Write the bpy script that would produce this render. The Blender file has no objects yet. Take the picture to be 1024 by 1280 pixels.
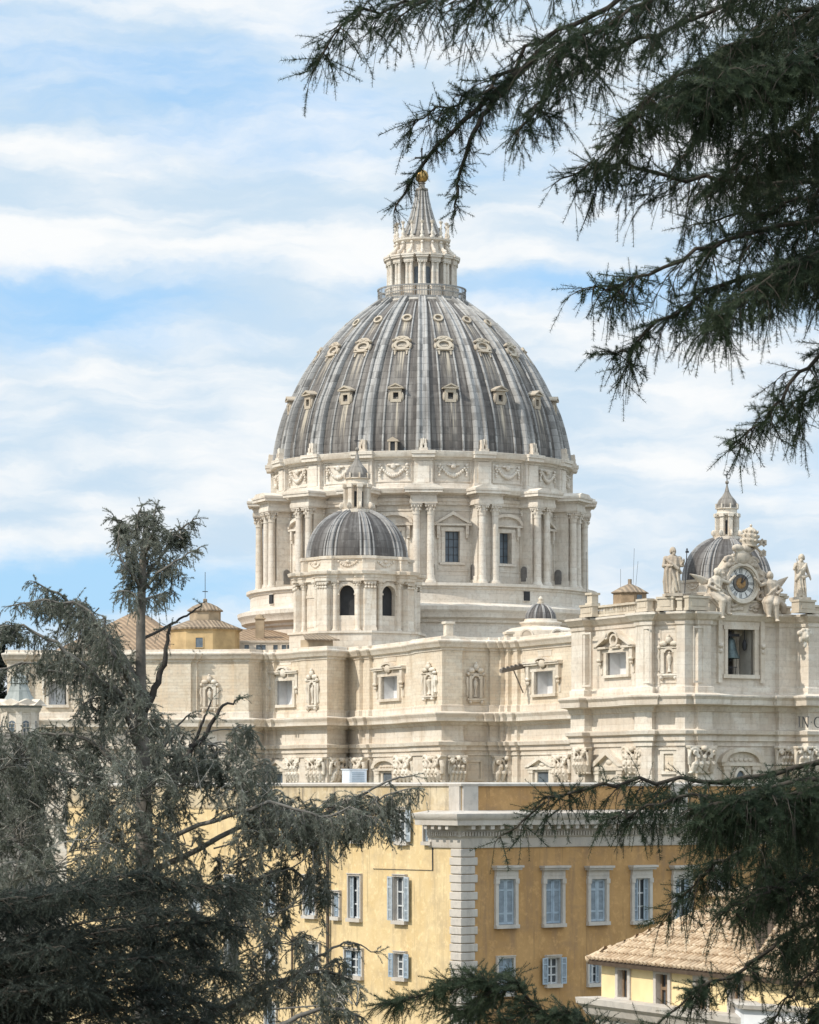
import bpy, math, random
import numpy as np
from mathutils import Vector, Matrix

# ------------------------------------------------------------------ camera, sky, sun, exposure
F, VH = 4000.0, 985.0            # focal length and horizon row in photograph pixels (1024 x 1280)
sc = bpy.context.scene
COL = sc.collection
cam_d = bpy.data.cameras.new('camera')
cam_d.sensor_fit = 'HORIZONTAL'
cam_d.sensor_width = 36.0
cam_d.lens = 36.0 * F / 1024.0
cam_d.shift_y = (VH - 640.0) / 1024.0
cam_d.clip_start, cam_d.clip_end = 0.5, 9000.0
cam = bpy.data.objects.new('camera', cam_d)
cam.rotation_euler = (math.radians(90), 0, 0)
COL.objects.link(cam)
sc.camera = cam

SUN_EL, SUN_DIR = math.radians(43), Vector((-0.86, -0.51))   # horizontal direction towards the sun
sun_d = bpy.data.lights.new('sun', 'SUN')
sun_d.energy = 3.6
sun_d.angle = math.radians(0.6)
sun_d.color = (1.0, 0.93, 0.82)
sun = bpy.data.objects.new('sun', sun_d)
h = SUN_DIR.normalized()
to_sun = Vector((h.x * math.cos(SUN_EL), h.y * math.cos(SUN_EL), math.sin(SUN_EL)))
sun.rotation_euler = to_sun.to_track_quat('Z', 'Y').to_euler()
COL.objects.link(sun)

vs = sc.view_settings
vs.view_transform = 'Standard'
vs.look = 'None'
vs.gamma = 1.0
vs.exposure = 0.13

class NT:
    """tiny helper to write node trees in one line per node"""
    def __init__(self, tree):
        self.t = tree
    def n(self, kind, props=None, **ins):
        nd = self.t.nodes.new(kind)
        for k, v in (props or {}).items():
            setattr(nd, k, v)
        for k, v in ins.items():
            key = int(k[1:]) if k[0] == 'i' and k[1:].isdigit() else k.replace('_', ' ')
            s = nd.inputs[key]
            if isinstance(v, bpy.types.NodeSocket):
                self.t.links.new(v, s)
            else:
                s.default_value = v
        return nd
    def math(self, op, a, b=0.0, c=0.0, clamp=False):
        return self.n('ShaderNodeMath', {'operation': op, 'use_clamp': clamp}, i0=a, i1=b, i2=c).outputs[0]
    def mix(self, fac, a, b, blend='MIX'):
        nd = self.n('ShaderNodeMix', {'data_type': 'RGBA', 'blend_type': blend, 'clamp_factor': True})
        for i, v in ((0, fac), (6, a), (7, b)):
            if isinstance(v, bpy.types.NodeSocket):
                self.t.links.new(v, nd.inputs[i])
            else:
                nd.inputs[i].default_value = v if i == 0 or len(v) == 4 else (*v, 1)
        return nd.outputs[2]
    def noise(self, vec, scale, detail=4.0, rough=0.55):
        return self.n('ShaderNodeTexNoise', None, Vector=vec, Scale=scale, Detail=detail, Roughness=rough).outputs[0]
    def rng(self, x, a, b, c=0.0, d=1.0):
        return self.n('ShaderNodeMapRange', {'interpolation_type': 'SMOOTHSTEP'}, i0=x, i1=a, i2=b, i3=c, i4=d).outputs[0]
    def comb(self, x, y, z):
        return self.n('ShaderNodeCombineXYZ', None, X=x, Y=y, Z=z).outputs[0]
    def sep(self, v):
        return self.n('ShaderNodeSeparateXYZ', None, Vector=v).outputs

world = bpy.data.worlds.new('World')
sc.world = world
world.use_nodes = True
W = NT(world.node_tree)
world.node_tree.nodes.clear()
sky = W.n('ShaderNodeTexSky', {'sky_type': 'NISHITA', 'sun_disc': False, 'sun_elevation': SUN_EL,
                               'sun_rotation': math.atan2(h.x, h.y), 'air_density': 1.0, 'dust_density': 0.6, 'ozone_density': 1.5})
d = W.n('ShaderNodeTexCoord').outputs['Generated']
sx, sy, sz = W.sep(d)
hor = W.math('MAXIMUM', W.math('POWER', W.math('ADD', W.math('MULTIPLY', sx, sx), W.math('MULTIPLY', sy, sy)), 0.5), 0.05)
az = W.math('ARCTAN2', sx, sy)                       # bearing, 0 = straight ahead
el = W.math('DIVIDE', sz, hor)
wob = W.noise(W.comb(W.math('MULTIPLY', az, 22), W.math('MULTIPLY', el, 40), 3.0), 1.0, 5, 0.6)
wob = W.math('MULTIPLY', W.math('SUBTRACT', wob, 0.5), 0.022)
el2 = W.math('ADD', el, wob)
big = W.noise(W.comb(W.math('MULTIPLY', az, 7.0), W.math('MULTIPLY', el2, 19), 1.7), 1.0, 5, 0.55)
fine = W.noise(W.comb(W.math('MULTIPLY', az, 20), W.math('MULTIPLY', el2, 75), 9.1), 1.0, 7, 0.6)
cl = W.math('ADD', W.math('MULTIPLY', big, 0.75), W.math('MULTIPLY', fine, 0.44))
def spot(a0, e0, wa, we, amt):
    da = W.math('DIVIDE', W.math('SUBTRACT', az, a0), wa)
    de = W.math('DIVIDE', W.math('SUBTRACT', el2, e0), we)
    r = W.math('ADD', W.math('MULTIPLY', da, da), W.math('MULTIPLY', de, de))
    return W.math('MULTIPLY', W.math('EXPONENT', W.math('MULTIPLY', r, -1.0)), amt)
# clearer gaps and thicker banks of the cloud deck, by bearing and height in the sky
for args in ((-0.10, 0.148, 0.05, 0.015, -0.34), (-0.10, 0.062, 0.06, 0.011, -0.50), (-0.06, 0.215, 0.06, 0.025, -0.16),
             (0.03, 0.157, 0.05, 0.006, -0.26), (0.09, 0.07, 0.06, 0.010, -0.05), (-0.09, 0.180, 0.07, 0.016, 0.14), (-0.05, 0.118, 0.06, 0.02, 0.22),
             (0.07, 0.11, 0.06, 0.03, 0.16), (0.02, 0.200, 0.05, 0.03, -0.03), (-0.1, 0.09, 0.06, 0.015, 0.20)):
    cl = W.math('ADD', cl, spot(*args))
cover = W.rng(cl, 0.22, 0.66)
shade = W.rng(W.noise(W.comb(W.math('MULTIPLY', az, 14), W.math('MULTIPLY', el2, 62), 5.0), 1.0, 5, 0.52), 0.34, 0.68)
cloud_c = W.mix(shade, (0.61, 0.76, 0.90), (0.97, 0.985, 0.99))
sky_c = W.mix(1.0, sky.outputs[0], (0.105, 0.120, 0.140), 'MULTIPLY')
CLOUD = 0.92
cloud_c = W.mix(1.0, cloud_c, (CLOUD, CLOUD, CLOUD), 'MULTIPLY')
# low on the horizon the deck thins out and overhead it breaks up
skymix = W.mix(cover, W.mix(0.7, sky_c, (0.36, 0.64, 0.95)), cloud_c)
# sky gain added overhead and behind the camera as fill for shaded faces
gain = W.math('ADD', 1.0, W.math('ADD', W.rng(el, 0.35, 1.6, 0.0, 0.55), W.rng(sy, 0.3, -0.6, 0.0, 0.40)))
bg = W.n('ShaderNodeBackground', None, Color=skymix, Strength=gain)
W.n('ShaderNodeOutputWorld', None, Surface=bg.outputs[0])

# ------------------------------------------------------------------ helpers
rnd = random.Random(7)
def px(u, v, Y):
    return Vector(((u - 512.0) / F * Y, Y, (VH - v) / F * Y))
def gx(u, Y):
    return (u - 512.0) / F * Y
def vz(v, Y):
    return (VH - v) / F * Y

class MB:
    """collects faces for ONE mesh object; front of wall-mounted pieces is -y"""
    def __init__(self):
        self.v, self.f, self.m = [], [], []
    def add(self, vs, fs, mat=0, M=None):
        o = len(self.v)
        self.v += [tuple(M @ Vector(p)) for p in vs] if M is not None else [tuple(p) for p in vs]
        self.f += [tuple(i + o for i in f) for f in fs]
        self.m += [mat] * len(fs)
        return self
    def box(self, x0, x1, y0, y1, z0, z1, mat=0, M=None):
        vs = [(x0, y0, z0), (x1, y0, z0), (x1, y1, z0), (x0, y1, z0), (x0, y0, z1), (x1, y0, z1), (x1, y1, z1), (x0, y1, z1)]
        return self.add(vs, [(0, 3, 2, 1), (4, 5, 6, 7), (0, 1, 5, 4), (1, 2, 6, 5), (2, 3, 7, 6), (3, 0, 4, 7)], mat, M)
    def prism(self, pts, y0, y1, mat=0, M=None):
        """outline in x,z pushed from y0 (back) to y1 (front, more negative)"""
        n = len(pts)
        vs = [(x, y1, z) for x, z in pts] + [(x, y0, z) for x, z in pts]
        fs = [tuple(range(n)), tuple(range(2 * n - 1, n - 1, -1))]
        fs += [(i, i + n, (i + 1) % n + n, (i + 1) % n) for i in range(n)]
        return self.add(vs, fs, mat, M)
    def ring(self, outer, inner, y0, y1, mat=0, M=None, closed=True):
        """band between two outlines with the same number of points, x,z, pushed along y"""
        n = len(outer)
        vs = [(x, y1, z) for x, z in outer] + [(x, y1, z) for x, z in inner] + [(x, y0, z) for x, z in outer] + [(x, y0, z) for x, z in inner]
        fs = []
        for i in range(n if closed else n - 1):
            j = (i + 1) % n
            fs += [(i, j, j + n, i + n), (i, i + 2 * n, j + 2 * n, j), (i + n, j + n, j + 3 * n, i + 3 * n)]
        if not closed:
            fs += [(0, n, 3 * n, 2 * n), (n - 1, 3 * n - 1, 4 * n - 1, 2 * n - 1)]
        return self.add(vs, fs, mat, M)
    def lathe(self, prof, n=48, mat=0, M=None, a0=0.0, a1=2 * math.pi, sx=1.0, sy=1.0):
        full = abs(a1 - a0 - 2 * math.pi) < 1e-6
        k = n if full else n + 1
        vs = []
        for r, z in prof:
            for i in range(k):
                a = a0 + (a1 - a0) * i / n
                vs.append((r * math.sin(a) * sx, -r * math.cos(a) * sy, z))
        fs = []
        for j in range(len(prof) - 1):
            for i in range(n):
                i2 = (i + 1) % k
                fs.append((j * k + i, j * k + i2, (j + 1) * k + i2, (j + 1) * k + i))
        return self.add(vs, fs, mat, M)
    def cyl(self, x, y, r0, r1, z0, z1, n=14, mat=0, M=None, cap=True):
        T = Matrix.Translation((x, y, 0))
        if M is not None:
            T = M @ T
        pr = [(r0, z0), (r1, z1)]
        if cap:
            pr = [(1e-4, z0)] + pr + [(1e-4, z1)]
        return self.lathe(pr, n, mat, T)
    def tube(self, pts, rad, n=6, mat=0, M=None, cap=True):
        pts = [Vector(p) for p in pts]
        rad = rad if hasattr(rad, '__len__') else [rad] * len(pts)
        vs, fs, up = [], [], None
        for i, p in enumerate(pts):
            t = (pts[min(i + 1, len(pts) - 1)] - pts[max(i - 1, 0)]).normalized()
            if up is None:
                up = t.orthogonal().normalized()
            up = (up - t * up.dot(t)).normalized()
            b = t.cross(up)
            for k in range(n):
                a = 2 * math.pi * k / n
                vs.append(p + (up * math.cos(a) + b * math.sin(a)) * rad[i])
        for i in range(len(pts) - 1):
            for k in range(n):
                k2 = (k + 1) % n
                fs.append((i * n + k, i * n + k2, (i + 1) * n + k2, (i + 1) * n + k))
        if cap:
            fs += [tuple(range(n - 1, -1, -1)), tuple((len(pts) - 1) * n + k for k in range(n))]
        return self.add(vs, fs, mat, M)
    def ell(self, c, r, n=12, m=8, mat=0, M=None):
        prof = [(max(math.sin(math.pi * j / m), 1e-4), -math.cos(math.pi * j / m)) for j in range(m + 1)]
        T = Matrix.Translation(c) @ Matrix.Diagonal((*r, 1)).to_4x4()
        return self.lathe(prof, n, mat, (M @ T) if M is not None else T)
    def sweep(self, poly, prof, mat=0, caps=True):
        """moulding profile (outward offset, z) swept with mitres along a plan polyline running left to right as seen from outside"""
        n, k = len(poly), len(prof)
        nr = []
        for i in range(n):
            ds = []
            if i > 0:
                ds.append((poly[i] - poly[i - 1]).normalized())
            if i < n - 1:
                ds.append((poly[i + 1] - poly[i]).normalized())
            ns = [Vector((q.y, -q.x)) for q in ds]
            if len(ns) == 1:
                nr.append(ns[0])
            else:
                s = ns[0] + ns[1]
                nr.append(s / max(0.25, 1 + ns[0].dot(ns[1])))
        vs, fs = [], []
        for i in range(n):
            for o, z in prof:
                q = poly[i] + nr[i] * o
                vs.append((q.x, q.y, z))
        for i in range(n - 1):
            for j in range(k - 1):
                fs.append((i * k + j, (i + 1) * k + j, (i + 1) * k + j + 1, i * k + j + 1))
        if caps:
            fs += [tuple(range(k)), tuple((n - 1) * k + j for j in range(k - 1, -1, -1))]
        return self.add(vs, fs, mat)
    def wall(self, p0, p1, z0, z1, holes=(), mat=0, off=0.0):
        """vertical flat wall p0 -> p1 (left to right from outside) with rectangular holes (s0, s1, za, zb)"""
        p0, p1 = Vector(p0).to_2d(), Vector(p1).to_2d()
        L = (p1 - p0).length
        t = (p1 - p0) / L
        nn = Vector((t.y, -t.x)) * off
        S = sorted({0.0, L, *[x for q in holes for x in q[:2]]})
        Z = sorted({z0, z1, *[x for q in holes for x in q[2:4]]})
        idx, vs, fs = {}, [], []
        def vi(s, z):
            if (s, z) not in idx:
                idx[(s, z)] = len(vs)
                q = p0 + t * s + nn
                vs.append((q.x, q.y, z))
            return idx[(s, z)]
        for i in range(len(S) - 1):
            for j in range(len(Z) - 1):
                cs, cz = (S[i] + S[i + 1]) / 2, (Z[j] + Z[j + 1]) / 2
                if any(q[0] < cs < q[1] and q[2] < cz < q[3] for q in holes):
                    continue
                fs.append((vi(S[i], Z[j]), vi(S[i + 1], Z[j]), vi(S[i + 1], Z[j + 1]), vi(S[i], Z[j + 1])))
        return self.add(vs, fs, mat)
    def recess(self, x0, x1, z0, z1, depth, mat_side=0, mat_back=0, M=None, y=0.0):
        """box-shaped hole behind a wall opening, drawn as its four reveals and the back"""
        vs = [(x0, y, z0), (x1, y, z0), (x1, y, z1), (x0, y, z1), (x0, y + depth, z0), (x1, y + depth, z0), (x1, y + depth, z1), (x0, y + depth, z1)]
        self.add(vs, [(0, 1, 5, 4), (1, 2, 6, 5), (2, 3, 7, 6), (3, 0, 4, 7)], mat_side, M)
        return self.add(vs, [(4, 5, 6, 7)], mat_back, M)
    def mesh(self, name, mats, smooth=32, origin=None):
        me = bpy.data.meshes.new(name)
        V = np.array(self.v, dtype=np.float64)
        if origin is not None:
            V = V - np.array(origin)
        me.from_pydata(V.tolist(), [], self.f)
        for m in (mats if isinstance(mats, (list, tuple)) else [mats]):
            me.materials.append(m)
        me.polygons.foreach_set('material_index', self.m)
        if smooth:
            me.shade_smooth()
            me.set_sharp_from_angle(angle=math.radians(smooth))
        me.update()
        return me
    def build(self, name, mats, parent=None, loc=None, rotz=0.0, smooth=32, world_of=None):
        """world_of: the thing whose location is subtracted from world coordinates"""
        me = self.mesh(name, mats, smooth, world_of.location if world_of is not None else None)
        return link(name, me, parent, loc, rotz)

def link(name, me, parent=None, loc=None, rotz=0.0):
    o = bpy.data.objects.new(name, me)
    COL.objects.link(o)
    o.parent = parent
    if loc is not None:
        o.location = loc
    o.rotation_euler.z = rotz
    return o
def thing(name, label, cat, loc=(0, 0, 0), rotz=0.0, group=None):
    o = bpy.data.objects.new(name, None)
    COL.objects.link(o)
    o.location = loc
    o.rotation_euler.z = rotz
    o['label'], o['category'] = label, cat
    if group:
        o['group'] = group
    return o
def tag(o, label, cat, group=None):
    o['label'], o['category'] = label, cat
    if group:
        o['group'] = group
    return o
def copy_tree(o, parent=None):
    c = o.copy()
    COL.objects.link(c)
    c.parent = parent
    for ch in list(o.children):
        copy_tree(ch, c)
    return c
def spin(o, n, step, skip=0):
    """copies of a part (and its sub-parts) round the axis of its thing"""
    out = [o]
    for k in range(1, n):
        c = copy_tree(o, o.parent)
        c.rotation_euler.z = o.rotation_euler.z + step * k
        out.append(c)
    return out
def arc(cx, cz, rx, rz, a0, a1, n):
    return [(cx + rx * math.cos(a0 + (a1 - a0) * i / n), cz + rz * math.sin(a0 + (a1 - a0) * i / n)) for i in range(n + 1)]
PI = math.pi

# ------------------------------------------------------------------ materials
def new_mat(name):
    m = bpy.data.materials.new(name)
    m.use_nodes = True
    m.node_tree.nodes.clear()
    return m, NT(m.node_tree)
def finish(t, color, rough=0.8, bump=None, bump_d=0.05, bump_s=0.6, metal=0.0, spec=0.3):
    b = t.n('ShaderNodeBsdfPrincipled', None, Roughness=rough, Metallic=metal)
    b.inputs['Specular IOR Level'].default_value = spec
    if isinstance(color, bpy.types.NodeSocket):
        t.t.links.new(color, b.inputs['Base Color'])
    else:
        b.inputs['Base Color'].default_value = (*color, 1)
    if bump is not None:
        bn = t.n('ShaderNodeBump', None, Strength=bump_s, Distance=bump_d, Height=bump)
        t.t.links.new(bn.outputs[0], b.inputs['Normal'])
    t.n('ShaderNodeOutputMaterial', None, Surface=b.outputs[0])
def stone(name, light, dark, course=0.85, blk=1.9, streak=0.5, joint=0.15, blot=0.55, grey=(0.36, 0.315, 0.265), local=False, bump_d=0.12):
    m, t = new_mat(name)
    P = t.n('ShaderNodeTexCoord').outputs['Object'] if local else t.n('ShaderNodeNewGeometry').outputs['Position']
    x, y, z = t.sep(P)
    hx = t.math('ADD', t.math('MULTIPLY', x, 0.87), t.math('MULTIPLY', y, 0.5))
    row = t.math('FLOOR', t.math('DIVIDE', z, course))
    cx = t.math('ADD', t.math('DIVIDE', hx, blk), t.math('MULTIPLY', row, 0.37))
    rnd_b = t.n('ShaderNodeTexWhiteNoise', {'noise_dimensions': '2D'}, Vector=t.comb(t.math('FLOOR', cx), row, 0.0)).outputs[0]
    fz = t.math('FRACT', t.math('DIVIDE', z, course))
    fx = t.math('FRACT', cx)
    jt = t.math('MAXIMUM', t.math('LESS_THAN', fz, 0.07), t.math('MULTIPLY', t.math('LESS_THAN', fx, 0.03), 0.6))
    n1 = t.noise(P, 0.16, 6, 0.62)
    n2 = t.noise(t.comb(t.math('MULTIPLY', x, 1.1), t.math('MULTIPLY', y, 1.1), t.math('MULTIPLY', z, 0.09)), 1.0, 5, 0.6)
    n3 = t.noise(P, 1.9, 7, 0.72)
    n4 = t.noise(t.comb(t.math('MULTIPLY', x, 0.25), t.math('MULTIPLY', y, 0.25), t.math('MULTIPLY', z, 1.6)), 1.0, 4, 0.6)
    c = t.mix(t.math('MULTIPLY', t.rng(n1, 0.35, 0.68), blot), light, dark)
    c = t.mix(t.math('MULTIPLY', t.rng(n4, 0.45, 0.75), 0.35), c, dark)
    c = t.mix(t.math('MULTIPLY', t.rng(rnd_b, 0.2, 1.0), 0.34), c, (dark[0], dark[1] * 0.93, dark[2] * 0.9))
    c = t.mix(t.math('MULTIPLY', t.rng(n2, 0.50, 0.78), streak), c, grey)
    c = t.mix(t.math('MULTIPLY', t.rng(n3, 0.47, 0.68), 0.42), c, grey)
    n5 = t.noise(t.comb(t.math('MULTIPLY', x, 0.7), t.math('MULTIPLY', y, 0.7), t.math('MULTIPLY', z, 0.12)), 1.0, 6, 0.7)
    c = t.mix(t.math('MULTIPLY', t.rng(n5, 0.52, 0.70), 0.45), c, (dark[0] * 0.72, dark[1] * 0.66, dark[2] * 0.58))
    c = t.mix(t.math('MULTIPLY', jt, joint), c, (grey[0] * 0.7, grey[1] * 0.62, grey[2] * 0.5))
    hgt = t.math('SUBTRACT', t.math('MULTIPLY', n3, 0.6), t.math('MULTIPLY', jt, 0.5))
    finish(t, c, 0.85, hgt, bump_d, 0.5)
    return m
def plain(name, col, rough=0.7, var=0.25, scale=1.0, metal=0.0, spec=0.3, bump_d=0.0):
    m, t = new_mat(name)
    P = t.n('ShaderNodeNewGeometry').outputs['Position']
    n = t.noise(P, scale, 4, 0.6)
    c = t.mix(t.rng(n, 0.3, 0.75), [k * (1 + var) for k in col], [k * (1 - var) for k in col])
    finish(t, c, rough, n if bump_d else None, bump_d or 0.05, 0.5, metal, spec)
    return m
TRAV = stone('travertine', (0.72, 0.665, 0.58), (0.52, 0.43, 0.325), streak=0.34)
TRAV_B = stone('weathered travertine', (0.72, 0.665, 0.58), (0.52, 0.44, 0.345), streak=0.42, grey=(0.37, 0.325, 0.28))
TRAV_W = stone('pale carved travertine', (0.73, 0.675, 0.585), (0.50, 0.42, 0.32), course=50, joint=0.0, streak=0.35, blot=0.7)
DRUM = stone('drum travertine', (0.71, 0.66, 0.585), (0.55, 0.485, 0.40), course=1.1, streak=0.35, joint=0.16)
BRICKW = stone('ochre travertine', (0.72, 0.64, 0.52), (0.57, 0.465, 0.335), course=0.5, blk=1.2, streak=0.22, joint=0.30)
PLASTER = plain('grey plaster reveal', (0.62, 0.61, 0.60), 0.9, 0.12, 0.6)
DARKIN = plain('dark interior', (0.035, 0.036, 0.038), 0.9, 0.2)
PANE = plain('old window glass', (0.10, 0.125, 0.15), 0.25, 0.25, 0.7, spec=0.5)
GOLD = plain('gilt bronze', (0.42, 0.27, 0.10), 0.35, 0.3, 1.5, metal=0.8)
BRONZE = plain('bell bronze', (0.10, 0.13, 0.13), 0.45, 0.3, 2.0, metal=0.6)
IRON = plain('dark iron', (0.05, 0.05, 0.055), 0.6, 0.2, 3.0, metal=0.3)

def lead(name, base, pale, dark, streak=0.6, axis_r=26.0, runs=None):
    """sheets of weathered lead: lines of the sheets, pale runs of lime below the openings and dark sheets"""
    m, t = new_mat(name)
    P = t.n('ShaderNodeTexCoord').outputs['Object']
    x, y, z = t.sep(P)
    a = t.math('MULTIPLY', t.math('ARCTAN2', x, y), axis_r)
    st = t.noise(t.comb(t.math('MULTIPLY', a, 1.1), t.math('MULTIPLY', z, 0.07), 0.0), 1.0, 5, 0.62)
    st2 = t.noise(t.comb(t.math('MULTIPLY', a, 0.30), t.math('MULTIPLY', z, 0.045), 4.0), 1.0, 4, 0.6)
    row = t.math('FLOOR', t.math('DIVIDE', z, 1.25))
    colm = t.math('FLOOR', t.math('ADD', t.math('DIVIDE', a, 1.0), t.math('MULTIPLY', row, 0.5)))
    blk = t.n('ShaderNodeTexWhiteNoise', {'noise_dimensions': '2D'}, Vector=t.comb(colm, row, 0.0)).outputs[0]
    line = t.math('LESS_THAN', t.math('FRACT', t.math('DIVIDE', z, 1.25)), 0.09)
    nz = t.noise(P, 0.9, 5, 0.65)
    c = t.mix(t.math('MULTIPLY', t.rng(st, 0.44, 0.66), streak), base, pale)
    c = t.mix(t.math('MULTIPLY', t.rng(st2, 0.50, 0.70), 0.55), c, dark)
    c = t.mix(t.math('MULTIPLY', t.rng(blk, 0.70, 1.0), 0.55), c, dark)
    c = t.mix(t.math('MULTIPLY', t.rng(nz, 0.5, 0.75), 0.35), c, pale)
    c = t.mix(t.math('MULTIPLY', line, 0.35), c, dark)
    if runs:      # lime washed down from the stone windows, in the middle of every panel
        phi = t.math('DIVIDE', t.math('SUBTRACT', t.math('ARCTAN2', x, t.math('MULTIPLY', y, -1.0)), runs[0]), runs[1])
        off = t.math('ABSOLUTE', t.math('SUBTRACT', t.math('FRACT', phi), 0.5))
        fine = t.noise(t.comb(t.math('MULTIPLY', a, 2.6), t.math('MULTIPLY', z, 0.12), 8.0), 1.0, 4, 0.6)
        for z1, z0, wdt in runs[2]:
            k = t.math('MULTIPLY', t.rng(z, z0, z1 - 0.8), t.math('LESS_THAN', z, z1))
            k = t.math('MULTIPLY', k, t.rng(off, wdt, wdt * 0.4))
            k = t.math('MULTIPLY', k, t.rng(fine, 0.44, 0.60))
            c = t.mix(t.math('MULTIPLY', k, 0.85), c, (0.47, 0.41, 0.32))
    finish(t, c, 0.6, t.math('SUBTRACT', nz, line), 0.06, 0.5, 0.0, 0.35)
    return m
LEAD = lead('weathered lead sheets', (0.092, 0.081, 0.073), (0.25, 0.235, 0.215), (0.032, 0.030, 0.029), 0.68, 26.0,
            (math.radians(0.35), math.pi / 8, ((76.0 - 18, 69.0 - 18, 0.13), (66.3 - 18, 58.0 - 18, 0.12), (81.5 - 18, 78.0 - 18, 0.12))))
LEAD_R = lead('pale lead rib', (0.29, 0.283, 0.272), (0.56, 0.545, 0.52), (0.07, 0.067, 0.064), 0.6)
LEAD_D = lead('dark chapel lead', (0.066, 0.058, 0.053), (0.25, 0.24, 0.23), (0.028, 0.025, 0.024), 0.5, 8.0)
LEAD_DR = lead('chapel lead rib', (0.26, 0.25, 0.24), (0.58, 0.56, 0.54), (0.05, 0.045, 0.045), 0.8, 8.0)
LEAD_S = lead('spire lead', (0.20, 0.180, 0.155), (0.40, 0.37, 0.33), (0.08, 0.07, 0.062), 0.6, 3.0)
# ------------------------------------------------------------------ the great dome
def carve(o, vox=0.1, sm=4):
    """fuse the modelled lumps of a carved piece into one skin"""
    r = o.modifiers.new('fuse', 'REMESH')
    r.mode, r.voxel_size, r.use_smooth_shade = 'VOXEL', vox, True
    if sm:
        s = o.modifiers.new('soften', 'SMOOTH')
        s.factor, s.iterations = 0.5, sm
    return o
def column(mb, x, y, r, z0, z1, n=14, cap_h=1.5, mat=0, leaves=True):
    """shaft with base and leafy capital"""
    mb.cyl(x, y, r * 1.45, r * 1.45, z0, z0 + r * 0.45, n, mat)
    mb.cyl(x, y, r * 1.3, r * 1.15, z0 + r * 0.45, z0 + r * 0.9, n, mat)
    zc = z1 - cap_h
    mb.cyl(x, y, r, r * 0.86, z0 + r * 0.9, zc, n, mat)
    mb.cyl(x, y, r * 1.02, r * 1.02, zc - 0.12 * r, zc + 0.1 * r, n, mat)
    mb.cyl(x, y, r * 0.88, r * 1.25, zc, z1 - 0.16 * cap_h, n, mat)
    if leaves:
        for row, (rr, za, zb) in enumerate(((1.2, 0.08, 0.42), (1.35, 0.42, 0.74))):
            for k in range(8):
                a = (k + 0.5 * row) * PI / 4
                px_, py_ = x + r * rr * math.sin(a), y - r * rr * math.cos(a)
                mb.ell((px_, py_, zc + cap_h * zb), (r * 0.26, r * 0.26, cap_h * 0.13), 6, 4, mat)
        for k in range(4):
            a = PI / 4 + k * PI / 2
            mb.ell((x + 1.62 * r * math.sin(a), y - 1.62 * r * math.cos(a), z1 - 0.26 * cap_h), (r * 0.3, r * 0.3, cap_h * 0.12), 6, 5, mat)
    s = r * 1.5
    mb.box(x - s, x + s, y - s, y + s, z1 - 0.15 * cap_h, z1, mat)

DX, DY, DB = gx(527.4, 572), 572.0, 18.0
STEP = PI / 8
A0 = math.radians(0.35)
dome = thing('great_dome', 'huge ribbed grey lead dome with a tall lantern over a pale columned drum', 'dome', (DX, DY, DB))
def dz(z):
    return z - DB
def dbuild(mb, name, mats, rot=0.0, parent=None, smooth=32):
    return mb.build(name, mats, parent or dome, None, rot, smooth)
def L(prof):
    return [(r, dz(z)) for r, z in prof]

mb = MB()
mb.lathe(L([(30.6, 16), (30.6, 27.9), (31.2, 28.1), (31.3, 28.5), (32.2, 28.9), (32.3, 29.4), (32.9, 30.1), (32.95, 30.75), (30.95, 31.35), (30.65, 31.4),
            (30.65, 33.7), (30.9, 33.8), (30.95, 34.15), (31.35, 34.25), (31.35, 34.75), (24, 34.95)]), 128)
dbuild(mb, 'plinth', DRUM)
mb = MB()
mb.box(-0.55, 0.55, -30.95, -30.5, dz(32.0), dz(33.6))
mb.box(-0.75, 0.75, -30.85, -30.6, dz(31.85), dz(32.0), 1)
mb.box(-0.75, 0.75, -30.85, -30.6, dz(33.6), dz(33.75), 1)
hatch = dbuild(mb, 'hatch', [DARKIN, TRAV_B], math.asin(126.5 / 218))
c = copy_tree(hatch, dome)
c.rotation_euler.z = -math.asin(185.5 / 218)

# drum wall, one flat bay between each two buttresses, with its window
RW = 25.3
half = RW * math.tan(STEP / 2)
WZ0, WZ1, WW = 38.6, 43.9, 1.28
mb = MB()
mb.wall((-half, -RW), (half, -RW), dz(34.9), dz(51.0), [(half - WW - 0.25, half + WW + 0.25, dz(WZ0), dz(WZ1))])
for za, zb, o in ((37.1, 37.35, 0.12), (47.35, 47.6, 0.14)):
    mb.box(-half, half, -RW - o, -RW, dz(za), dz(zb))
for s in (-1, 1):     # pilaster folded into the corner with its own capital
    mb.box(s * half - (0.0 if s < 0 else 1.9), s * half + (1.9 if s < 0 else 0.0), -RW - 0.32, -RW, dz(34.9), dz(47.3))
    for k in range(3):
        mb.ell((s * (half - 1.75 + 0.1), -RW - 0.4, dz(47.0 + 0.42 * k)), (0.32, 0.3, 0.25), 6, 5)
bay = dbuild(mb, 'drum_wall', DRUM, A0 + STEP / 2)
spin(bay, 16, STEP)

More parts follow.
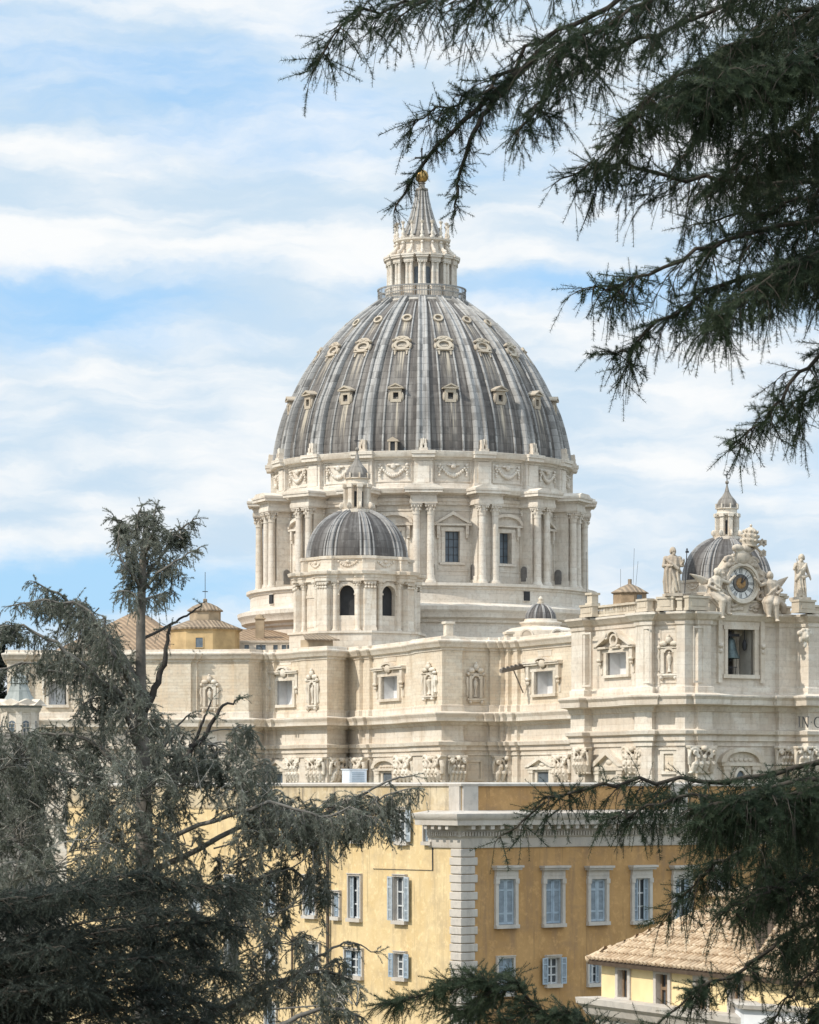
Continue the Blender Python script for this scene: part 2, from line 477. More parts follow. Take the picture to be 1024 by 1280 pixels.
def drum_window(kind):
    mb = MB()
    y = -RW
    fw = 0.62
    for s in (-1, 1):
        x0, x1 = (WW, WW + fw) if s > 0 else (-WW - fw, -WW)
        mb.box(x0, x1, y - 0.32, y + 0.9, dz(WZ0), dz(WZ1))
        x0, x1 = (WW + fw, WW + fw + 0.55) if s > 0 else (-WW - fw - 0.55, -WW - fw)
        mb.box(x0, x1, y - 0.16, y, dz(WZ0 - 0.2), dz(WZ1 + 0.5))
        mb.box(s * (WW + 1.25) - 0.28, s * (WW + 1.25) + 0.28, y - 0.75, y - 0.1, dz(WZ1 - 0.55), dz(WZ1 + 0.95))
        mb.box(s * (WW + 1.25) - 0.22, s * (WW + 1.25) + 0.22, y - 0.55, y - 0.1, dz(WZ1 - 1.2), dz(WZ1 - 0.55))
    mb.box(-WW - fw - 0.1, WW + fw + 0.1, y - 0.36, y + 0.9, dz(WZ1), dz(WZ1 + 0.65))
    mb.box(-WW - fw - 0.3, WW + fw + 0.3, y - 0.5, y + 0.9, dz(WZ0 - 0.45), dz(WZ0))
    mb.box(-WW - 1.2, WW + 1.2, y - 0.14, y, dz(37.35), dz(WZ0 - 0.5))
    zb = WZ1 + 0.95
    hw = 3.35
    mb.box(-hw, hw, y - 0.85, y, dz(zb), dz(zb + 0.38))
    if kind == 0:
        o, i_ = [(-hw, dz(zb + 0.38)), (0, dz(zb + 2.45)), (hw, dz(zb + 0.38))], [(-hw + 0.75, dz(zb + 0.40)), (0, dz(zb + 1.85)), (hw - 0.75, dz(zb + 0.40))]
        mb.ring(o, i_, y, y - 0.95, closed=False)
        mb.prism([(-hw + 0.6, dz(zb + 0.39)), (hw - 0.6, dz(zb + 0.39)), (0, dz(zb + 1.95))], y, y - 0.25)
    else:
        o = arc(0, dz(zb + 0.38), hw, 1.9, PI, 0, 16)
        i_ = arc(0, dz(zb + 0.40), hw - 0.55, 1.35, PI, 0, 16)
        mb.ring(o, i_, y, y - 0.95, closed=False)
        mb.prism(i_, y, y - 0.25)
    w = dbuild(mb, 'window', DRUM, A0 + STEP / 2)
    g = MB()
    g.box(-WW - 0.2, WW + 0.2, y + 1.0, y + 1.15, dz(WZ0 - 0.2), dz(WZ1 + 0.2))
    dbuild(g, 'pane', PANE, 0, w)
    b = MB()
    for k in range(1, 3):
        b.box(-WW + k * 2 * WW / 3 - 0.05, -WW + k * 2 * WW / 3 + 0.05, y + 0.9, y + 1.0, dz(WZ0), dz(WZ1))
    for k in range(1, 4):
        z = WZ0 + k * (WZ1 - WZ0) / 4
        b.box(-WW, WW, y + 0.91, y + 0.99, dz(z - 0.04), dz(z + 0.04))
    dbuild(b, 'glazing_bars', IRON, 0, w)
    return w
for kind in (0, 1):
    w = drum_window(kind)
    w.rotation_euler.z = A0 + STEP / 2 + STEP * kind
    spin(w, 8, STEP * 2)

mb = MB()
mb.lathe(L([(25.35, 48.3), (25.8, 48.35), (25.8, 48.9), (26.0, 48.95), (26.05, 49.5), (25.7, 49.55), (25.7, 50.0), (26.2, 50.15), (27.2, 50.3), (27.45, 50.9), (27.5, 51.05), (25.6, 51.3)]), 128)
dbuild(mb, 'entablature', DRUM)

# buttresses: a spur wall with a pair of columns and a broken-out entablature
mb = MB()
mb.box(-1.75, 1.75, -28.3, -25.0, dz(34.85), dz(48.3))
mb.box(-1.95, 1.95, -28.5, -25.0, dz(34.85), dz(36.2))
for s in (-1, 1):      # dark arched panel painted as the shade of a passage
    m = Matrix.Translation((s * 1.76, -26.5, 0)) @ Matrix.Rotation(s * PI / 2, 4, 'Z')
    pts = [(-0.6, dz(35.6)), (0.6, dz(35.6))] + arc(0, dz(37.6), 0.6, 0.6, 0, PI, 8)
    mb.prism(pts, 0.0, -0.22, 1, m)
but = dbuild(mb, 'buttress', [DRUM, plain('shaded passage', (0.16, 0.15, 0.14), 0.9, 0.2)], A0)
mb = MB()
mb.box(-2.35, 2.35, -30.15, -25.0, dz(48.3), dz(48.95))
mb.box(-2.25, 2.25, -30.05, -25.0, dz(48.95), dz(49.75))
mb.box(-2.5, 2.5, -30.35, -25.0, dz(49.75), dz(50.05))
mb.box(-3.2, 3.2, -31.0, -25.0, dz(50.05), dz(50.55))
mb.box(-3.35, 3.35, -31.15, -25.0, dz(50.55), dz(50.95))
mb.prism([(-3.2, dz(50.95)), (3.2, dz(50.95)), (1.9, dz(51.5)), (-1.9, dz(51.5))], -25.2, -30.9)
dbuild(mb, 'entablature_block', DRUM, 0, but)
for s in (-1, 1):
    mb = MB()
    column(mb, s * 1.2, -29.05, 0.66, dz(34.85), dz(48.3), 16, 1.75)
    dbuild(mb, 'column', DRUM, 0, but)
spin(but, 16, STEP)

# attic storey with garlands
mb = MB()
mb.lathe(L([(26.2, 51.0), (26.2, 51.9), (26.0, 52.0), (26.0, 55.95), (26.3, 56.05), (26.4, 56.35), (27.0, 56.5), (27.3, 57.0), (27.35, 57.45), (26.7, 57.55)]), 128)
dbuild(mb, 'attic', DRUM)
mb = MB()
mb.box(-1.55, 1.55, -26.75, -25.8, dz(51.0), dz(55.9))
mb.box(-1.7, 1.7, -26.9, -25.8, dz(51.0), dz(52.1))
mb.box(-1.0, 1.0, -26.95, -26.5, dz(52.1), dz(55.7))
mb.box(-1.7, 1.7, -27.0, -25.8, dz(55.9), dz(56.35))
mb.box(-1.95, 1.95, -27.75, -25.8, dz(56.35), dz(56.95))
mb.box(-2.05, 2.05, -27.95, -25.8, dz(56.95), dz(57.5))
spin(dbuild(mb, 'attic_pilaster', DRUM, A0), 16, STEP)
mb = MB()
y = -26.05
mb.ring([(-3.1, dz(52.3)), (3.1, dz(52.3)), (3.1, dz(55.8)), (-3.1, dz(55.8))], [(-3.02, dz(52.38)), (3.02, dz(52.38)), (3.02, dz(55.72)), (-3.02, dz(55.72))], y + 0.3, y - 0.05)
pts = [(x, y - 0.2, dz(55.1 - 1.75 * (1 - (x / 2.3) ** 2))) for x in np.linspace(-2.3, 2.3, 15)]
for i, p in enumerate(pts):
    k = 1 - abs(i - 7) / 9.0
    mb.ell(p, (0.24, 0.30, 0.20 + 0.22 * k), 7, 5)
for s in (-1, 1):
    for k in range(5):
        mb.ell((s * (2.35 + 0.12 * math.sin(k * 2.3)), y - 0.15, dz(55.2 - 0.45 * k)), (0.3 - 0.02 * k, 0.22, 0.24), 7, 5)
mb.ell((0, y - 0.25, dz(54.95)), (0.5, 0.35, 0.5), 8, 6)
for s in (-1, 1):
    mb.ell((s * 0.65, y - 0.15, dz(55.15)), (0.55, 0.25, 0.22), 8, 6)
spin(dbuild(mb, 'garland', DRUM, A0 + STEP / 2, smooth=60), 16, STEP)

# lead shell
SH = [(26.35, 57.4), (26.2, 59.5), (25.75, 62.0), (25.1, 64.6), (24.3, 67.0), (23.0, 69.6), (21.15, 73.2), (18.65, 76.9), (15.7, 80.2), (12.8, 82.9), (10.0, 85.0), (7.9, 86.5)]
SH = [(r_ * 0.978, z_) for r_, z_ in SH]
SZ = [q[1] for q in SH]
SR = [q[0] for q in SH]
def shell_pts(n, R=SR, Z=SZ):
    """Catmull-Rom through the measured outline"""
    P = list(zip(R, Z))
    P = [(2 * P[0][0] - P[1][0], 2 * P[0][1] - P[1][1])] + P + [(2 * P[-1][0] - P[-2][0], 2 * P[-1][1] - P[-2][1])]
    out = []
    m = len(P) - 3
    for i in range(n + 1):
        t = i / n * m
        k = min(int(t), m - 1)
        t -= k
        a, b, c, e = P[k:k + 4]
        q = [0.5 * (2 * b[j] + (c[j] - a[j]) * t + (2 * a[j] - 5 * b[j] + 4 * c[j] - e[j]) * t * t + (3 * b[j] - a[j] - 3 * c[j] + e[j]) * t ** 3) for j in (0, 1)]
        out.append(tuple(q))
    return out
def shell_r(z, R=SR, Z=SZ):
    pts = shell_pts(60, R, Z)
    return float(np.interp(z, [p[1] for p in pts], [p[0] for p in pts]))
SP = shell_pts(44)
mb = MB()
mb.lathe([(r, dz(z)) for r, z in SP], 128)
dbuild(mb, 'shell', LEAD, 0, None, 60)

def rib_mesh(pts, w_of, sec, mat=0, zoff=DB):
    """rib with cross section sec [(x, height)] standing on a shell outline pts [(r, z)] at the front (-y)"""
    mb = MB()
    vs, k = [], len(sec)
    for i, (r, z) in enumerate(pts):
        a, b = pts[max(i - 1, 0)], pts[min(i + 1, len(pts) - 1)]
        t = Vector((b[0] - a[0], b[1] - a[1])).normalized()
        nr, nz = t.y, -t.x
        w, hh = w_of(i / (len(pts) - 1))
        for x, e in sec:
            vs.append((x * w, -(r + nr * e * hh), z + nz * e * hh - zoff))
    fs = [(i * k + j, i * k + j + 1, (i + 1) * k + j + 1, (i + 1) * k + j) for i in range(len(pts) - 1) for j in range(k - 1)]
    return mb.add(vs, fs, mat)
SEC = [(-0.5, -0.2), (-0.5, 0.55), (-0.44, 0.9), (-0.33, 1.0), (-0.22, 0.85), (-0.19, 0.5), (0.19, 0.5), (0.22, 0.85), (0.33, 1.0), (0.44, 0.9), (0.5, 0.55), (0.5, -0.2)]
mb = rib_mesh(SP, lambda t: (2.7 - 1.3 * t, 1.0 - 0.4 * t), SEC)
r = dbuild(mb, 'rib', LEAD_R, A0, None, 40)
m2 = MB()
for s in (-0.36, 0.36):
    m2.box(s - 0.22, s + 0.22, -27.5, -26.3, dz(57.4), dz(58.7))
    m2.box(s - 0.15, s + 0.15, -27.35, -26.0, dz(58.7), dz(59.5))
m2.ell((0, -27.2, dz(59.0)), (0.2, 0.25, 0.7), 7, 5)
m2.box(-0.75, 0.75, -27.65, -26.0, dz(57.4), dz(57.95))
dbuild(m2, 'rib_pedestal', TRAV_B, 0, r)
spin(r, 16, STEP)
mb = rib_mesh(SP[:-3], lambda t: (0.42 - 0.15 * t, 0.28), [(-0.5, -0.3), (-0.4, 0.8), (0, 1.0), (0.4, 0.8), (0.5, -0.3)])
for s in (-1, 1):
    o = mb.build('seam_ridge', LEAD_R, dome, None, A0 + STEP / 2 + s * math.radians(4.3), 60)
    spin(o, 16, STEP)

def dormer(z, w, hgt, kind):
    """small stone window standing out of the lead: kind 0 pedimented, 1 round with shell crest, 2 plain ring"""
    rr = shell_r(z)
    mb, op = MB(), MB()
    if kind == 0:
        y0, y1 = -rr + 2.0, -rr - 0.55
        hw = w / 2
        mb.ring([(-hw, dz(z - hgt / 2)), (hw, dz(z - hgt / 2)), (hw, dz(z + hgt / 2)), (-hw, dz(z + hgt / 2))],
                [(-hw * 0.5, dz(z - hgt * 0.27)), (hw * 0.5, dz(z - hgt * 0.27)), (hw * 0.5, dz(z + hgt * 0.22)), (-hw * 0.5, dz(z + hgt * 0.22))], y0, y1)
        zt = z + hgt / 2
        mb.box(-hw * 1.45, hw * 1.45, y1 - 0.35, y0 + 1.0, dz(zt), dz(zt + 0.22))
        mb.ring([(-hw * 1.5, dz(zt + 0.22)), (0, dz(zt + 0.95)), (hw * 1.5, dz(zt + 0.22))], [(-hw * 1.05, dz(zt + 0.24)), (0, dz(zt + 0.66)), (hw * 1.05, dz(zt + 0.24))], y0 + 1.8, y1 - 0.4, closed=False)
        mb.prism([(-hw * 1.1, dz(zt + 0.23)), (hw * 1.1, dz(zt + 0.23)), (0, dz(zt + 0.7))], y0 + 1.5, y1 - 0.1)
        for s in (-1, 1):
            mb.ell((s * hw * 1.15, y1 + 0.3, dz(z - hgt * 0.1)), (0.28, 0.35, hgt * 0.35), 7, 6)
        op.box(-hw * 0.55, hw * 0.55, y1 + 0.45, y1 + 0.6, dz(z - hgt * 0.3), dz(z + hgt * 0.25))
    else:
        t = 0.5 if kind == 1 else 0.62
        tilt = Matrix.Translation((0, -rr - 0.12, dz(z))) @ Matrix.Rotation(-t, 4, 'X')
        n = 22
        mb.ring(arc(0, 0, w / 2, hgt / 2, 0, 2 * PI, n)[:-1], arc(0, 0, w * 0.32, hgt * 0.31, 0, 2 * PI, n)[:-1], 1.2, -0.42, 0, tilt)
        if kind == 1:
            for s in (-1, 0, 1):
                mb.ell((s * w * 0.24, -0.25, hgt * (0.62 - 0.12 * abs(s))), (w * 0.2, 0.4, hgt * 0.17), 8, 6, 0, tilt)
            for s in (-1, 1):
                mb.ell((s * w * 0.52, -0.1, -hgt * 0.1), (w * 0.1, 0.35, hgt * 0.3), 7, 6, 0, tilt)
                mb.ell((s * w * 0.36, -0.1, -hgt * 0.55), (w * 0.12, 0.3, hgt * 0.22), 7, 6, 0, tilt)
            mb.box(-w * 0.5, w * 0.5, -0.5, 0.4, -hgt * 0.58, -hgt * 0.48, 0, tilt)
            mb.ring(arc(0, hgt * 0.42, w * 0.46, hgt * 0.36, 0, PI, 12), arc(0, hgt * 0.42, w * 0.34, hgt * 0.24, 0, PI, 12), 0.5, -0.6, 0, tilt, False)
            for s in (-1, 1):
                mb.ell((s * w * 0.5, -0.35, hgt * 0.40), (w * 0.11, 0.4, hgt * 0.12), 8, 6, 0, tilt)
                mb.box(s * w * 0.36 - 0.12, s * w * 0.36 + 0.12, -0.3, 0.4, -hgt * 1.0, -hgt * 0.56, 0, tilt)
            op.prism(arc(0, 0, w * 0.33, hgt * 0.32, 0, 2 * PI, n)[:-1], 0.25, -0.02, 0, tilt)
            op.box(-w * 0.25, w * 0.25, -0.1, 0.1, -hgt * 0.06, 0.02, 1, tilt)
        else:
            op.prism(arc(0, 0, w * 0.33, hgt * 0.32, 0, 2 * PI, n)[:-1], 0.25, 0.0, 0, tilt)
    o = dbuild(mb, 'dormer_window', DORM, A0 + STEP / 2, None, 40)
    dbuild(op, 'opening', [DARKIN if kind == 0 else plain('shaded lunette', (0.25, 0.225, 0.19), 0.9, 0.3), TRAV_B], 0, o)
    return o
DORM = stone('dormer stone', (0.50, 0.44, 0.35), (0.36, 0.30, 0.23), course=50, joint=0, streak=0.5)
spin(dormer(67.3, 1.9, 2.3, 0), 16, STEP)
spin(dormer(76.6, 2.9, 2.1, 1), 16, STEP)
spin(dormer(81.9, 1.75, 1.6, 2), 16, STEP)
mb = MB()
mb.box(-0.42, 0.42, -26.75, -25.9, dz(57.5), dz(59.1))
dr = mb.build('roof_door', DARKIN, dome, None, A0 - STEP / 2)
mb = MB()
for a, b in ((-0.7, -0.42), (0.42, 0.7)):
    mb.box(a, b, -26.9, -25.8, dz(57.5), dz(59.1))
mb.box(-0.95, 0.95, -27.0, -25.6, dz(59.1), dz(59.35))
mb.prism([(-0.95, dz(59.35)), (0.95, dz(59.35)), (0, dz(59.9))], -25.6, -26.95)
mb.build('door_frame', DORM, dr)

# lantern
mb = MB()
mb.lathe(L([(7.95, 85.8), (8.15, 86.2), (8.15, 86.45), (7.7, 86.6), (6.6, 86.9), (5.1, 87.0), (5.1, 89.0), (4.7, 89.1), (4.7, 93.6), (5.4, 93.7), (5.4, 94.3), (5.5, 94.9), (4.5, 95.1), (4.35, 95.2),
            (4.35, 97.0), (4.7, 97.15), (5.05, 97.4), (5.1, 97.7), (3.5, 97.9)]), 64)
lan = dbuild(mb, 'lantern', DRUM)
mb = MB()
mb.lathe(L([(7.8, 86.5), (7.9, 86.5), (7.9, 87.0), (7.8, 87.0)]), 64)
mb.lathe(L([(7.78, 88.75), (7.98, 88.75), (7.98, 89.0), (7.78, 89.0), (7.78, 88.75)]), 64)
mb.lathe(L([(7.8, 87.8), (7.92, 87.8), (7.92, 87.95), (7.8, 87.95)]), 64)
for k in range(110):
    a = k * 2 * PI / 110
    x, y = 7.86 * math.sin(a), -7.86 * math.cos(a)
    mb.tube([(x, y, dz(86.6)), (x, y, dz(88.8))], 0.10 if k % 10 == 0 else 0.06, 4, 0, None, False)
dbuild(mb, 'balcony_rail', plain('balcony railing', (0.24, 0.235, 0.225), 0.6, 0.2), 0, lan)
def lspin(mb, name, mats, n=16, rot=A0, smooth=40):
    o = dbuild(mb, name, mats, rot, lan, smooth)
    return spin(o, n, 2 * PI / n)
mb = MB()
mb.box(-0.85, 0.85, -6.55, -5.0, dz(86.9), dz(89.0))
mb.box(-0.95, 0.95, -6.65, -5.0, dz(88.8), dz(89.05))
mb.box(-0.45, 0.45, -6.0, -4.6, dz(89.0), dz(93.2))
for s in (-1, 1):
    column(mb, s * 0.42, -6.0, 0.30, dz(89.05), dz(93.4), 10, 0.7, 0, False)
    for k in range(3):
        mb.ell((s * 0.42 + 0.3 * (k - 1), -6.35, dz(93.15)), (0.14, 0.14, 0.16), 6, 4)
mb.box(-0.9, 0.9, -6.45, -4.6, dz(93.4), dz(93.95))
mb.box(-1.1, 1.1, -6.75, -4.6, dz(93.95), dz(94.3))
mb.box(-1.2, 1.2, -6.85, -4.6, dz(94.3), dz(94.6))
lspin(mb, 'lantern_columns', DRUM)
mb = MB()
mb.prism([(-0.5, dz(89.4)), (0.5, dz(89.4))] + arc(0, dz(92.0), 0.5, 0.5, 0, PI, 8), -4.3, -4.78)
lspin(mb, 'lantern_opening', PANE, 16, A0 + STEP / 2)
mb = MB()
for i in range(9):
    t = i / 8
    mb.ell((0, -4.5 - 1.3 * (1 - t) ** 1.5, dz(94.9 + 2.0 * t)), (0.28, 0.34 + 0.2 * (1 - t), 0.3), 7, 5)
mb.ell((0, -5.75, dz(95.15)), (0.32, 0.42, 0.42), 8, 6)
mb.ell((0, -4.75, dz(96.9)), (0.3, 0.35, 0.3), 8, 6)
lspin(mb, 'volute', DRUM, 16, A0, 60)
mb = MB()
mb.lathe([(0.42, 0), (0.42, 0.35), (0.2, 0.45), (0.34, 0.9), (0.16, 1.3), (0.13, 1.9), (0.22, 2.3), (0.14, 2.4), (0.34, 2.75), (0.40, 2.95), (0.1, 3.0), (0.02, 3.2)], 9, 0, Matrix.Translation((0, -4.75, dz(97.7))))
lspin(mb, 'candelabrum', TRAV_B, 16, A0, 50)
mb = MB()
spire = [(3.5, 97.8), (3.5, 98.4), (3.15, 99.0), (2.55, 100.4), (2.0, 102.0), (1.5, 103.8), (1.15, 105.4), (0.98, 106.6), (1.12, 106.8), (1.12, 107.1), (0.6, 107.3), (0.5, 107.9), (0.72, 108.1), (0.4, 108.3)]
mb.lathe(L(spire), 48)
sp = dbuild(mb, 'spire', LEAD_S, 0, lan)
mb = rib_mesh([p for p in spire[1:8]], lambda t: (0.5 - 0.3 * t, 0.28 - 0.1 * t), [(-0.5, -0.4), (-0.4, 0.7), (0, 1.0), (0.4, 0.7), (0.5, -0.4)])
lspin(mb, 'spire_rib', LEAD_R, 16, A0, 60)
mb = MB()
mb.ell((0, 0, dz(109.35)), (1.2, 1.2, 1.2), 24, 16)
dbuild(mb, 'ball', GOLD, 0, lan, 80)
mb = MB()
mb.box(-0.14, 0.14, -0.14, 0.14, dz(110.4), dz(114.2))
mb.box(-1.1, 1.1, -0.12, 0.12, dz(112.5), dz(112.8))
for x, z in ((-1.1, 112.65), (1.1, 112.65), (0, 114.25)):
    mb.ell((x, 0, dz(z)), (0.22, 0.18, 0.22), 7, 5)
dbuild(mb, 'cross', IRON, 0, lan)

# ------------------------------------------------------------------ the two chapel domes
def chapel_dome(label, X, Y, base_z, rot):
    t = thing('chapel_dome', label, 'dome', (X, Y, base_z), rot)
    zz = lambda z: z - 25.3
    S8 = PI / 4
    def B(mb, name, mats, r=0.0, parent=None, smooth=35):
        return mb.build(name, mats, parent or t, None, r, smooth)
    octo = lambda r, z: [(r, zz(z))]
    M8 = Matrix.Rotation(S8 / 2, 4, 'Z')
    mb = MB()
    mb.lathe([(11.4, zz(17)), (11.4, zz(25.0)), (11.7, zz(25.1)), (11.7, zz(25.45)), (8.0, zz(25.5))], 8)
    B(mb, 'base', TRAV_B, 0, None, 20)
    # wall with arched opening between two corner piers
    ap = 9.0
    hw = ap * math.tan(S8 / 2)
    ow, z0, zs = 1.3, 28.0, 31.6
    mb = MB()
    mb.wall((-hw, -ap), (hw, -ap), zz(25.4), zz(33.6), [(hw - ow, hw + ow, zz(z0 - 0.0), zz(zs + ow))])
    top = zz(zs + ow)
    for s in (-1, 1):     # spandrels that close the hole into an arch
        a = arc(0, zz(zs), ow, ow, PI / 2, 0, 8) if s > 0 else arc(0, zz(zs), ow, ow, PI / 2, PI, 8)
        mb.prism(a + [(s * ow, top)], -ap + 0.9, -ap)
    mb.recess(-ow, ow, zz(z0), top, 0.9, 0, 0, None, -ap)
    mb.f.pop(); mb.m.pop()
    mb.ring(arc(0, zz(zs), ow + 0.55, ow + 0.55, 0, PI, 14), arc(0, zz(zs), ow, ow, 0, PI, 14), -ap, -ap - 0.22, closed=False)
    for s in (-1, 1):
        mb.box(s * (ow + 0.3) - 0.3, s * (ow + 0.3) + 0.3, -ap - 0.18, -ap, zz(25.4), zz(zs - 0.3))
        mb.box(s * (ow + 0.32) - 0.42, s * (ow + 0.32) + 0.42, -ap - 0.34, -ap, zz(zs - 0.3), zz(zs))
    mb.box(-ow, ow, -ap + 0.2, -ap + 0.6, zz(25.4), zz(28.0), 1)
    w = B(mb, 'arched_bay', [TRAV, BRICKW], S8 / 2)
    g = MB()
    g.box(-ow - 0.1, ow + 0.1, -ap + 0.95, -ap + 1.1, zz(27.5), top + 0.1)
    B(g, 'dark_opening', DARKIN, 0, w)
    bays = spin(w, 8, S8)
    for kb in (4, 5, 6):      # the sides towards the great drum and the nave are plain walls
        b_ = bays[kb]
        for ch in list(b_.children):
            bpy.data.objects.remove(ch)
        pm = MB()
        pm.box(-hw, hw, -ap, -ap + .8, zz(25.4), zz(33.6))
        pm.box(-hw, hw, -ap - .12, -ap, zz(31.0), zz(31.4))
        pm.box(-ow, ow, -ap - .1, -ap, zz(26.2), zz(30.4))
        b_.data = pm.mesh('plain_bay', [TRAV, BRICKW], 20)
        b_.name = 'plain_bay'
    mb = MB()
    R = ap / math.cos(S8 / 2)
    mb.box(-0.95, 0.95, -R - 0.75, -R + 1.0, zz(25.4), zz(32.4))
    mb.box(-1.05, 1.05, -R - 0.85, -R + 1.0, zz(25.4), zz(26.0))
    for k in range(4):
        for j in range(2):
            mb.ell((-0.75 + 0.5 * k, -R - 0.8, zz(32.55 + 0.55 * j)), (0.26, 0.22, 0.24), 6, 4)
    mb.box(-1.0, 1.0, -R - 0.8, -R + 1.0, zz(33.2), zz(33.6))
    for s in (-1, 1):
        M = Matrix.Translation((0, -R + 0.35, 0)) @ Matrix.Rotation(s * S8 / 2, 4, 'Z')
        n0 = len(mb.v)
        column(mb, s * 1.75, -0.55, 0.45, zz(25.4), zz(33.6), 12, 1.15)
        for i in range(n0, len(mb.v)):
            mb.v[i] = tuple(M @ Vector(mb.v[i]))
    p = B(mb, 'corner_pier', TRAV, 0)
    m2 = MB()
    poly = [Vector(q) for q in ((-2.55, -R + 2.1), (-2.3, -R + 0.0), (-1.2, -R - 0.55), (-1.1, -R - 1.05), (1.1, -R - 1.05), (1.2, -R - 0.55), (2.3, -R + 0.0), (2.55, -R + 2.1))]
    m2.sweep(poly, [(-1.2, zz(33.6)), (0, zz(33.6)), (0, zz(34.1)), (0.1, zz(34.15)), (0.1, zz(34.55)), (0.5, zz(34.7)), (0.6, zz(35.05)), (0.62, zz(35.2)), (-1.2, zz(35.4))])
    B(m2, 'entablature_block', TRAV, 0, p)
    spin(p, 8, S8)
    mb = MB()
    mb.lathe([(8.4 / math.cos(S8 / 2), zz(33.6)), (9.4 / math.cos(S8 / 2), zz(33.62)), (9.4 / math.cos(S8 / 2), zz(34.6)), (9.9 / math.cos(S8 / 2), zz(34.75)), (10.0 / math.cos(S8 / 2), zz(35.2)), (8.2, zz(35.3))], 8)
    B(mb, 'entablature', TRAV, 0, None, 20)
    mb = MB()
    c8 = 1 / math.cos(S8 / 2)
    mb.lathe([(8.2 * c8, zz(35.2)), (8.2 * c8, zz(37.2)), (8.5 * c8, zz(37.3)), (8.6 * c8, zz(37.75)), (7.6, zz(37.85))], 8)
    for k in range(8):
        M = Matrix.Rotation(k * S8, 4, 'Z')
        mb.box(-1.05, 1.05, -8.2 * c8 - 0.4, -8.2, zz(35.2), zz(37.25), 0, M)
        mb.box(-1.2, 1.2, -8.2 * c8 - 0.6, -8.2, zz(37.25), zz(37.72), 0, M)
    B(mb, 'attic', TRAV, 0, None, 20)
    mb = MB()
    for i in range(9):
        x = -1.5 + 3.0 * i / 8
        mb.ell((x, -8.25, zz(36.85 - 0.75 * (1 - (x / 1.5) ** 2))), (0.22, 0.22, 0.2), 6, 4)
    mb.ell((0, -8.25, zz(36.8)), (0.4, 0.25, 0.3), 7, 5)
    spin(B(mb, 'swag', TRAV, S8 / 2, None, 60), 8, S8)
    pr = [(8.15 * math.cos(a) ** 0.92 if a < 1.5 else 0.4, zz(37.7) + 8.0 * math.sin(a) ** 1.0) for a in np.linspace(0, 1.43, 22)]
    mb = MB()
    mb.lathe(pr, 64)
    B(mb, 'shell', LEAD_D, 0, None, 60)
    mb = rib_mesh(pr, lambda q: (1.2 - 0.5 * q, 0.42), SEC, 0, 0.0)
    spin(mb.build('rib', LEAD_DR, t, None, 0, 40), 8, S8)
    mb = rib_mesh(pr[:-2], lambda q: (0.36 - 0.12 * q, 0.2), [(-0.5, -0.4), (-0.4, 0.8), (0, 1.0), (0.4, 0.8), (0.5, -0.4)], 0, 0.0)
    for a in (-0.33, 0.33):
        spin(mb.build('seam_ridge', LEAD_DR, t, None, S8 / 2 + a * S8, 60), 8, S8)
    mb = MB()
    mb.lathe([(2.3, zz(45.3)), (2.3, zz(45.9)), (1.5, zz(46.0)), (1.25, zz(46.1)), (1.25, zz(49.6)), (1.9, zz(49.8)), (2.0, zz(50.1)), (1.6, zz(50.3)), (1.6, zz(50.9)), (1.9, zz(51.0)), (1.5, zz(51.3))], 24)
    lt = B(mb, 'lantern', TRAV)
    lt.scale = (1.14, 1.14, 1)
    mb = MB()
    mb.box(-0.32, 0.32, -1.95, -1.0, zz(46.0), zz(49.7))
    mb.ell((0, -2.2, zz(46.5)), (0.22, 0.5, 0.6), 7, 6)
    mb.box(-0.42, 0.42, -2.15, -1.0, zz(49.5), zz(50.1))
    mb.cyl(0, -1.85, 0.12, 0.16, zz(51.0), zz(51.9), 7)
    spin(B(mb, 'lantern_pier', TRAV, 0, lt), 8, S8)
    mb = MB()
    mb.prism([(-0.27, zz(46.3)), (0.27, zz(46.3))] + arc(0, zz(48.6), 0.27, 0.27, 0, PI, 6), -0.9, -1.3)
    spin(B(mb, 'lantern_opening', DARKIN, S8 / 2, lt), 8, S8)
    mb = MB()
    mb.lathe([(1.75, zz(51.1)), (1.7, zz(51.8)), (1.35, zz(52.6)), (0.75, zz(53.4)), (0.4, zz(54.1)), (0.2, zz(55.0)), (0.1, zz(55.5)), (0.28, zz(55.7)), (0.3, zz(56.0)), (0.02, zz(56.3))], 24)
    B(mb, 'cap', LEAD_S, 0, lt, 50)
    mb = MB()
    mb.box(-0.06, 0.06, -0.06, 0.06, zz(56.2), zz(58.0))
    mb.box(-0.5, 0.5, -0.05, 0.05, zz(57.2), zz(57.35))
    B(mb, 'cross', IRON, 0, lt)
    return t
cd = chapel_dome('smaller dark lead dome on a columned octagon in front of the great drum', gx(446.5, 528), 528.0, 25.3, math.radians(12.8))
c = copy_tree(cd)
c.location = (gx(909, 585), 585.0, 25.3)
c['label'] = 'smaller dark lead dome rising behind the sculpted clock on the facade'
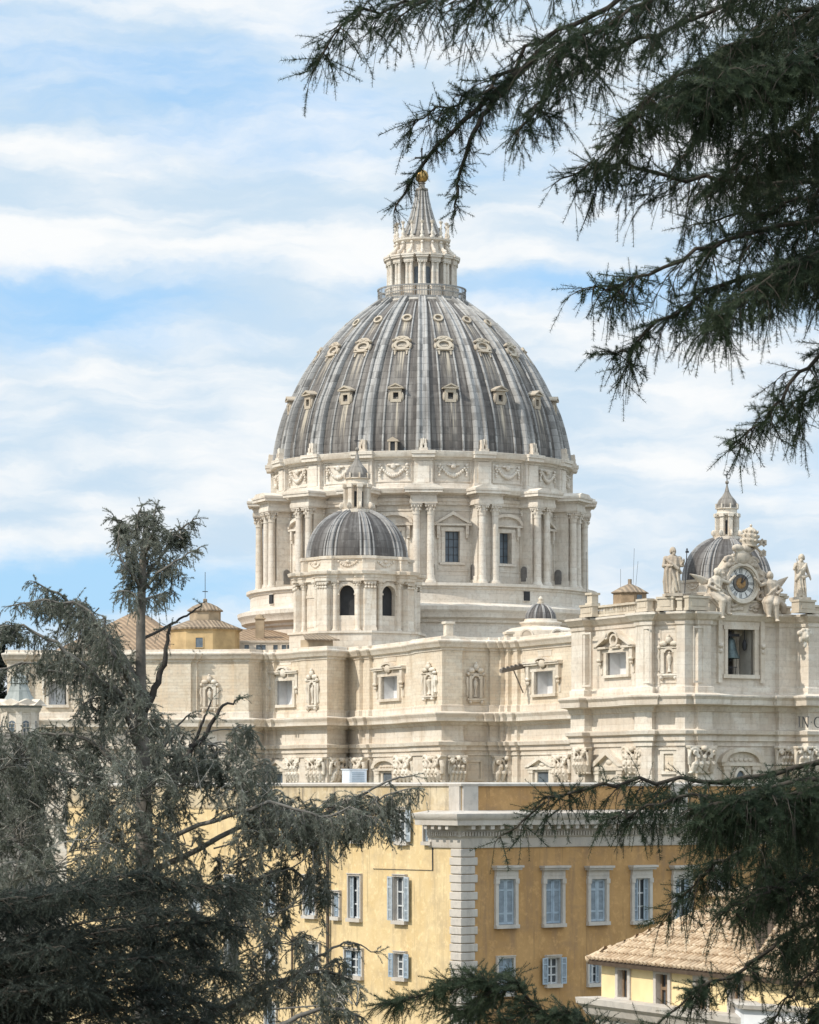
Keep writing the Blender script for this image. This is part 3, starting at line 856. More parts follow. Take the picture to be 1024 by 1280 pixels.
# ------------------------------------------------------------------ church walls
def ray_on(A, B, u):
    """point of the plan line A-B that the bearing of photograph column u meets"""
    k = (u - 512.0) / F
    dx, dy = B.x - A.x, B.y - A.y
    t = (k * A.y - A.x) / (dx - k * dy)
    return Vector((A.x + dx * t, A.y + dy * t))
BOUNDS = {}
def plan(corners, sections):
    """corners: plan points; sections[i]: [(u0, u1, step out)] along corner i -> i+1. Returns the stepped polyline and each section's ends"""
    lines, bounds = [], []
    for i, ss in enumerate(sections):
        A, B = corners[i], corners[i + 1]
        t = (B - A).normalized()
        n = Vector((t.y, -t.x))
        for u0, u1, o in ss:
            a = A if u0 is None else ray_on(A, B, u0)
            b = B if u1 is None else ray_on(A, B, u1)
            lines.append([a + n * o, b + n * o, t, i])
            bounds.append((512 + F * a.x / a.y, 512 + F * b.x / b.y))
    for k in range(len(lines) - 1):
        p, q = lines[k], lines[k + 1]
        if p[3] != q[3]:
            den = p[2].x * q[2].y - p[2].y * q[2].x
            w = q[0] - p[0]
            s = (w.x * q[2].y - w.y * q[2].x) / den
            x = p[0] + p[2] * s
            p[1] = x.copy()
            q[0] = x.copy()
    poly = []
    for a, b, t, i in lines:
        for p in (a, b):
            if not poly or (poly[-1] - p).length > 1e-4:
                poly.append(p)
    BOUNDS[id(poly)] = bounds
    return poly, [(l[0], l[1]) for l in lines]
def frame_of(a, b, u):
    """wall point under column u on section a-b, the angle of the wall and metres of wall per photograph column"""
    p = ray_on(a, b, u)
    q = ray_on(a, b, u + 1)
    t = b - a
    return p, math.atan2(t.y, t.x), (q - p).length

def at(u, Y):
    return Vector((gx(u, Y), Y))
ck = lambda y: 472.8 + (y - 472.8) * 0.86
BC = [at(11, 540), at(9, ck(527)), at(120, ck(526)), at(306, ck(523)), at(328, ck(529)), at(409, ck(511)), at(440, ck(518)), at(558, 472.8), at(636, 477.0), at(735, 452)]
SEC_B = [
    [(None, None, 0)],
    [(9, 30, 1.15), (30, 38, .55), (38, 104, 0), (104, None, .55)],
    [(None, 140, .55), (140, 203, 0), (203, 211, .55), (211, 240, 1.15), (240, 247, .55), (247, 294, 0), (294, None, 1.15)],
    [(None, None, 1.15)],
    [(None, 340, 1.15), (340, 346, .55), (346, 376, 0), (376, 383, .55), (383, None, 1.15)],
    [(None, 423, 1.15), (423, None, .55)],
    [(None, 458, 1.15), (458, 466, .55), (466, 520, 0), (520, 527, .55), (527, None, 1.15)],
    [(None, 574, 1.15), (574, 611, 0), (611, 622, .55), (622, None, 1.15)],
    [(None, 644, 1.15), (644, 651, .55), (651, None, 0)],
]
GZ = -26.0
church = thing('church_nave', 'long stepped travertine side of the basilica with square attic windows and carved niches', 'church', (BC[6].x, BC[6].y, GZ))
bpoly, bsec = plan(BC, SEC_B)
def cbuild(mb, name, mats, smooth=32):
    return mb.build(name, mats, church, None, 0, smooth, church)
mb = MB(); mb.sweep(bpoly, [(0, GZ), (0, 4.85)])
cbuild(mb, 'lower_wall', TRAV, 20)
mb = MB()
mb.sweep(bpoly, [(-.3, 4.8), (.22, 4.85), (.22, 5.5), (.48, 5.56), (.48, 6.2), (.85, 6.3), (.95, 6.8), (.15, 7.0), (.10, 9.2), (.35, 9.3), (.55, 9.7), (1.5, 9.85), (1.55, 10.4), (1.8, 10.9), (1.8, 11.05), (.3, 11.3), (-.3, 11.3)])
cbuild(mb, 'entablature', TRAV, 20)
mb = MB()
mb.sweep(bpoly, [(-.3, 20.2), (.15, 20.3), (.2, 20.65), (.55, 20.8), (.75, 21.25), (.95, 21.55), (.95, 21.75), (.35, 21.9), (.3, 22.35), (-1.5, 22.4)])
cbuild(mb, 'attic_cornice', TRAV, 20)
mb = MB()
mb.sweep(bpoly, [(-.2, 11.25), (.22, 11.3), (.22, 12.2), (-.2, 12.35)])
cbuild(mb, 'attic_base', TRAV, 20)

def mounted(mb, name, mats, parent, p, ang, z, smooth=32):
    o = mb.build(name, mats, parent, (p.x - parent.location.x, p.y - parent.location.y, z - parent.location.z), ang, smooth)
    return o
def attic_window(Wd, H, depth=3.2, style='shell'):
    """square attic opening: eared frame, side consoles, hood and shell; origin in the middle of the opening, front at y = 0"""
    mb = MB()
    a, b = Wd / 2, H / 2
    tx, tz = Wd * 0.13, H * 0.12
    mb.box(-a - tx, -a, -.3, .3, -b, b)
    mb.box(a, a + tx, -.3, .3, -b, b)
    mb.box(-a - tx * 1.5, a + tx * 1.5, -.32, .3, b, b + tz)
    mb.box(-a - tx * 1.3, a + tx * 1.3, -.45, .3, -b - tz, -b)
    mb.box(-a - tx * 1.9, a + tx * 1.9, -.18, 0, b + tz, b + tz * 2.3)
    for s in (-1, 1):
        xc = s * (a + tx * 2.3)
        mb.box(xc - tx * .55, xc + tx * .55, -.55, 0, b * .35, b + tz * 2.2)
        mb.ell((xc, -.5, b * .35), (tx * .7, .35, tz * .8), 8, 6)
        mb.ell((xc, -.4, b * .05), (tx * .5, .25, tz * .9), 8, 6)
        mb.box(xc - tx * .4, xc + tx * .4, -.12, 0, -b * .9, b * .35)
    zt = b + tz * 2.3
    if style == 'shell':
        for s in (-1, 1):
            x0, x1 = sorted((s * Wd * .2, s * (a + tx * 3.4)))
            mb.box(x0, x1, -.75, 0, zt, zt + .28)
            mb.box(x0, x1, -.9, 0, zt + .28, zt + .5)
        mb.ring(arc(0, zt + .5, Wd * .36, H * .2, PI, 0, 12), arc(0, zt + .5, Wd * .27, H * .12, PI, 0, 12), 0, -.85, closed=False)
        mb.ell((0, -.45, zt + .2), (Wd * .17, .4, H * .2), 10, 8)
        for s in (-1, 1):
            mb.ell((s * Wd * .25, -.4, zt + .45), (Wd * .1, .35, H * .09), 8, 6)
        mb.box(-Wd * .36, Wd * .36, -.06, 0, zt + H * .38, zt + H * .62)
        mb.box(-Wd * .4, Wd * .4, -.1, 0, zt + H * .62, zt + H * .66)
    else:
        hw, e = a + tx * 3.6, .3
        ro = [(-hw, zt), (-Wd * .22, zt + H * .62), (-Wd * .22, zt + H * .44), (-hw + .9, zt)]
        for s in (-1, 1):
            mb.prism([(s * x, z) for x, z in ro][::s], 0, -1.0)
            mb.box(min(s * hw, s * Wd * .38), max(s * hw, s * Wd * .38), -.8, 0, zt - .3, zt)
        mb.ring(arc(0, zt + H * .32, Wd * .33, H * .42, 0, PI, 12), arc(0, zt + H * .32, Wd * .24, H * .32, 0, PI, 12), 0, -1.0, closed=False)
        n = 18
        mb.ring(arc(0, zt + H * .28, Wd * .21, H * .29, 0, 2 * PI, n)[:-1], arc(0, zt + H * .28, Wd * .13, H * .2, 0, 2 * PI, n)[:-1], 0, -.7)
        mb.prism(arc(0, zt + H * .28, Wd * .135, H * .205, 0, 2 * PI, n)[:-1], 0, -.12, 3)
        for s in (-1, 1):
            mb.ell((s * Wd * .15, -.4, zt), (Wd * .1, .35, H * .09), 8, 6)
        mb.box(-Wd * .2, Wd * .2, -.6, 0, zt - H * .1, zt - .02)
    mb.recess(-a, a, -b, b, depth, 1, 1)
    mb.box(a - Wd * .12, a - .02, .6, .9, -b + .02, b - .05, 2)      # dark strip inside the right edge of the opening
    return mb
def niche(w, hh, mirror=1):
    """carved wall niche: arched plate in a shade colour between strips, scrolls and a shell above, a bracketed shelf below; origin at its middle"""
    mb = MB()
    for s in (-1, 1):
        mb.box(s * w * .30 - w * .075, s * w * .30 + w * .075, -.38, 0, -hh * .36, hh * .18)
        mb.box(s * w * .45 - w * .06, s * w * .45 + w * .06, -.2, 0, -hh * .33, hh * .12)
        mb.tube([(s * w * .46, -.2, hh * .14), (s * w * .50, -.25, hh * .02), (s * w * .44, -.2, -hh * .14), (s * w * .48, -.2, -hh * .30)], [w * .06, w * .075, w * .045, w * .06], 7)
        mb.ell((s * w * .26, -.35, hh * .30), (w * .2, .4, hh * .065), 9, 6)
        mb.ell((s * w * .44, -.3, hh * .22), (w * .1, .35, hh * .05), 8, 6)
        mb.ell((s * w * .33, -.35, -hh * .46), (w * .09, .4, hh * .05), 7, 5)
    mb.ring(arc(0, hh * .1, w * .27, hh * .11, 0, PI, 10), arc(0, hh * .1, w * .17, hh * .07, 0, PI, 10), 0, -.4, closed=False)
    mb.box(-w * .48, w * .48, -.42, 0, hh * .2, hh * .235)
    mb.ell((0, -.4, hh * .38), (w * .14, .4, hh * .085), 10, 8)
    mb.ell((0, -.4, hh * .46), (w * .08, .3, hh * .05), 8, 6)
    mb.box(-w * .5, w * .5, -.6, 0, -hh * .41, -hh * .37)
    mb.box(-w * .42, w * .42, -.4, 0, -hh * .45, -hh * .41)
    mb.lathe([(w * .09, -hh * .33), (w * .05, -hh * .25), (w * .05, -hh * .18), (w * .115, -hh * .05), (w * .12, hh * .02), (w * .05, hh * .07), (w * .07, hh * .10), (.01, hh * .13)], 12, 0, Matrix.Translation((0, -.12, 0)))
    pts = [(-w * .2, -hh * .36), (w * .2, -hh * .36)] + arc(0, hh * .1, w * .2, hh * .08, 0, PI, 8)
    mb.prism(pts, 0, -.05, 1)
    return mb
def capital(w, hh):
    """wide composite capital: necking, two rows of curling leaves, corner scrolls, flower and concave top; origin at its foot"""
    mb = MB()
    mb.box(-w * .47, w * .47, -.5, .2, -hh * .02, hh * .04)
    mb.prism([(-w * .42, hh * .04), (w * .42, hh * .04), (w * .5, hh * .88), (-w * .5, hh * .88)], .2, -.32)
    for row, (za, zb, xs_) in enumerate(((.04, .36, (-.36, -.12, .12, .36)), (.30, .60, (-.25, 0, .25)))):
        for x in xs_:
            x *= w
            mb.tube([(x, -.42, hh * za), (x, -.55, hh * (za + zb) * .5), (x, -.75, hh * (zb - .05)), (x, -1.05, hh * zb), (x, -1.1, hh * (zb - .07))], [w * .07, w * .10, w * .105, w * .085, w * .04], 8)
            mb.ell((x, -.5, hh * (za + zb) * .45), (w * .115, .2, hh * .13), 9, 6)
    for s in (-1, 1):
        cx_, cz_ = s * w * .37, hh * .76
        pts = [(cx_ + w * .15 * (1 - q / 13) * math.cos(q * .75 + .4) * s, -.75 - .035 * q, cz_ + w * .15 * (1 - q / 13) * math.sin(q * .75 + .4)) for q in range(12)]
        mb.tube(pts, [w * (.052 - .0022 * q) for q in range(12)], 7)
        mb.ell((cx_, -.75, cz_), (w * .07, .4, w * .07), 9, 7)
        mb.tube([(s * w * .04, -.6, hh * .62), (s * w * .14, -.75, hh * .80), (s * w * .30, -.8, hh * .88)], [w * .04, w * .05, w * .045], 7)
        mb.tube([(s * w * .5, -.3, hh * .30), (s * w * .53, -.45, hh * .6), (s * w * .5, -.6, hh * .8)], [w * .05, w * .06, w * .05], 7)
    mb.ell((0, -1.0, hh * .90), (w * .12, .4, hh * .11), 9, 7)
    mb.prism([(-w * .54, hh * .91), (w * .54, hh * .91), (w * .57, hh), (-w * .57, hh)], .2, -.85)
    return mb
def aedicule(w, hh, kind, dark):
    """lower opening with little columns and a gable or an arch; origin at the middle of its foot"""
    mb = MB()
    zc = hh * .62
    for s in (-1, 1):
        x = s * w * .36
        mb.box(x - w * .06, x + w * .06, -.5, 0, 0, zc)
        mb.box(x - w * .09, x + w * .09, -.6, 0, zc - .5, zc)
    mb.box(-w * .27, -w * .19, -.25, 0, 0, zc - .35)
    mb.box(w * .19, w * .27, -.25, 0, 0, zc - .35)
    mb.box(-w * .27, w * .27, -.25, 0, zc - .35, zc)
    mb.box(-w / 2, w / 2, -.7, 0, zc, zc + hh * .07)
    z1 = zc + hh * .07
    if kind == 'gable':
        mb.ring([(-w * .54, z1), (0, hh), (w * .54, z1)], [(-w * .38, z1 + .01), (0, hh * .9), (w * .38, z1 + .01)], 0, -.9, closed=False)
        mb.prism([(-w * .4, z1 + .01), (w * .4, z1 + .01), (0, hh * .91)], 0, -.3)
        mb.ell((0, -.35, z1 + hh * .08), (w * .1, .2, hh * .05), 8, 6)
    else:
        mb.ring(arc(0, z1, w * .54, hh - z1, PI, 0, 14), arc(0, z1 + .01, w * .42, (hh - z1) * .72, PI, 0, 14), 0, -.9, closed=False)
        mb.prism(arc(0, z1 + .01, w * .43, (hh - z1) * .74, PI, 0, 14), 0, -.3)
        for k in range(5):
            mb.ell((w * (.24 - .12 * k), -.35, z1 + hh * .06), (w * .06, .2, hh * .04), 7, 5)
    if dark:
        mb.recess(-w * .19, w * .19, 0.02, zc - .37, 0.02, 1, 1, None, -.06)
    else:
        mb.box(-w * .19, w * .19, -.1, 0, 0.02, zc - .37, 0)
    return mb
SHADEST = plain('shaded stone hollow', (0.40, 0.335, 0.265), 0.9, 0.2, 0.8)  # darker stone colour painted as the shade of shallow hollows

# attic wall with the openings cut out, and the carved pieces that stand on it
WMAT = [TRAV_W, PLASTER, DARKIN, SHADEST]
mb = MB()
holes = {}
def sec_for(secs, u):
    for i, (ua, ub) in enumerate(BOUNDS[id(bpoly if secs is bsec else tpoly)]):
        if ua - 1e-6 <= u <= ub + 1e-6:
            return i
    raise ValueError(u)
wins = [(357.0, 20.5, 851, 881, 'shell'), (488.3, 20.5, 845.5, 873.5, 'shell'), (681.5, 23.5, 839, 867.5, 'shell'), (72, 22, 851, 881, 'shell')]
for u, wpx, v0, v1, st in wins:
    i = sec_for(bsec, u)
    p, ang, mpp = frame_of(*bsec[i], u)
    s = (p - bsec[i][0]).length
    w = wpx * mpp
    z1, z0 = vz(v0, p.y), vz(v1, p.y)
    holes.setdefault(i, []).append((s - w / 2, s + w / 2, z0, z1))
    mounted(attic_window(w, z1 - z0, 1.9, st), 'window', WMAT, church, p, ang, (z0 + z1) / 2)
# full stepped wall, jogs included
k = 0
for j in range(len(bpoly) - 1):
    a, b = bpoly[j], bpoly[j + 1]
    hs = ()
    for i, (p, q) in enumerate(bsec):
        if (p - a).length < 1e-3 and (q - b).length < 1e-3:
            hs = holes.get(i, ())
    mb.wall(a, b, 11.3, 20.3, hs)
cbuild(mb, 'attic_wall', BRICKW, 0)
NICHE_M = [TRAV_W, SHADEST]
for u, wpx, v0, v1 in ((262, 22, 843, 890), (392, 14, 836, 888), (538.5, 16, 828, 876), (594, 22, 828, 880), (168, 22, 843, 890)):
    i = sec_for(bsec, u)
    p, ang, mpp = frame_of(*bsec[i], u)
    mounted(niche(wpx * mpp, vz(v0, p.y) - vz(v1, p.y)), 'niche', NICHE_M, church, p, ang, (vz(v0, p.y) + vz(v1, p.y)) / 2, 40)
for u0, u1 in ((212, 239), (328, 339), (361, 379), (386, 408), (410, 433), (442, 459), (498, 520), (535, 557), (559, 582), (615, 646), (696, 716)):
    u = (u0 + u1) / 2
    i = sec_for(bsec, u)
    p, ang, mpp = frame_of(*bsec[i], u)
    carve(mounted(capital((u1 - u0) * mpp * .93, 3.9), 'capital', TRAV_W, church, p, ang, 0.9, 50), .075, 1)
for u, wpx, hm, kind, dark in ((350, 26, 3.7, 'gable', 1), (486, 30, 3.6, 'arch', 1), (680.5, 37, 3.6, 'gable', 1)):
    i = sec_for(bsec, u)
    p, ang, mpp = frame_of(*bsec[i], u)
    mounted(aedicule(wpx * mpp, hm + 1.5, kind, dark), 'framed_opening', [TRAV_W, PANE], church, p, ang, 4.6 - hm - 1.5)
for u, wpx in ((592, 22),):
    i = sec_for(bsec, u)
    p, ang, mpp = frame_of(*bsec[i], u)
    w = wpx * mpp / 2
    m2 = MB()
    m2.ring([(-w, 0), (w, 0), (w, 3.2), (-w, 3.2)], [(-w * .72, .35), (w * .72, .35), (w * .72, 2.85), (-w * .72, 2.85)], 0, -.25)
    mounted(m2, 'blind_panel', TRAV_W, church, p, ang, 1.0)
# hoist beam with its strut on the re-entrant wall
p, ang, mpp = frame_of(*bsec[-1], 656)
m2 = MB()
q0, q1 = px(656, 832, p.y - .3), px(626, 839, p.y - 4)
m2.tube([q0, q1], [.42, .36], 4)
m2.tube([q0 + (q1 - q0) * .5, px(654, 866, p.y - .2)], .1, 5)
for k in range(6):
    c_ = q0 + (q1 - q0) * (k / 6 + .05)
    m2.box(c_.x - .15, c_.x + .15, c_.y - .7, c_.y + .7, c_.z + .3, c_.z + .48)
cbuild(m2, 'hoist_beam', plain('grey weathered timber', (0.17, 0.15, 0.13), 0.8, 0.3))
# flat roof behind the parapet
mb = MB()
rp = [(q.x, q.y, 22.0) for q in bpoly]
rp += [(at(800, 470).x, 470, 22.0), (at(800, 640).x, 640, 22.0), (at(11, 640).x, 640, 22.0)]
mb.add(rp, [tuple(range(len(rp)))])
cbuild(mb, 'flat_roof', plain('terrace paving', (0.36, 0.32, 0.26), 0.9, 0.2, 0.5), 0)
# pedestal finials on the parapet
def finial(u, v0, v1, Y, w=.9, kind=0):
    m = MB()
    c = px(u, v1, Y)
    hh = vz(v0, Y) - vz(v1, Y)
    m.box(-w, w, -w, w, 0, .5)
    m.box(-w * .62, w * .62, -w * .62, w * .62, .5, hh - .35)
    m.box(-w * .85, w * .85, -w * .85, w * .85, hh - .35, hh)
    o = m.build('chimney_finial', TRAV_W, church, (c.x - church.location.x, c.y - church.location.y, c.z - GZ), .4)
    return o
finial(560.5, 777, 799, 474.5)
finial(636, 790, 800, 479, .8)

# tiled roofs behind the left part
def tiles(name, light, dark, pitch=.9):
    m, t = new_mat(name)
    P = t.n('ShaderNodeNewGeometry').outputs['Position']
    x, y, z = t.sep(P)
    w = t.math('SINE', t.math('MULTIPLY', t.math('ADD', x, t.math('MULTIPLY', y, .35)), 2 * PI / pitch))
    n = t.noise(P, .5, 5, .65)
    n2 = t.noise(P, 2.5, 3, .6)
    c = t.mix(t.rng(n, .35, .7), light, dark)
    c = t.mix(t.math('MULTIPLY', t.rng(w, .1, -1.0), .55), c, [k * .55 for k in dark])
    c = t.mix(t.math('MULTIPLY', t.rng(n2, .5, .8), .4), c, [k * 1.3 for k in light])
    finish(t, c, .9, t.math('ADD', w, n2), .12, .6)
    return m
ROOFT = tiles('old roof tiles', (0.36, 0.255, 0.165), (0.25, 0.175, 0.115))
mb = MB()
base = [at(60, 533), at(120, 527), at(240, 527), at(262, 560), at(200, 600), at(90, 600)]
bz = 22.4
ap1, ap2 = px(170, 763, 560), px(190, 765, 585)
vs = [(q.x, q.y, bz) for q in base] + [tuple(ap1), (ap2.x, ap2.y, ap1.z)]
mb.add(vs, [(0, 1, 6), (1, 2, 6), (2, 3, 7, 6), (3, 4, 7), (4, 5, 7), (5, 0, 6, 7)])
e0, e1, r0, r1 = px(236, 800, 538), px(372, 806, 538), px(190, 782, 556), px(372, 789, 556)
mb.add([tuple(e0), tuple(e1), tuple(r1), tuple(r0), (r1.x, 575, e1.z), (r0.x, 575, e0.z)], [(0, 1, 2, 3), (3, 2, 4, 5)])
cbuild(mb, 'tiled_roof', ROOFT, 0)
# low storey with small windows under that roof
a, b = at(236, 535.5), at(372, 535.5)
z0, z1 = 22.0, px(0, 803, 535.5).z + .25
mb = MB()
hs, wl = [], []
for u0 in (291, 308.5, 323, 329.5, 344.5, 355, 362):
    s = gx(u0, 535.5) - a.x
    hs.append((s - .38, s + .38, 22.7, 23.95))
mb.wall(a, b, z0, z1, hs)
mb.sweep([a, b], [(-.2, z1 - .35), (.25, z1 - .3), (.3, z1), (-.3, z1 + .05)])
up = cbuild(mb, 'upper_storey', TRAV)
for u0 in (291, 308.5, 323, 329.5, 344.5, 355, 362):
    m = MB()
    m.box(-.44, .44, .12, .2, 22.6, 24.0)
    m.ring([(-.5, 22.55), (.5, 22.55), (.5, 24.05), (-.5, 24.05)], [(-.38, 22.7), (.38, 22.7), (.38, 23.95), (-.38, 23.95)], .1, -.08, 1)
    m.build('small_window', [PANE, TRAV_W], church, (gx(u0, 535.5) - church.location.x, 535.5 - church.location.y, -GZ), 0)

# ------------------------------------------------------------------ facade corner block with the bell opening
TC = [at(724, 441), at(815, 422.5), at(855.5, 420), at(1075, 435.5), at(1082, 452)]
SEC_T = [
    [(None, 741, 1.2), (741, 803, 0), (803, None, 1.0)],
    [(None, 819, 1.0), (819, 849, .1), (849, None, .75)],
    [(None, 865, .75), (865, 881, 1.4), (881, 970, 0), (970, 976, .75), (976, 991, .75), (991, None, 3.4)],
    [(None, None, 0)],
]
facade = thing('church_facade', 'projecting travertine facade corner with a bell opening and carved inscription', 'church', (TC[1].x, TC[1].y, GZ))
tpoly, tsec = plan(TC, SEC_T)
def fbuild(mb, name, mats, smooth=32):
    return mb.build(name, mats, facade, None, 0, smooth, facade)
mb = MB(); mb.sweep(tpoly, [(0, GZ), (0, 5.6)])
fbuild(mb, 'lower_wall', TRAV_B, 20)
mb = MB()
mb.sweep(tpoly, [(-.3, 5.5), (.22, 5.55), (.22, 6.15), (.5, 6.22), (.5, 6.9), (.9, 7.1), (1.0, 7.55), (.15, 7.75), (.10, 10.0), (.35, 10.1), (.6, 10.75), (1.75, 10.95), (1.8, 11.6), (2.1, 12.0), (2.1, 12.2), (.4, 12.5), (-.3, 12.5)])
fbuild(mb, 'entablature', TRAV_B, 20)
mb = MB()
mb.sweep(tpoly, [(-.3, 21.4), (.15, 21.5), (.2, 22.0), (.45, 22.15), (.75, 22.55), (1.05, 22.85), (1.05, 23.1), (.4, 23.2), (-1.5, 23.25)])
fbuild(mb, 'attic_cornice', TRAV_B, 20)
mb = MB()
mb.sweep(tpoly, [(-.2, 12.45), (.3, 12.5), (.3, 13.3), (-.2, 13.45)])
fbuild(mb, 'attic_base', TRAV_B, 20)
ah = {}
i = sec_for(tsec, 772.5)
p, ang, mpp = frame_of(*tsec[i], 772.5)
s = (p - tsec[i][0]).length
w, z1, z0 = 25 * mpp, vz(815.5, p.y), vz(843.5, p.y)
ah[i] = [(s - w / 2, s + w / 2, z0, z1)]
mounted(attic_window(w, z1 - z0, 1.9, 'pediment'), 'window', WMAT, facade, p, ang, (z0 + z1) / 2)
# bell opening
i2 = sec_for(tsec, 925)
pb, angb, mppb = frame_of(*tsec[i2], 925)
s = (pb - tsec[i2][0]).length
wb, bz1, bz0 = 33.5 * mppb, vz(787, pb.y), vz(843.5, pb.y)
ah[i2] = [(s - wb / 2, s + wb / 2, bz0, bz1)]
hb = bz1 - bz0
mb = MB()
a_ = wb / 2
for s_ in (-1, 1):
    x0, x1 = sorted((s_ * a_, s_ * (a_ + .45)))
    mb.box(x0, x1, -.35, .5, bz0, bz1)
    x0, x1 = sorted((s_ * (a_ + .45), s_ * (a_ + .8)))
    mb.box(x0, x1, -.18, 0, bz0 - .2, bz1 + .3)
    xc = s_ * (a_ + 1.3)
    mb.box(xc - .32, xc + .32, -.45, 0, bz0 - 1.1, bz1 + 1.7)
    mb.box(xc - .42, xc + .42, -.6, 0, bz1 - 2.0, bz1 - 1.7)
    mb.ell((xc, -.5, bz1 - 2.2), (.42, .4, .35), 9, 7)
    mb.ell((xc, -.45, bz1 - 2.9), (.32, .3, .35), 9, 7)
mb.box(-a_ - .7, a_ + .7, -.4, .5, bz1, bz1 + .5)
mb.box(-a_ - .9, a_ + .9, -.25, 0, bz1 + .5, bz1 + 1.0)
mb.box(-a_ - .8, a_ + .8, -.5, .5, bz0 - .5, bz0)
mb.recess(-a_, a_, bz0, bz1, 5.5, 1, 2)
for s_, xx in ((0, 1.35), (0, 1.9)):
    column(mb, xx, 3.0, .26, bz0, bz1 - .6, 10, .7, 3, False)
mb.box(.9, 2.35, 2.4, 3.6, bz1 - .6, bz1, 3)
for k in range(7):      # iron railing
    mb.box(-a_ + .25 + .25 * k, -a_ + .3 + .25 * k, .3, .36, bz0, bz0 + 1.0, 4)
mb.box(-a_, -a_ + 2.0, .3, .36, bz0 + .95, bz0 + 1.05, 4)
mb.ell((1.7, 1.2, bz1 - 2.0), (.32, .3, .75), 9, 7, 4); mb.box(1.66, 1.74, 1.16, 1.24, bz1 - 1.4, bz1, 4)
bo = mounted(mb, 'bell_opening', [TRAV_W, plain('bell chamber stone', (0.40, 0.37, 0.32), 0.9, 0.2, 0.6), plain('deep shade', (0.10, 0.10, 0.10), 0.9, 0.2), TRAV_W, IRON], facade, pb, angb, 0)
# attic wall
mb = MB()
for j in range(len(tpoly) - 1):
    a, b = tpoly[j], tpoly[j + 1]
    hs = ()
    for k, (p_, q_) in enumerate(tsec):
        if (p_ - a).length < 1e-3 and (q_ - b).length < 1e-3:
            hs = ah.get(k, ())
    mb.wall(a, b, 12.5, 21.5, hs)
fbuild(mb, 'attic_wall', TRAV_B, 0)
rr_ = [(q.x, q.y, 23.0) for q in tpoly] + [(at(1082, 480).x, 480, 23.0), (at(800, 480).x, 480, 23.0)]
mb = MB(); mb.add(rr_, [tuple(range(len(rr_)))])
q = [Vector((a[0], a[1])) for a in rr_[len(tpoly) - 1:]] + [tpoly[0]]
for k in range(len(q) - 1):
    mb.wall(q[k], q[k + 1], GZ, 23.0)
fbuild(mb, 'flat_roof', plain('facade roof paving', (0.36, 0.32, 0.26), 0.9, 0.2, 0.5), 0)
p, ang, mpp = frame_of(*tsec[sec_for(tsec, 837.5)], 837.5)
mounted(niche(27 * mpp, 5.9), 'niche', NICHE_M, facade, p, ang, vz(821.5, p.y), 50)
# pilaster panels of the front and the carved head
for u0, u1 in ((867, 879.5), (825, 846), (728, 739), (805, 813)):
    u = (u0 + u1) / 2
    p, ang, mpp = frame_of(*tsec[sec_for(tsec, u)], u)
    w = (u1 - u0) * mpp / 2
    m = MB()
    m.ring([(-w, 0), (w, 0), (w, 7.4), (-w, 7.4)], [(-w * .86, .25), (w * .86, .25), (w * .86, 7.15), (-w * .86, 7.15)], 0, -.1)
    mounted(m, 'wall_panel', TRAV_B, facade, p, ang, 13.8)
p, ang, mpp = frame_of(*tsec[sec_for(tsec, 1004)], 1004)
m = MB()
m.ell((0, -.45, 0), (.62, .6, .8), 12, 9)
m.ell((0, -.95, -.12), (.16, .3, .22), 7, 6)
for s_ in (-1, 1):
    m.ell((s_ * .75, -.3, .35), (.5, .35, .4), 8, 6)
    m.ell((s_ * .62, -.3, -.45), (.3, .3, .55), 8, 6)
    m.ell((s_ * .3, -.5, .75), (.4, .35, .3), 8, 6)
m.ell((0, -.35, -1.15), (.35, .3, .5), 8, 6)
carve(mounted(m, 'carved_head', TRAV_W, facade, p, ang, vz(795, p.y)), .09)
for u0, u1 in ((722, 739), (784, 812), (859, 892), (969, 990), (993, 1010), (1012, 1040), (702, 720)):
    u = (u0 + u1) / 2
    try:
        p, ang, mpp = frame_of(*tsec[sec_for(tsec, u)], u)
    except ValueError:
        continue
    carve(mounted(capital((u1 - u0) * mpp * .93, 3.6), 'capital', TRAV_W, facade, p, ang, 1.95, 50), .075, 1)
for u, wpx, hm, kind, dark in ((764, 40, 2.9, 'gable', 0), (924, 50, 2.95, 'arch', 1)):
    p, ang, mpp = frame_of(*tsec[sec_for(tsec, u)], u)
    if kind == 'gable':
        mounted(aedicule(wpx * mpp, 7.5, kind, dark), 'framed_opening', [TRAV_W, PANE], facade, p, ang, 5.2 - 7.5)
    else:
        m = aedicule(wpx * mpp, 6.4, kind, 0)
        w = wpx * mpp
        z0_ = 0.62 * 6.4
        m.ring(arc(0, z0_ - 2.0, w * .17, 1.9, 0, PI, 14), arc(0, z0_ - 2.0, w * .12, 1.4, 0, PI, 14), 0, -.45, closed=False)
        m.prism(arc(0, z0_ - 2.0, w * .125, 1.42, 0, PI, 14), 0, -.14, 1)
        mounted(m, 'framed_opening', [TRAV_W, PANE], facade, p, ang, 5.35 - 6.4)
p, ang, mpp = frame_of(*tsec[sec_for(tsec, 837)], 837)
m = MB()
m.ring([(-1.25, 0), (1.25, 0), (1.25, 3.4), (-1.25, 3.4)], [(-.72, .4), (.72, .4), (.72, 2.7), (-.72, 2.7)], 0, -.3)
m.box(-1.4, 1.4, -.45, 0, 3.2, 3.5)
m.box(-.73, .73, -.08, 0, .35, 2.75, 1)
mounted(m, 'blind_panel', [TRAV_W, BRICKW], facade, p, ang, 1.8)
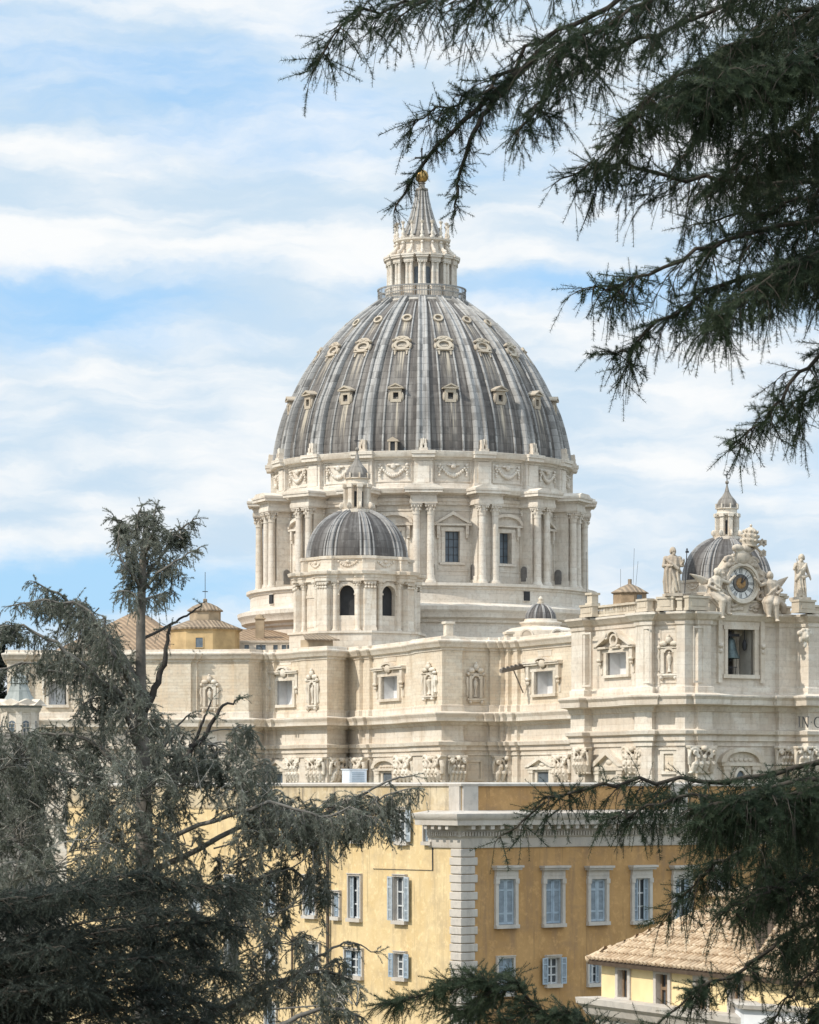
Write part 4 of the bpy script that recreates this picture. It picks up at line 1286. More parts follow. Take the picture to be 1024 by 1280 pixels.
# inscription
def letter(ch, hh, M, mb):
    st, th, y0, y1 = hh * .13, hh * .05, 0.0, -.05
    def bar(x0, z0, x1, z1, w):
        d_ = Vector((x1 - x0, z1 - z0)).normalized()
        n_ = Vector((-d_.y, d_.x)) * w / 2
        mb.prism([(x0 + n_.x, z0 + n_.y), (x0 - n_.x, z0 - n_.y), (x1 - n_.x, z1 - n_.y), (x1 + n_.x, z1 + n_.y)], y0, y1, 0, M)
    def serif(x, z, w=.26):
        mb.box(x - hh * w / 2, x + hh * w / 2, y1, y0, z - th / 2 * (1 if z > 0 else 0), z + th / 2 if z > 0 else th / 2, 0, M)
    if ch == 'I':
        bar(0, 0, 0, hh, st); serif(0, 0, .32); serif(0, hh, .32)
        return .36 * hh
    if ch == 'N':
        bar(0, 0, 0, hh, th * 1.5); bar(.62 * hh, 0, .62 * hh, hh, th * 1.5)
        M2 = M @ Matrix.Translation((0, -.004, 0))
        M, k = M2, M
        bar(.02 * hh, hh, .60 * hh, 0, st)
        M = k
        serif(0, 0); serif(0, hh); serif(.62 * hh, hh)
        return .95 * hh
    if ch == 'C':
        o = arc(.48 * hh, hh / 2, .48 * hh, .52 * hh, PI * .27, PI * 1.73, 22)
        ii = [(x * 1.0 + .03 * hh, z) for x, z in arc(.48 * hh, hh / 2, .37 * hh, .46 * hh, PI * .27, PI * 1.73, 22)]
        mb.ring(o, ii, y0, y1, 0, M, closed=False)
        return .95 * hh
    if ch == '.':
        mb.box(-.05 * hh, .05 * hh, y1, y0, .45 * hh, .55 * hh, 0, M)
        return .2 * hh
LETM = plain('dark inscription letters', (0.10, 0.095, 0.09), 0.7, 0.15, 2.0)
si = sec_for(tsec, 1003)
p, ang, mpp = frame_of(*tsec[si], 998.5)
m = MB()
x = 0.0
for ch, adv in (('I', .42), ('N', 1.02), ('.', .3), ('C', .9)):
    letter(ch, 1.42, Matrix.Translation((x, -.115, 0)), m)
    x += adv * 1.42
mounted(m, 'inscription', LETM, facade, p, ang, vz(909.3, p.y), 0)

# parapet of the block: pedestals and balusters
par = thing('parapet', 'pale stone parapet with short balustrade and pedestals along the facade roof edge', 'parapet', (TC[1].x, TC[1].y, 23.25))
BAL = stone('parapet stone', (0.60, 0.535, 0.43), (0.45, 0.38, 0.29), course=50, joint=0, streak=.45)
def parapet_run(u0, u1, z1, solid, off=-.1, name='pedestal', dep=.9, secs=tsec):
    i_ = sec_for(secs, (u0 + u1) / 2)
    a = ray_on(*secs[i_], u0)
    b = ray_on(*secs[i_], u1)
    t = (b - a).normalized()
    an = math.atan2(t.y, t.x)
    Lw = (b - a).length
    m = MB()
    zz0, zz1 = 0, z1 - 23.25
    if solid:
        m.box(0, Lw, -off - dep + .5, -off + .5, zz0, zz1 - .28)
        m.box(-.12, Lw + .12, -off - dep + .35, -off + .6, zz1 - .28, zz1)
        m.box(-.1, Lw + .1, -off - dep + .4, -off + .55, zz0, .35)
        if Lw > 2.2:
            m.box(.4, Lw - .4, -off - dep + .44, -off, .55, zz1 - .5)
    else:
        m.box(0, Lw, -off - .4, -off + .2, zz0, .3)
        m.box(0, Lw, -off - .45, -off + .25, zz1 - .28, zz1)
        n = max(2, int(Lw / .42))
        for k in range(n):
            xx = (k + .5) * Lw / n
            m.lathe([(.10, .3), (.17, .55), (.08, zz1 - .65), (.13, zz1 - .28)], 8, 0, Matrix.Translation((xx, -off - .1, 0)))
    return m.build(name, BAL, par, (a.x - par.location.x, a.y - par.location.y, 0), an)
parapet_run(728, 743, 24.95, True)
parapet_run(743, 799, 24.75, False, .2, 'balustrade')
for u in (758, 773.5, 787.5):
    parapet_run(u - 1, u + 1, 24.8, True, .15, 'pedestal', .7)
parapet_run(799, 812, 24.95, True)
parapet_run(815.5, 827, 24.9, True, .05)
parapet_run(828.5, 848, 25.1, True, .55, 'pedestal', 1.5)
parapet_run(849, 855, 24.9, True, .2)
parapet_run(857, 882, 25.15, True, .3)
parapet_run(961, 987, 24.3, True, -.2)
parapet_run(992, 1012, 25.0, True, .1, 'pedestal', 1.6)
parapet_run(1012, 1040, 24.4, True, -.2)
m = MB()
c = px(741, 753, 438)
m.box(-.75, .75, -.75, .75, 0, .4); m.box(-.55, .55, -.55, .55, .4, 1.5); m.box(-.75, .75, -.75, .75, 1.5, 1.8)
m.build('post', BAL, par, (c.x - par.location.x, c.y - par.location.y, 24.9 - 23.25), .6)
# ------------------------------------------------------------------ bell, statues, clock, turrets
def on_wall(p, ang, x, y, z):
    """point at x along the wall, y behind it, height z"""
    return Vector((p.x + x * math.cos(ang) - y * math.sin(ang), p.y + x * math.sin(ang) + y * math.cos(ang), z))
q = on_wall(pb, angb, -.35, 1.6, bz1 - .1)
bell = thing('bell', 'big dark bronze bell hanging in the facade opening', 'bell', (q.x, q.y, bz0 + 2.2), angb)
hbell = 3.2
mb = MB()
mb.lathe([(1.25, 0), (1.28, .12), (1.1, .45), (.85, 1.1), (.68, 1.9), (.6, 2.4), (.35, 2.75), (.05, 2.85)], 28)
mb.build('bell_body', BRONZE, bell, (0, 0, 0), 0, 60)
mb = MB()
mb.box(-1.4, 1.4, -.16, .16, 2.95, 3.3); mb.box(-.12, .12, -.12, .12, 2.7, 3.0)
mb.box(-.12, .12, -.12, .12, 3.3, hb - 2.2)
mb.build('headstock', IRON, bell)
mb = MB()
mb.tube([(0, 0, 2.4), (0, 0, -.15)], .08, 6); mb.ell((0, 0, -.2), (.2, .2, .25), 8, 6)
mb.build('clapper', IRON, bell)

STAT = stone('statue stone', (0.60, 0.53, 0.43), (0.37, 0.30, 0.23), course=50, joint=0, streak=.8, blot=.9, grey=(0.22, 0.205, 0.185))
def robe(mb, prof, folds=11, amp=.10, tw=.5, n=56, M=None, seed=1):
    """draped body: stacked ovals (z, rx, ry, cx, cy) with hanging folds"""
    rs = random.Random(seed)
    ph = [rs.uniform(0, 6.28) for _ in range(4)]
    vs, fs = [], []
    for z, rx, ry, cx, cy, a in prof:
        for i in range(n):
            th = 2 * PI * i / n
            f = 1 + a * amp * (math.sin(folds * th + ph[0] + tw * z) + .6 * math.sin((folds * .5) * th + ph[1] - tw * 1.6 * z) + .4 * math.sin(3 * th + ph[2] + z))
            vs.append((cx + rx * f * math.sin(th), cy - ry * f * math.cos(th), z))
    k = len(prof)
    for j in range(k - 1):
        for i in range(n):
            i2 = (i + 1) % n
            fs.append((j * n + i, j * n + i2, (j + 1) * n + i2, (j + 1) * n + i))
    fs += [tuple(range(n - 1, -1, -1)), tuple((k - 1) * n + i for i in range(n))]
    return mb.add(vs, fs, 0, M)
def head(mb, c, r, face=0.0, beard=True, M=None, hair=.3):
    T = Matrix.Translation(c) @ Matrix.Rotation(face, 4, 'Z')
    T = (M @ T) if M is not None else T
    mb.ell((0, 0, 0), (r * .78, r * .92, r * 1.08), 16, 12, 0, T)
    mb.ell((0, r * .12, r * .22), (r * .88, r * .95, r * .92), 14, 10, 0, T)
    mb.ell((0, -r * .95, -r * .08), (r * .13, r * .2, r * .25), 8, 6, 0, T)
    mb.ell((0, -r * .78, r * .24), (r * .52, r * .2, r * .12), 10, 6, 0, T)
    for s in (-1, 1):
        mb.ell((s * r * .36, -r * .72, -r * .12), (r * .24, r * .2, r * .2), 8, 6, 0, T)
        mb.ell((s * r * .82, r * .1, -r * .2), (r * .22, r * .45, r * .75), 10, 8, 0, T)
    if beard:
        mb.ell((0, -r * .6, -r * .95), (r * .45, r * .4, r * .6), 12, 8, 0, T)
    mb.ell((0, -r * .82, -r * .45), (r * .26, r * .12, r * .1), 8, 6, 0, T)
    mb.tube([(0, .1 * r, -r * .7), (0, .15 * r, -r * 1.9)], [r * .5, r * .6], 10, 0, T)
def limb(mb, pts, rad, M=None):
    mb.tube(pts, rad, 10, 0, M)
    for p, r in zip(pts, rad):
        mb.ell(p, (r, r, r), 9, 7, 0, M)
def hand(mb, c, s, d, M=None):
    """palm with curled fingers and thumb; d = direction of the fingers"""
    c, d = Vector(c), Vector(d).normalized()
    side = d.orthogonal().normalized()
    up = d.cross(side)
    mb.ell(c, (s * .55, s * .4, s * .55), 8, 6, 0, M)
    for k in range(4):
        o = side * (k - 1.5) * s * .28
        L_ = s * (.85, 1.0, .95, .7)[k]
        mb.tube([c + o, c + o + d * L_ * .6, c + o + d * L_ * .9 + up * s * .25], [s * .16, s * .15, s * .11], 6, 0, M)
    mb.tube([c - side * s * .4, c - side * s * .75 + d * s * .4], [s * .17, s * .12], 6, 0, M)
def saint(u, vfoot, Y, H, label, kind, rot):
    base = px(u, vfoot, Y)
    t = thing('statue', label, 'statue', base, rot)
    k = H / 5.7
    m = MB()
    if kind == 0:
        robe(m, [(0.0, 1.02, .8, .05, 0, 1.2), (.5, .98, .78, .03, 0, 1.2), (1.6, .95, .74, 0, 0, 1.0), (2.4, .93, .70, -.04, .02, .9), (3.0, .92, .68, -.06, .04, .9),
                 (3.6, .98, .68, -.05, .06, .8), (4.1, 1.02, .64, -.02, .08, .6), (4.45, .88, .55, 0, .08, .3), (4.7, .45, .40, 0, .05, .1), (4.85, .25, .28, 0, .02, 0)], 12, .10, .6, seed=3)
        head(m, (0.04, -.05, 5.27), .42, .35)
        limb(m, [(-.85, 0, 4.3), (-1.12, -.25, 3.4), (-.55, -.8, 3.35)], [.34, .30, .2]); hand(m, (-.4, -.88, 3.4), .3, (.8, -.2, .2))
        limb(m, [(.85, 0, 4.3), (1.1, -.3, 3.5), (1.18, -.75, 3.9)], [.34, .28, .18]); hand(m, (1.2, -.85, 4.05), .28, (0, -.3, 1))
        robe(m, [(.1, .55, .35, -.55, -.35, 1.5), (1.5, .55, .38, -.6, -.38, 1.5), (2.8, .6, .4, -.55, -.42, 1.2), (3.5, .45, .3, -.45, -.5, .8)], 7, .16, .8, seed=5)
        m.tube([(-1.0, -.45, 4.35), (-.4, -.78, 3.7), (.5, -.78, 3.0), (1.0, -.3, 2.5)], [.2, .24, .24, .18], 8)
        m.tube([(-.4, -.75, 3.1), (.1, -.85, 1.6), (.35, -.8, .3)], [.16, .2, .14], 7)
        m.tube([(.4, -.7, 2.9), (.5, -.82, 1.6), (.75, -.7, .3)], [.14, .17, .12], 7)
    else:
        robe(m, [(0.0, .78, .7, .1, 0, 1.3), (.6, .74, .66, .08, 0, 1.3), (1.7, .72, .62, .02, 0, 1.1), (2.5, .70, .60, -.06, .02, .9), (3.0, .66, .56, -.08, .04, .8),
                 (3.6, .74, .58, -.02, .06, .7), (4.1, .82, .56, .04, .08, .5), (4.45, .74, .5, .06, .08, .3), (4.7, .4, .36, .08, .05, .1), (4.85, .24, .26, .1, .02, 0)], 10, .11, .8, seed=8)
        head(m, (0.16, -.05, 5.24), .43, -.5)
        limb(m, [(-.65, 0, 4.3), (-1.0, -.35, 3.7), (-.85, -.75, 4.2)], [.27, .22, .16]); hand(m, (-.85, -.85, 4.35), .27, (-.1, -.2, 1))
        limb(m, [(.75, .05, 4.3), (1.08, .05, 3.4), (1.3, -.2, 2.7)], [.27, .23, .15]); hand(m, (1.35, -.25, 2.5), .27, (.2, -.2, -1))
        m.tube([(.75, -.2, 4.45), (.1, -.68, 3.6), (-.55, -.55, 2.7), (-.7, -.1, 2.2)], [.2, .24, .24, .2], 8)
        m.tube([(-.7, -.3, 2.9), (.2, -.72, 2.6), (.9, -.3, 2.9)], [.2, .24, .2], 8)
        for x in (-.3, .05, .4):
            m.tube([(x - .1, -.62, 2.5), (x, -.72, 1.3), (x + .12, -.66, .2)], [.1, .14, .1], 7)
    for i in range(len(m.v)):
        m.v[i] = tuple(c * k for c in m.v[i])
    carve(m.build('figure', STAT, t), .05, 1)
    b = MB()
    b.box(-1.15, 1.15, -1.0, 1.0, -.32, .06)
    b.build('plinth', STAT, t)
    s = MB()
    if kind == 0:
        s.tube([(1.28 * k, -.95 * k, 0.05), (1.55 * k, -.95 * k, 5.2 * k)], .065, 7)
        s.ell((1.57 * k, -.95 * k, 5.35 * k), (.12, .12, .2), 8, 6)
        s.box(1.38 * k, 1.80 * k, -.98 * k, -.92 * k, 4.95 * k, 5.2 * k)
        s.build('halberd', IRON, t)
    else:
        s.tube([(-.75 * k, -.95 * k, 3.6 * k), (-.98 * k, -.95 * k, 5.0 * k)], .07, 7)
        s.build('staff', STAT, t)
    return t
i_ = sec_for(tsec, 838)
saint(841, 742.5, 420.0, 6.15, 'bearded stone saint in heavy robes with a halberd, left of the clock', 0, math.radians(8))
saint(1000.5, 747.5, 431.0, 5.95, 'slimmer stone saint with one hand raised, right of the clock', 1, math.radians(20))

# clock in its carved frame
pc, angc, mppc = frame_of(*tsec[sec_for(tsec, 924)], 924)
clock = thing('sculpted_clock', 'oval stone clock with roman numerals in a carved scroll frame below a papal tiara', 'clock', (pc.x, pc.y, 23.2), angc)
clock.scale.x = 1.24
CX, CZ, RX, RZ = 0.0, vz(729.3, pc.y) - 23.2, 1.82, 2.13
KX, KZ = 2.32, 2.78
def csh(mb, name, mats, parent=None, smooth=35):
    return mb.build(name, mats, parent or clock, None, 0, smooth)
n = 48
mb = MB()
mb.ring(arc(CX, CZ, KX, KZ, 0, 2 * PI, n)[:-1], arc(CX, CZ, RX * .98, RZ * .98, 0, 2 * PI, n)[:-1], .9, -.75)
mb.ring(arc(CX, CZ, KX * .96, KZ * .96, 0, 2 * PI, n)[:-1], arc(CX, CZ, RX * 1.08, RZ * 1.08, 0, 2 * PI, n)[:-1], -.7, -.95)
csh(mb, 'rim', TRAV_W)
mb = MB()
mb.prism(arc(CX, CZ, RX, RZ, 0, 2 * PI, n)[:-1], .2, -.35)
face = csh(mb, 'dial', [plain('pale dial', (0.66, 0.655, 0.63), 0.7, 0.12, 2.0)])
mb = MB()
mb.ring(arc(CX, CZ, RX * .99, RZ * .99, 0, 2 * PI, n)[:-1], arc(CX, CZ, RX * .95, RZ * .95, 0, 2 * PI, n)[:-1], -.3, -.37)
mb.ring(arc(CX, CZ, RX * .58, RZ * .58, 0, 2 * PI, n)[:-1], arc(CX, CZ, RX * .52, RZ * .52, 0, 2 * PI, n)[:-1], -.3, -.37)
NUM = ['XII', 'I', 'II', 'III', 'IIII', 'V', 'VI', 'VII', 'VIII', 'IX', 'X', 'XI']
for k, s in enumerate(NUM):
    a = k * PI / 6
    ux, uz = math.sin(a), math.cos(a)
    C0 = Vector((CX + RX * .77 * ux, CZ + RZ * .77 * uz))
    er, et = Vector((ux * RX, uz * RZ)).normalized(), Vector((uz, -ux))
    wd = {'I': .13, 'V': .22, 'X': .24}
    tot = sum(wd[ch] for ch in s)
    x = -tot / 2
    def stroke(x0, h0, x1, h1, w=.06):
        p0, p1 = C0 + et * x0 + er * h0, C0 + et * x1 + er * h1
        dd = (p1 - p0).normalized()
        nn = Vector((-dd.y, dd.x)) * w / 2
        mb.prism([tuple(p0 + nn), tuple(p0 - nn), tuple(p1 - nn), tuple(p1 + nn)], -.3, -.372 - .001 * k)
    hh = .34
    for ch in s:
        xm = x + wd[ch] / 2
        if ch == 'I':
            stroke(xm, -hh, xm, hh, .05)
        elif ch == 'V':
            stroke(x + .03, hh, xm, -hh, .05); stroke(x + wd[ch] - .03, hh, xm, -hh, 0.035)
        else:
            stroke(x + .03, hh, x + wd[ch] - .03, -hh, .05); stroke(x + .03, -hh, x + wd[ch] - .03, hh, 0.035)
        x += wd[ch]
csh(mb, 'numerals', plain('dark numerals', (0.07, 0.08, 0.09), 0.6, 0.1), face, 0)
mb = MB()
mb.prism(arc(CX, CZ, RX * .52, RZ * .52, 0, 2 * PI, 36)[:-1], -.3, -.42)
mb.prism(arc(CX, CZ, RX * .34, RZ * .34, 0, 2 * PI, 36)[:-1], -.3, -.46, 1)
csh(mb, 'centre_disc', [plain('dark bronze ring', (0.13, 0.115, 0.10), 0.6, 0.4, 2.5), plain('tarnished gold', (0.27, 0.165, 0.075), 0.5, 0.5, 3.0, metal=.4)], face)
mb = MB()
mb.tube([(CX, -.55, CZ), (CX + .25, -.55, CZ + 1.0)], [.09, .04], 5)
mb.tube([(CX, -.55, CZ), (CX + .95, -.55, CZ + 1.15)], [.07, .03], 5)
csh(mb, 'hands', IRON, face)
# block behind and relief frieze below
mb = MB()
mb.box(-3.1, 3.1, -.35, 1.8, .0, 1.45)
mb.box(-3.3, 3.3, -.5, 1.9, 1.45, 1.7)
mb.prism([(-2.9, 1.7), (2.9, 1.7), (2.2, 5.6), (.9, 7.6), (-.9, 7.6), (-2.2, 5.6)], 1.7, .1)
csh(mb, 'block', BAL)
mb = MB()
rr2 = random.Random(4)
for k in range(26):
    mb.ell((-2.6 + 5.2 * rr2.random(), -.4, .25 + 1.0 * rr2.random()), (.25 + .25 * rr2.random(), .22, .12 + .12 * rr2.random()), 8, 6)
carve(csh(mb, 'relief', STAT), .07, 2)
mb = MB()
for s in (-1, 1):      # side scrolls that climb the clock
    for (x0, z0, r0, turns) in ((2.55, 2.2, .75, 1.2), (2.5, 4.9, .8, 1.3), (1.45, 6.75, .75, 1.2)):
        pts, rad = [], []
        for i in range(20):
            a = i / 19 * turns * 2 * PI
            rr_i = r0 * (1 - .75 * i / 19)
            pts.append((s * (x0 + rr_i * math.cos(a)), -.45 - .3 * i / 19, z0 + rr_i * math.sin(a)))
            rad.append(.3 - .12 * i / 19)
        mb.tube(pts, rad, 8)
    mb.tube([(s * 2.9, -.3, 1.6), (s * 3.0, -.35, 3.2), (s * 2.75, -.35, 4.6), (s * 2.2, -.4, 6.0), (s * 1.3, -.4, 7.2), (s * .5, -.45, 7.7)], [.4, .35, .42, .38, .4, .35], 8)
    for k in range(9):
        a = .25 + k * .27
        mb.ell((s * 2.95 * math.cos(a * .62), -.55, CZ - .3 + 3.55 * math.sin(a * .62)), (.32, .3, .3), 8, 6)
    head(mb, (s * 1.9, -.6, 6.25), .42, -s * .4, False)
mb.ell((0, -.7, 7.3), (.95, .5, 1.0), 14, 10)
mb.ring(arc(0, 7.35, 1.25, 1.3, 0, 2 * PI, 24)[:-1], arc(0, 7.35, .85, .9, 0, 2 * PI, 24)[:-1], 0, -.9)
mb.ell((-.55, -.6, 8.55), (.75, .5, .55), 10, 8); mb.ell((.55, -.6, 8.5), (.7, .5, .6), 10, 8)
carve(csh(mb, 'scroll_frame', STAT), .06, 1)
mb = MB()
T = Matrix.Translation((1.15, -.35, 8.75)) @ Matrix.Scale(.82, 4, (1, 0, 0)) @ Matrix.Rotation(.10, 4, 'Y')
mb.lathe([(.75, 0), (1.0, .15), (.95, .4), (1.2, .75), (1.22, 1.0), (1.05, 1.1), (1.15, 1.45), (1.1, 1.7), (.9, 1.8), (.95, 2.1), (.75, 2.4), (.35, 2.65), (.1, 2.75), (.2, 2.95), (.05, 3.15)], 20, 0, T)
for zr, rr3 in ((.75, 1.24), (1.4, 1.18), (2.0, .98)):
    for k in range(10):
        a = k * PI / 5
        mb.ell((rr3 * math.sin(a), -rr3 * math.cos(a), zr + .12), (.16, .16, .2), 6, 5, 0, T)
csh(mb, 'tiara', STAT, None, 50)
mb = MB()
for x0, z0, x1, z1 in ((1.0, 8.0, 3.3, 9.7), (1.3, 9.3, 3.2, 7.9)):
    mb.tube([(x0, -.4, z0), (x1, -.3, z1)], .14, 7)
    dx_, dz_ = (x1 - x0), (z1 - z0)
    l_ = math.hypot(dx_, dz_)
    nx, nz = -dz_ / l_, dx_ / l_
    for k in (.82, .93):
        xx, zq = x0 + dx_ * k, z0 + dz_ * k
        mb.box(xx - .28, xx + .28, -.5, -.2, zq - .28, zq + .28)
        mb.tube([(xx - nx * .5, -.35, zq - nz * .5), (xx + nx * .5, -.35, zq + nz * .5)], .12, 6)
csh(mb, 'crossed_keys', STAT)
def angel(x, z, mirror, label):
    q = on_wall(pc, angc, x, -.9, 23.2 + z)
    t = thing('angel_statue', label, 'statue', q, angc)
    t.scale = (1.32, 1.15, 1.18)
    M = Matrix.Scale(-1, 4, (1, 0, 0)) if mirror else Matrix.Identity(4)
    m = MB()
    # seated on the slope of the frame, body leaning to the clock, legs hanging outward
    robe(m, [(1.5, .85, .75, -.15, 0, .8), (2.1, .78, .66, -.1, 0, .8), (2.8, .74, .58, .05, 0, .6), (3.4, .82, .55, .15, 0, .4), (3.75, .5, .42, .2, 0, .2), (3.95, .26, .27, .22, 0, 0)], 9, .1, .8, M=M, seed=11)
    head(m, (.3, -.1, 4.35), .42, .5, False, M)
    limb(m, [(.3, -.3, 1.7), (1.0, -.95, 1.25), (1.0, -1.0, -.25)], [.52, .42, .24], M)
    limb(m, [(-.3, -.3, 1.7), (.25, -1.1, 1.0), (.1, -1.15, -.7)], [.55, .44, .24], M)
    m.ell((1.1, -1.2, -.4), (.22, .4, .16), 8, 6, 0, M); m.ell((.15, -1.35, -.85), (.22, .4, .16), 8, 6, 0, M)
    robe(m, [(-.1, .35, .3, .7, -.6, 1.4), (.6, .7, .5, .55, -.5, 1.4), (1.3, 1.1, .7, .2, -.35, 1.2), (1.9, .95, .7, -.1, -.1, .8)], 8, .14, .9, M=M, seed=14)
    limb(m, [(.85, -.05, 3.4), (1.5, -.3, 3.15), (2.1, -.3, 3.75)], [.27, .22, .16], M); hand(m, (2.25, -.3, 3.9), .26, (.7, 0, .5), M)
    limb(m, [(-.5, -.05, 3.4), (-1.0, -.4, 2.7), (-.3, -.85, 2.3)], [.27, .22, .16], M); hand(m, (-.15, -.9, 2.3), .26, (1, -.2, 0), M)
    m.tube([(-.6, -.4, 3.2), (.2, -.62, 2.6), (.8, -.4, 2.0)], [.14, .17, .14], 7, 0, M)
    m.tube([(-.9, .1, 1.6), (-1.4, -.1, .9), (-1.5, -.1, .1)], [.4, .45, .3], 8, 0, M)
    carve(m.build('figure', STAT, t), .05, 1)
    return t, M
def wing(t, M, root, tip, w, name='wing', light=True):
    m = MB()
    root, tip = Vector(root), Vector(tip)
    ax = tip - root
    for k in range(9):
        f = k / 8
        p0 = root + ax * (.05 + .35 * f)
        p1 = root + ax * (.45 + .55 * f) + Vector((0, 0, -w * (1 - f)))
        m.tube([p0, (p0 + p1) / 2 + Vector((0, -.05, .06)), p1], [.16, .2, .06], 6, 0, M)
    m.tube([root, root + ax * .5 + Vector((0, 0, .12)), tip], [.28, .24, .07], 8, 0, M)
    carve(m.build(name, STAT, t), .06, 1)
t, M = angel(-4.7, .15, False, 'seated stone angel with outspread wing on the left side of the clock')
wing(t, M, (-.3, .35, 3.1), (-2.9, .3, 4.0), .6)
wing(t, M, (.4, .45, 3.3), (2.0, .5, 3.9), .6)
t, M = angel(4.7, .0, True, 'seated stone angel with raised dark wing on the right side of the clock')
wing(t, M, (-.3, .35, 3.0), (-2.5, .5, 4.3), .9)

# ------------------------------------------------------------------ roof turrets, little cupola
OCH = plain('ochre plaster', (0.44, 0.315, 0.165), 0.9, 0.2, 0.5)
OCH2 = plain('grey ochre plaster', (0.36, 0.28, 0.19), 0.9, 0.25, 0.5)
RTIL = tiles('turret tiles', (0.34, 0.26, 0.18), (0.22, 0.17, 0.125), .7)
q = px(256.5, 818, 531)
tr = thing('roof_turret', 'ochre octagonal roof turret with two tiled tiers and a lightning rod', 'turret', q, math.radians(16))
def tb(mb, name, mats, smooth=20):
    return mb.build(name, mats, tr, None, 0, smooth)
s_ = 531 / F
mb = MB(); mb.lathe([(44 * s_, 0), (44 * s_, 28 * s_), (46 * s_, 29 * s_), (46 * s_, 31 * s_)], 8)
tb(mb, 'lower_wall', OCH)
mb = MB(); mb.lathe([(48 * s_, 30 * s_), (48.5 * s_, 32 * s_), (22 * s_, 42 * s_)], 8)
tb(mb, 'lower_roof', RTIL)
mb = MB(); mb.lathe([(20 * s_, 40 * s_), (20 * s_, 53.5 * s_), (22 * s_, 54 * s_)], 8)
tb(mb, 'upper_wall', OCH2)
mb = MB(); mb.lathe([(23 * s_, 53.5 * s_), (23 * s_, 55 * s_), (16 * s_, 60 * s_), (8 * s_, 63.5 * s_), (2.6 * s_, 65 * s_), (2.6 * s_, 69 * s_), (.01, 70 * s_)], 8)
tb(mb, 'upper_roof', RTIL)
mb = MB(); mb.tube([(0, 0, 69 * s_), (0, 0, 103 * s_)], .05, 5); mb.box(-.45, .45, -.05, .05, 78 * s_, 79 * s_)
tb(mb, 'lightning_rod', IRON)
m = MB()
ap_ = 44 * s_ * math.cos(PI / 8)
m.box(-.6, .6, -ap_ - .03, -ap_ + .1, 7 * s_, 19 * s_)
m.ring([(-.72, 6 * s_), (.72, 6 * s_), (.72, 20 * s_), (-.72, 20 * s_)], [(-.6, 7 * s_), (.6, 7 * s_), (.6, 19 * s_), (-.6, 19 * s_)], -ap_ + .1, -ap_ - .12, 1)
for r_ in (PI / 8 - PI / 4, ):
    m.build('window', [PANE, OCH], tr, None, r_)
q = px(787.5, 757, 445)
tr2 = thing('roof_turret', 'small brown brick turret with a low tiled roof behind the facade parapet', 'turret', q, math.radians(10))
s_ = 445 / F
RBR = plain('brown brick', (0.27, 0.195, 0.125), 0.9, 0.3, 0.8)
mb = MB(); mb.lathe([(21.5 * s_, -1), (21.5 * s_, 15 * s_)], 8); mb.build('wall', RBR, tr2, None, 0, 20)
mb = MB(); mb.lathe([(24 * s_, 15 * s_), (24.5 * s_, 16 * s_), (12 * s_, 23 * s_), (2.5 * s_, 27 * s_), (2.5 * s_, 33 * s_), (.01, 33.2 * s_)], 8); mb.build('roof', RTIL, tr2, None, 0, 20)
m = MB()
ap_ = 21.5 * s_ * math.cos(PI / 8)
m.box(-.42, .42, -ap_ - .05, -ap_ + .1, 6 * s_, 12.5 * s_)
m.build('window', PANE, tr2, None, PI / 8)
for k, (dx, hh) in enumerate(((-1.2, 46), (5 * s_, 72), (0.9, 56))):
    m = MB(); m.tube([(dx, .5, 18 * s_), (dx + .2 * k, .5, hh * s_)], .025, 4); m.build('antenna', IRON, tr2)
q = px(733, 752, 460)
m = MB(); m.tube([(0, 0, -4), (0, 0, 62 * 460 / F)], .035, 5); m.box(-.12, .12, -.12, .12, -4.2, -3.9)
tag(m.build('lightning_rod', IRON, None, q), 'thin grey lightning rod between the drum and the facade roof', 'lightning rod')
# cupola over the aisle
q = px(676, 798, 486)
s_ = 486 / F
cu = thing('aisle_cupola', 'tiny lead cupola with a stone knob on a low round base above the nave wall', 'cupola', q)
mb = MB()
mb.lathe([(46 * s_, -1.2), (46 * s_, 8 * s_), (38 * s_, 12 * s_), (24 * s_, 14.5 * s_), (24.5 * s_, 16.5 * s_), (26.5 * s_, 18.5 * s_), (26.5 * s_, 20 * s_), (21 * s_, 21 * s_), (20 * s_, 24 * s_)], 40)
mb.build('base', TRAV, cu)
mb = MB()
pr = [(18.5 * s_ * math.cos(a), (23.5 + 19.5 * math.sin(a)) * s_) for a in np.linspace(0, 1.35, 12)]
mb.lathe(pr, 40); mb.build('shell', LEAD_D, cu, None, 0, 60)
mb = rib_mesh(pr, lambda k: (.42 - .2 * k, .14), SEC, 0, 0.0)
o = mb.build('rib', LEAD_DR, cu, None, .2, 40); spin(o, 10, 2 * PI / 10)
mb = MB(); mb.lathe([(4.5 * s_, 42 * s_), (4.5 * s_, 45.5 * s_), (2.5 * s_, 46 * s_), (3.2 * s_, 49.5 * s_), (2 * s_, 51.5 * s_), (.01, 53 * s_)], 14)
mb.build('knob', TRAV_W, cu)
for a in (-.42, .42):
    m = MB()
    R_ = 46 * s_
    m.ring(arc(0, 1.2 * s_, 9 * s_, 9 * s_, 0, PI, 10), arc(0, 1.2 * s_, 6.8 * s_, 6.8 * s_, 0, PI, 10), -R_ + .6, -R_ - .12, closed=False)
    m.prism(arc(0, 1.2 * s_, 6.9 * s_, 6.9 * s_, 0, PI, 10), -R_ + .6, -R_ - .03, 1)
    m.build('lunette', [TRAV_W, SHADEST], cu, None, a)
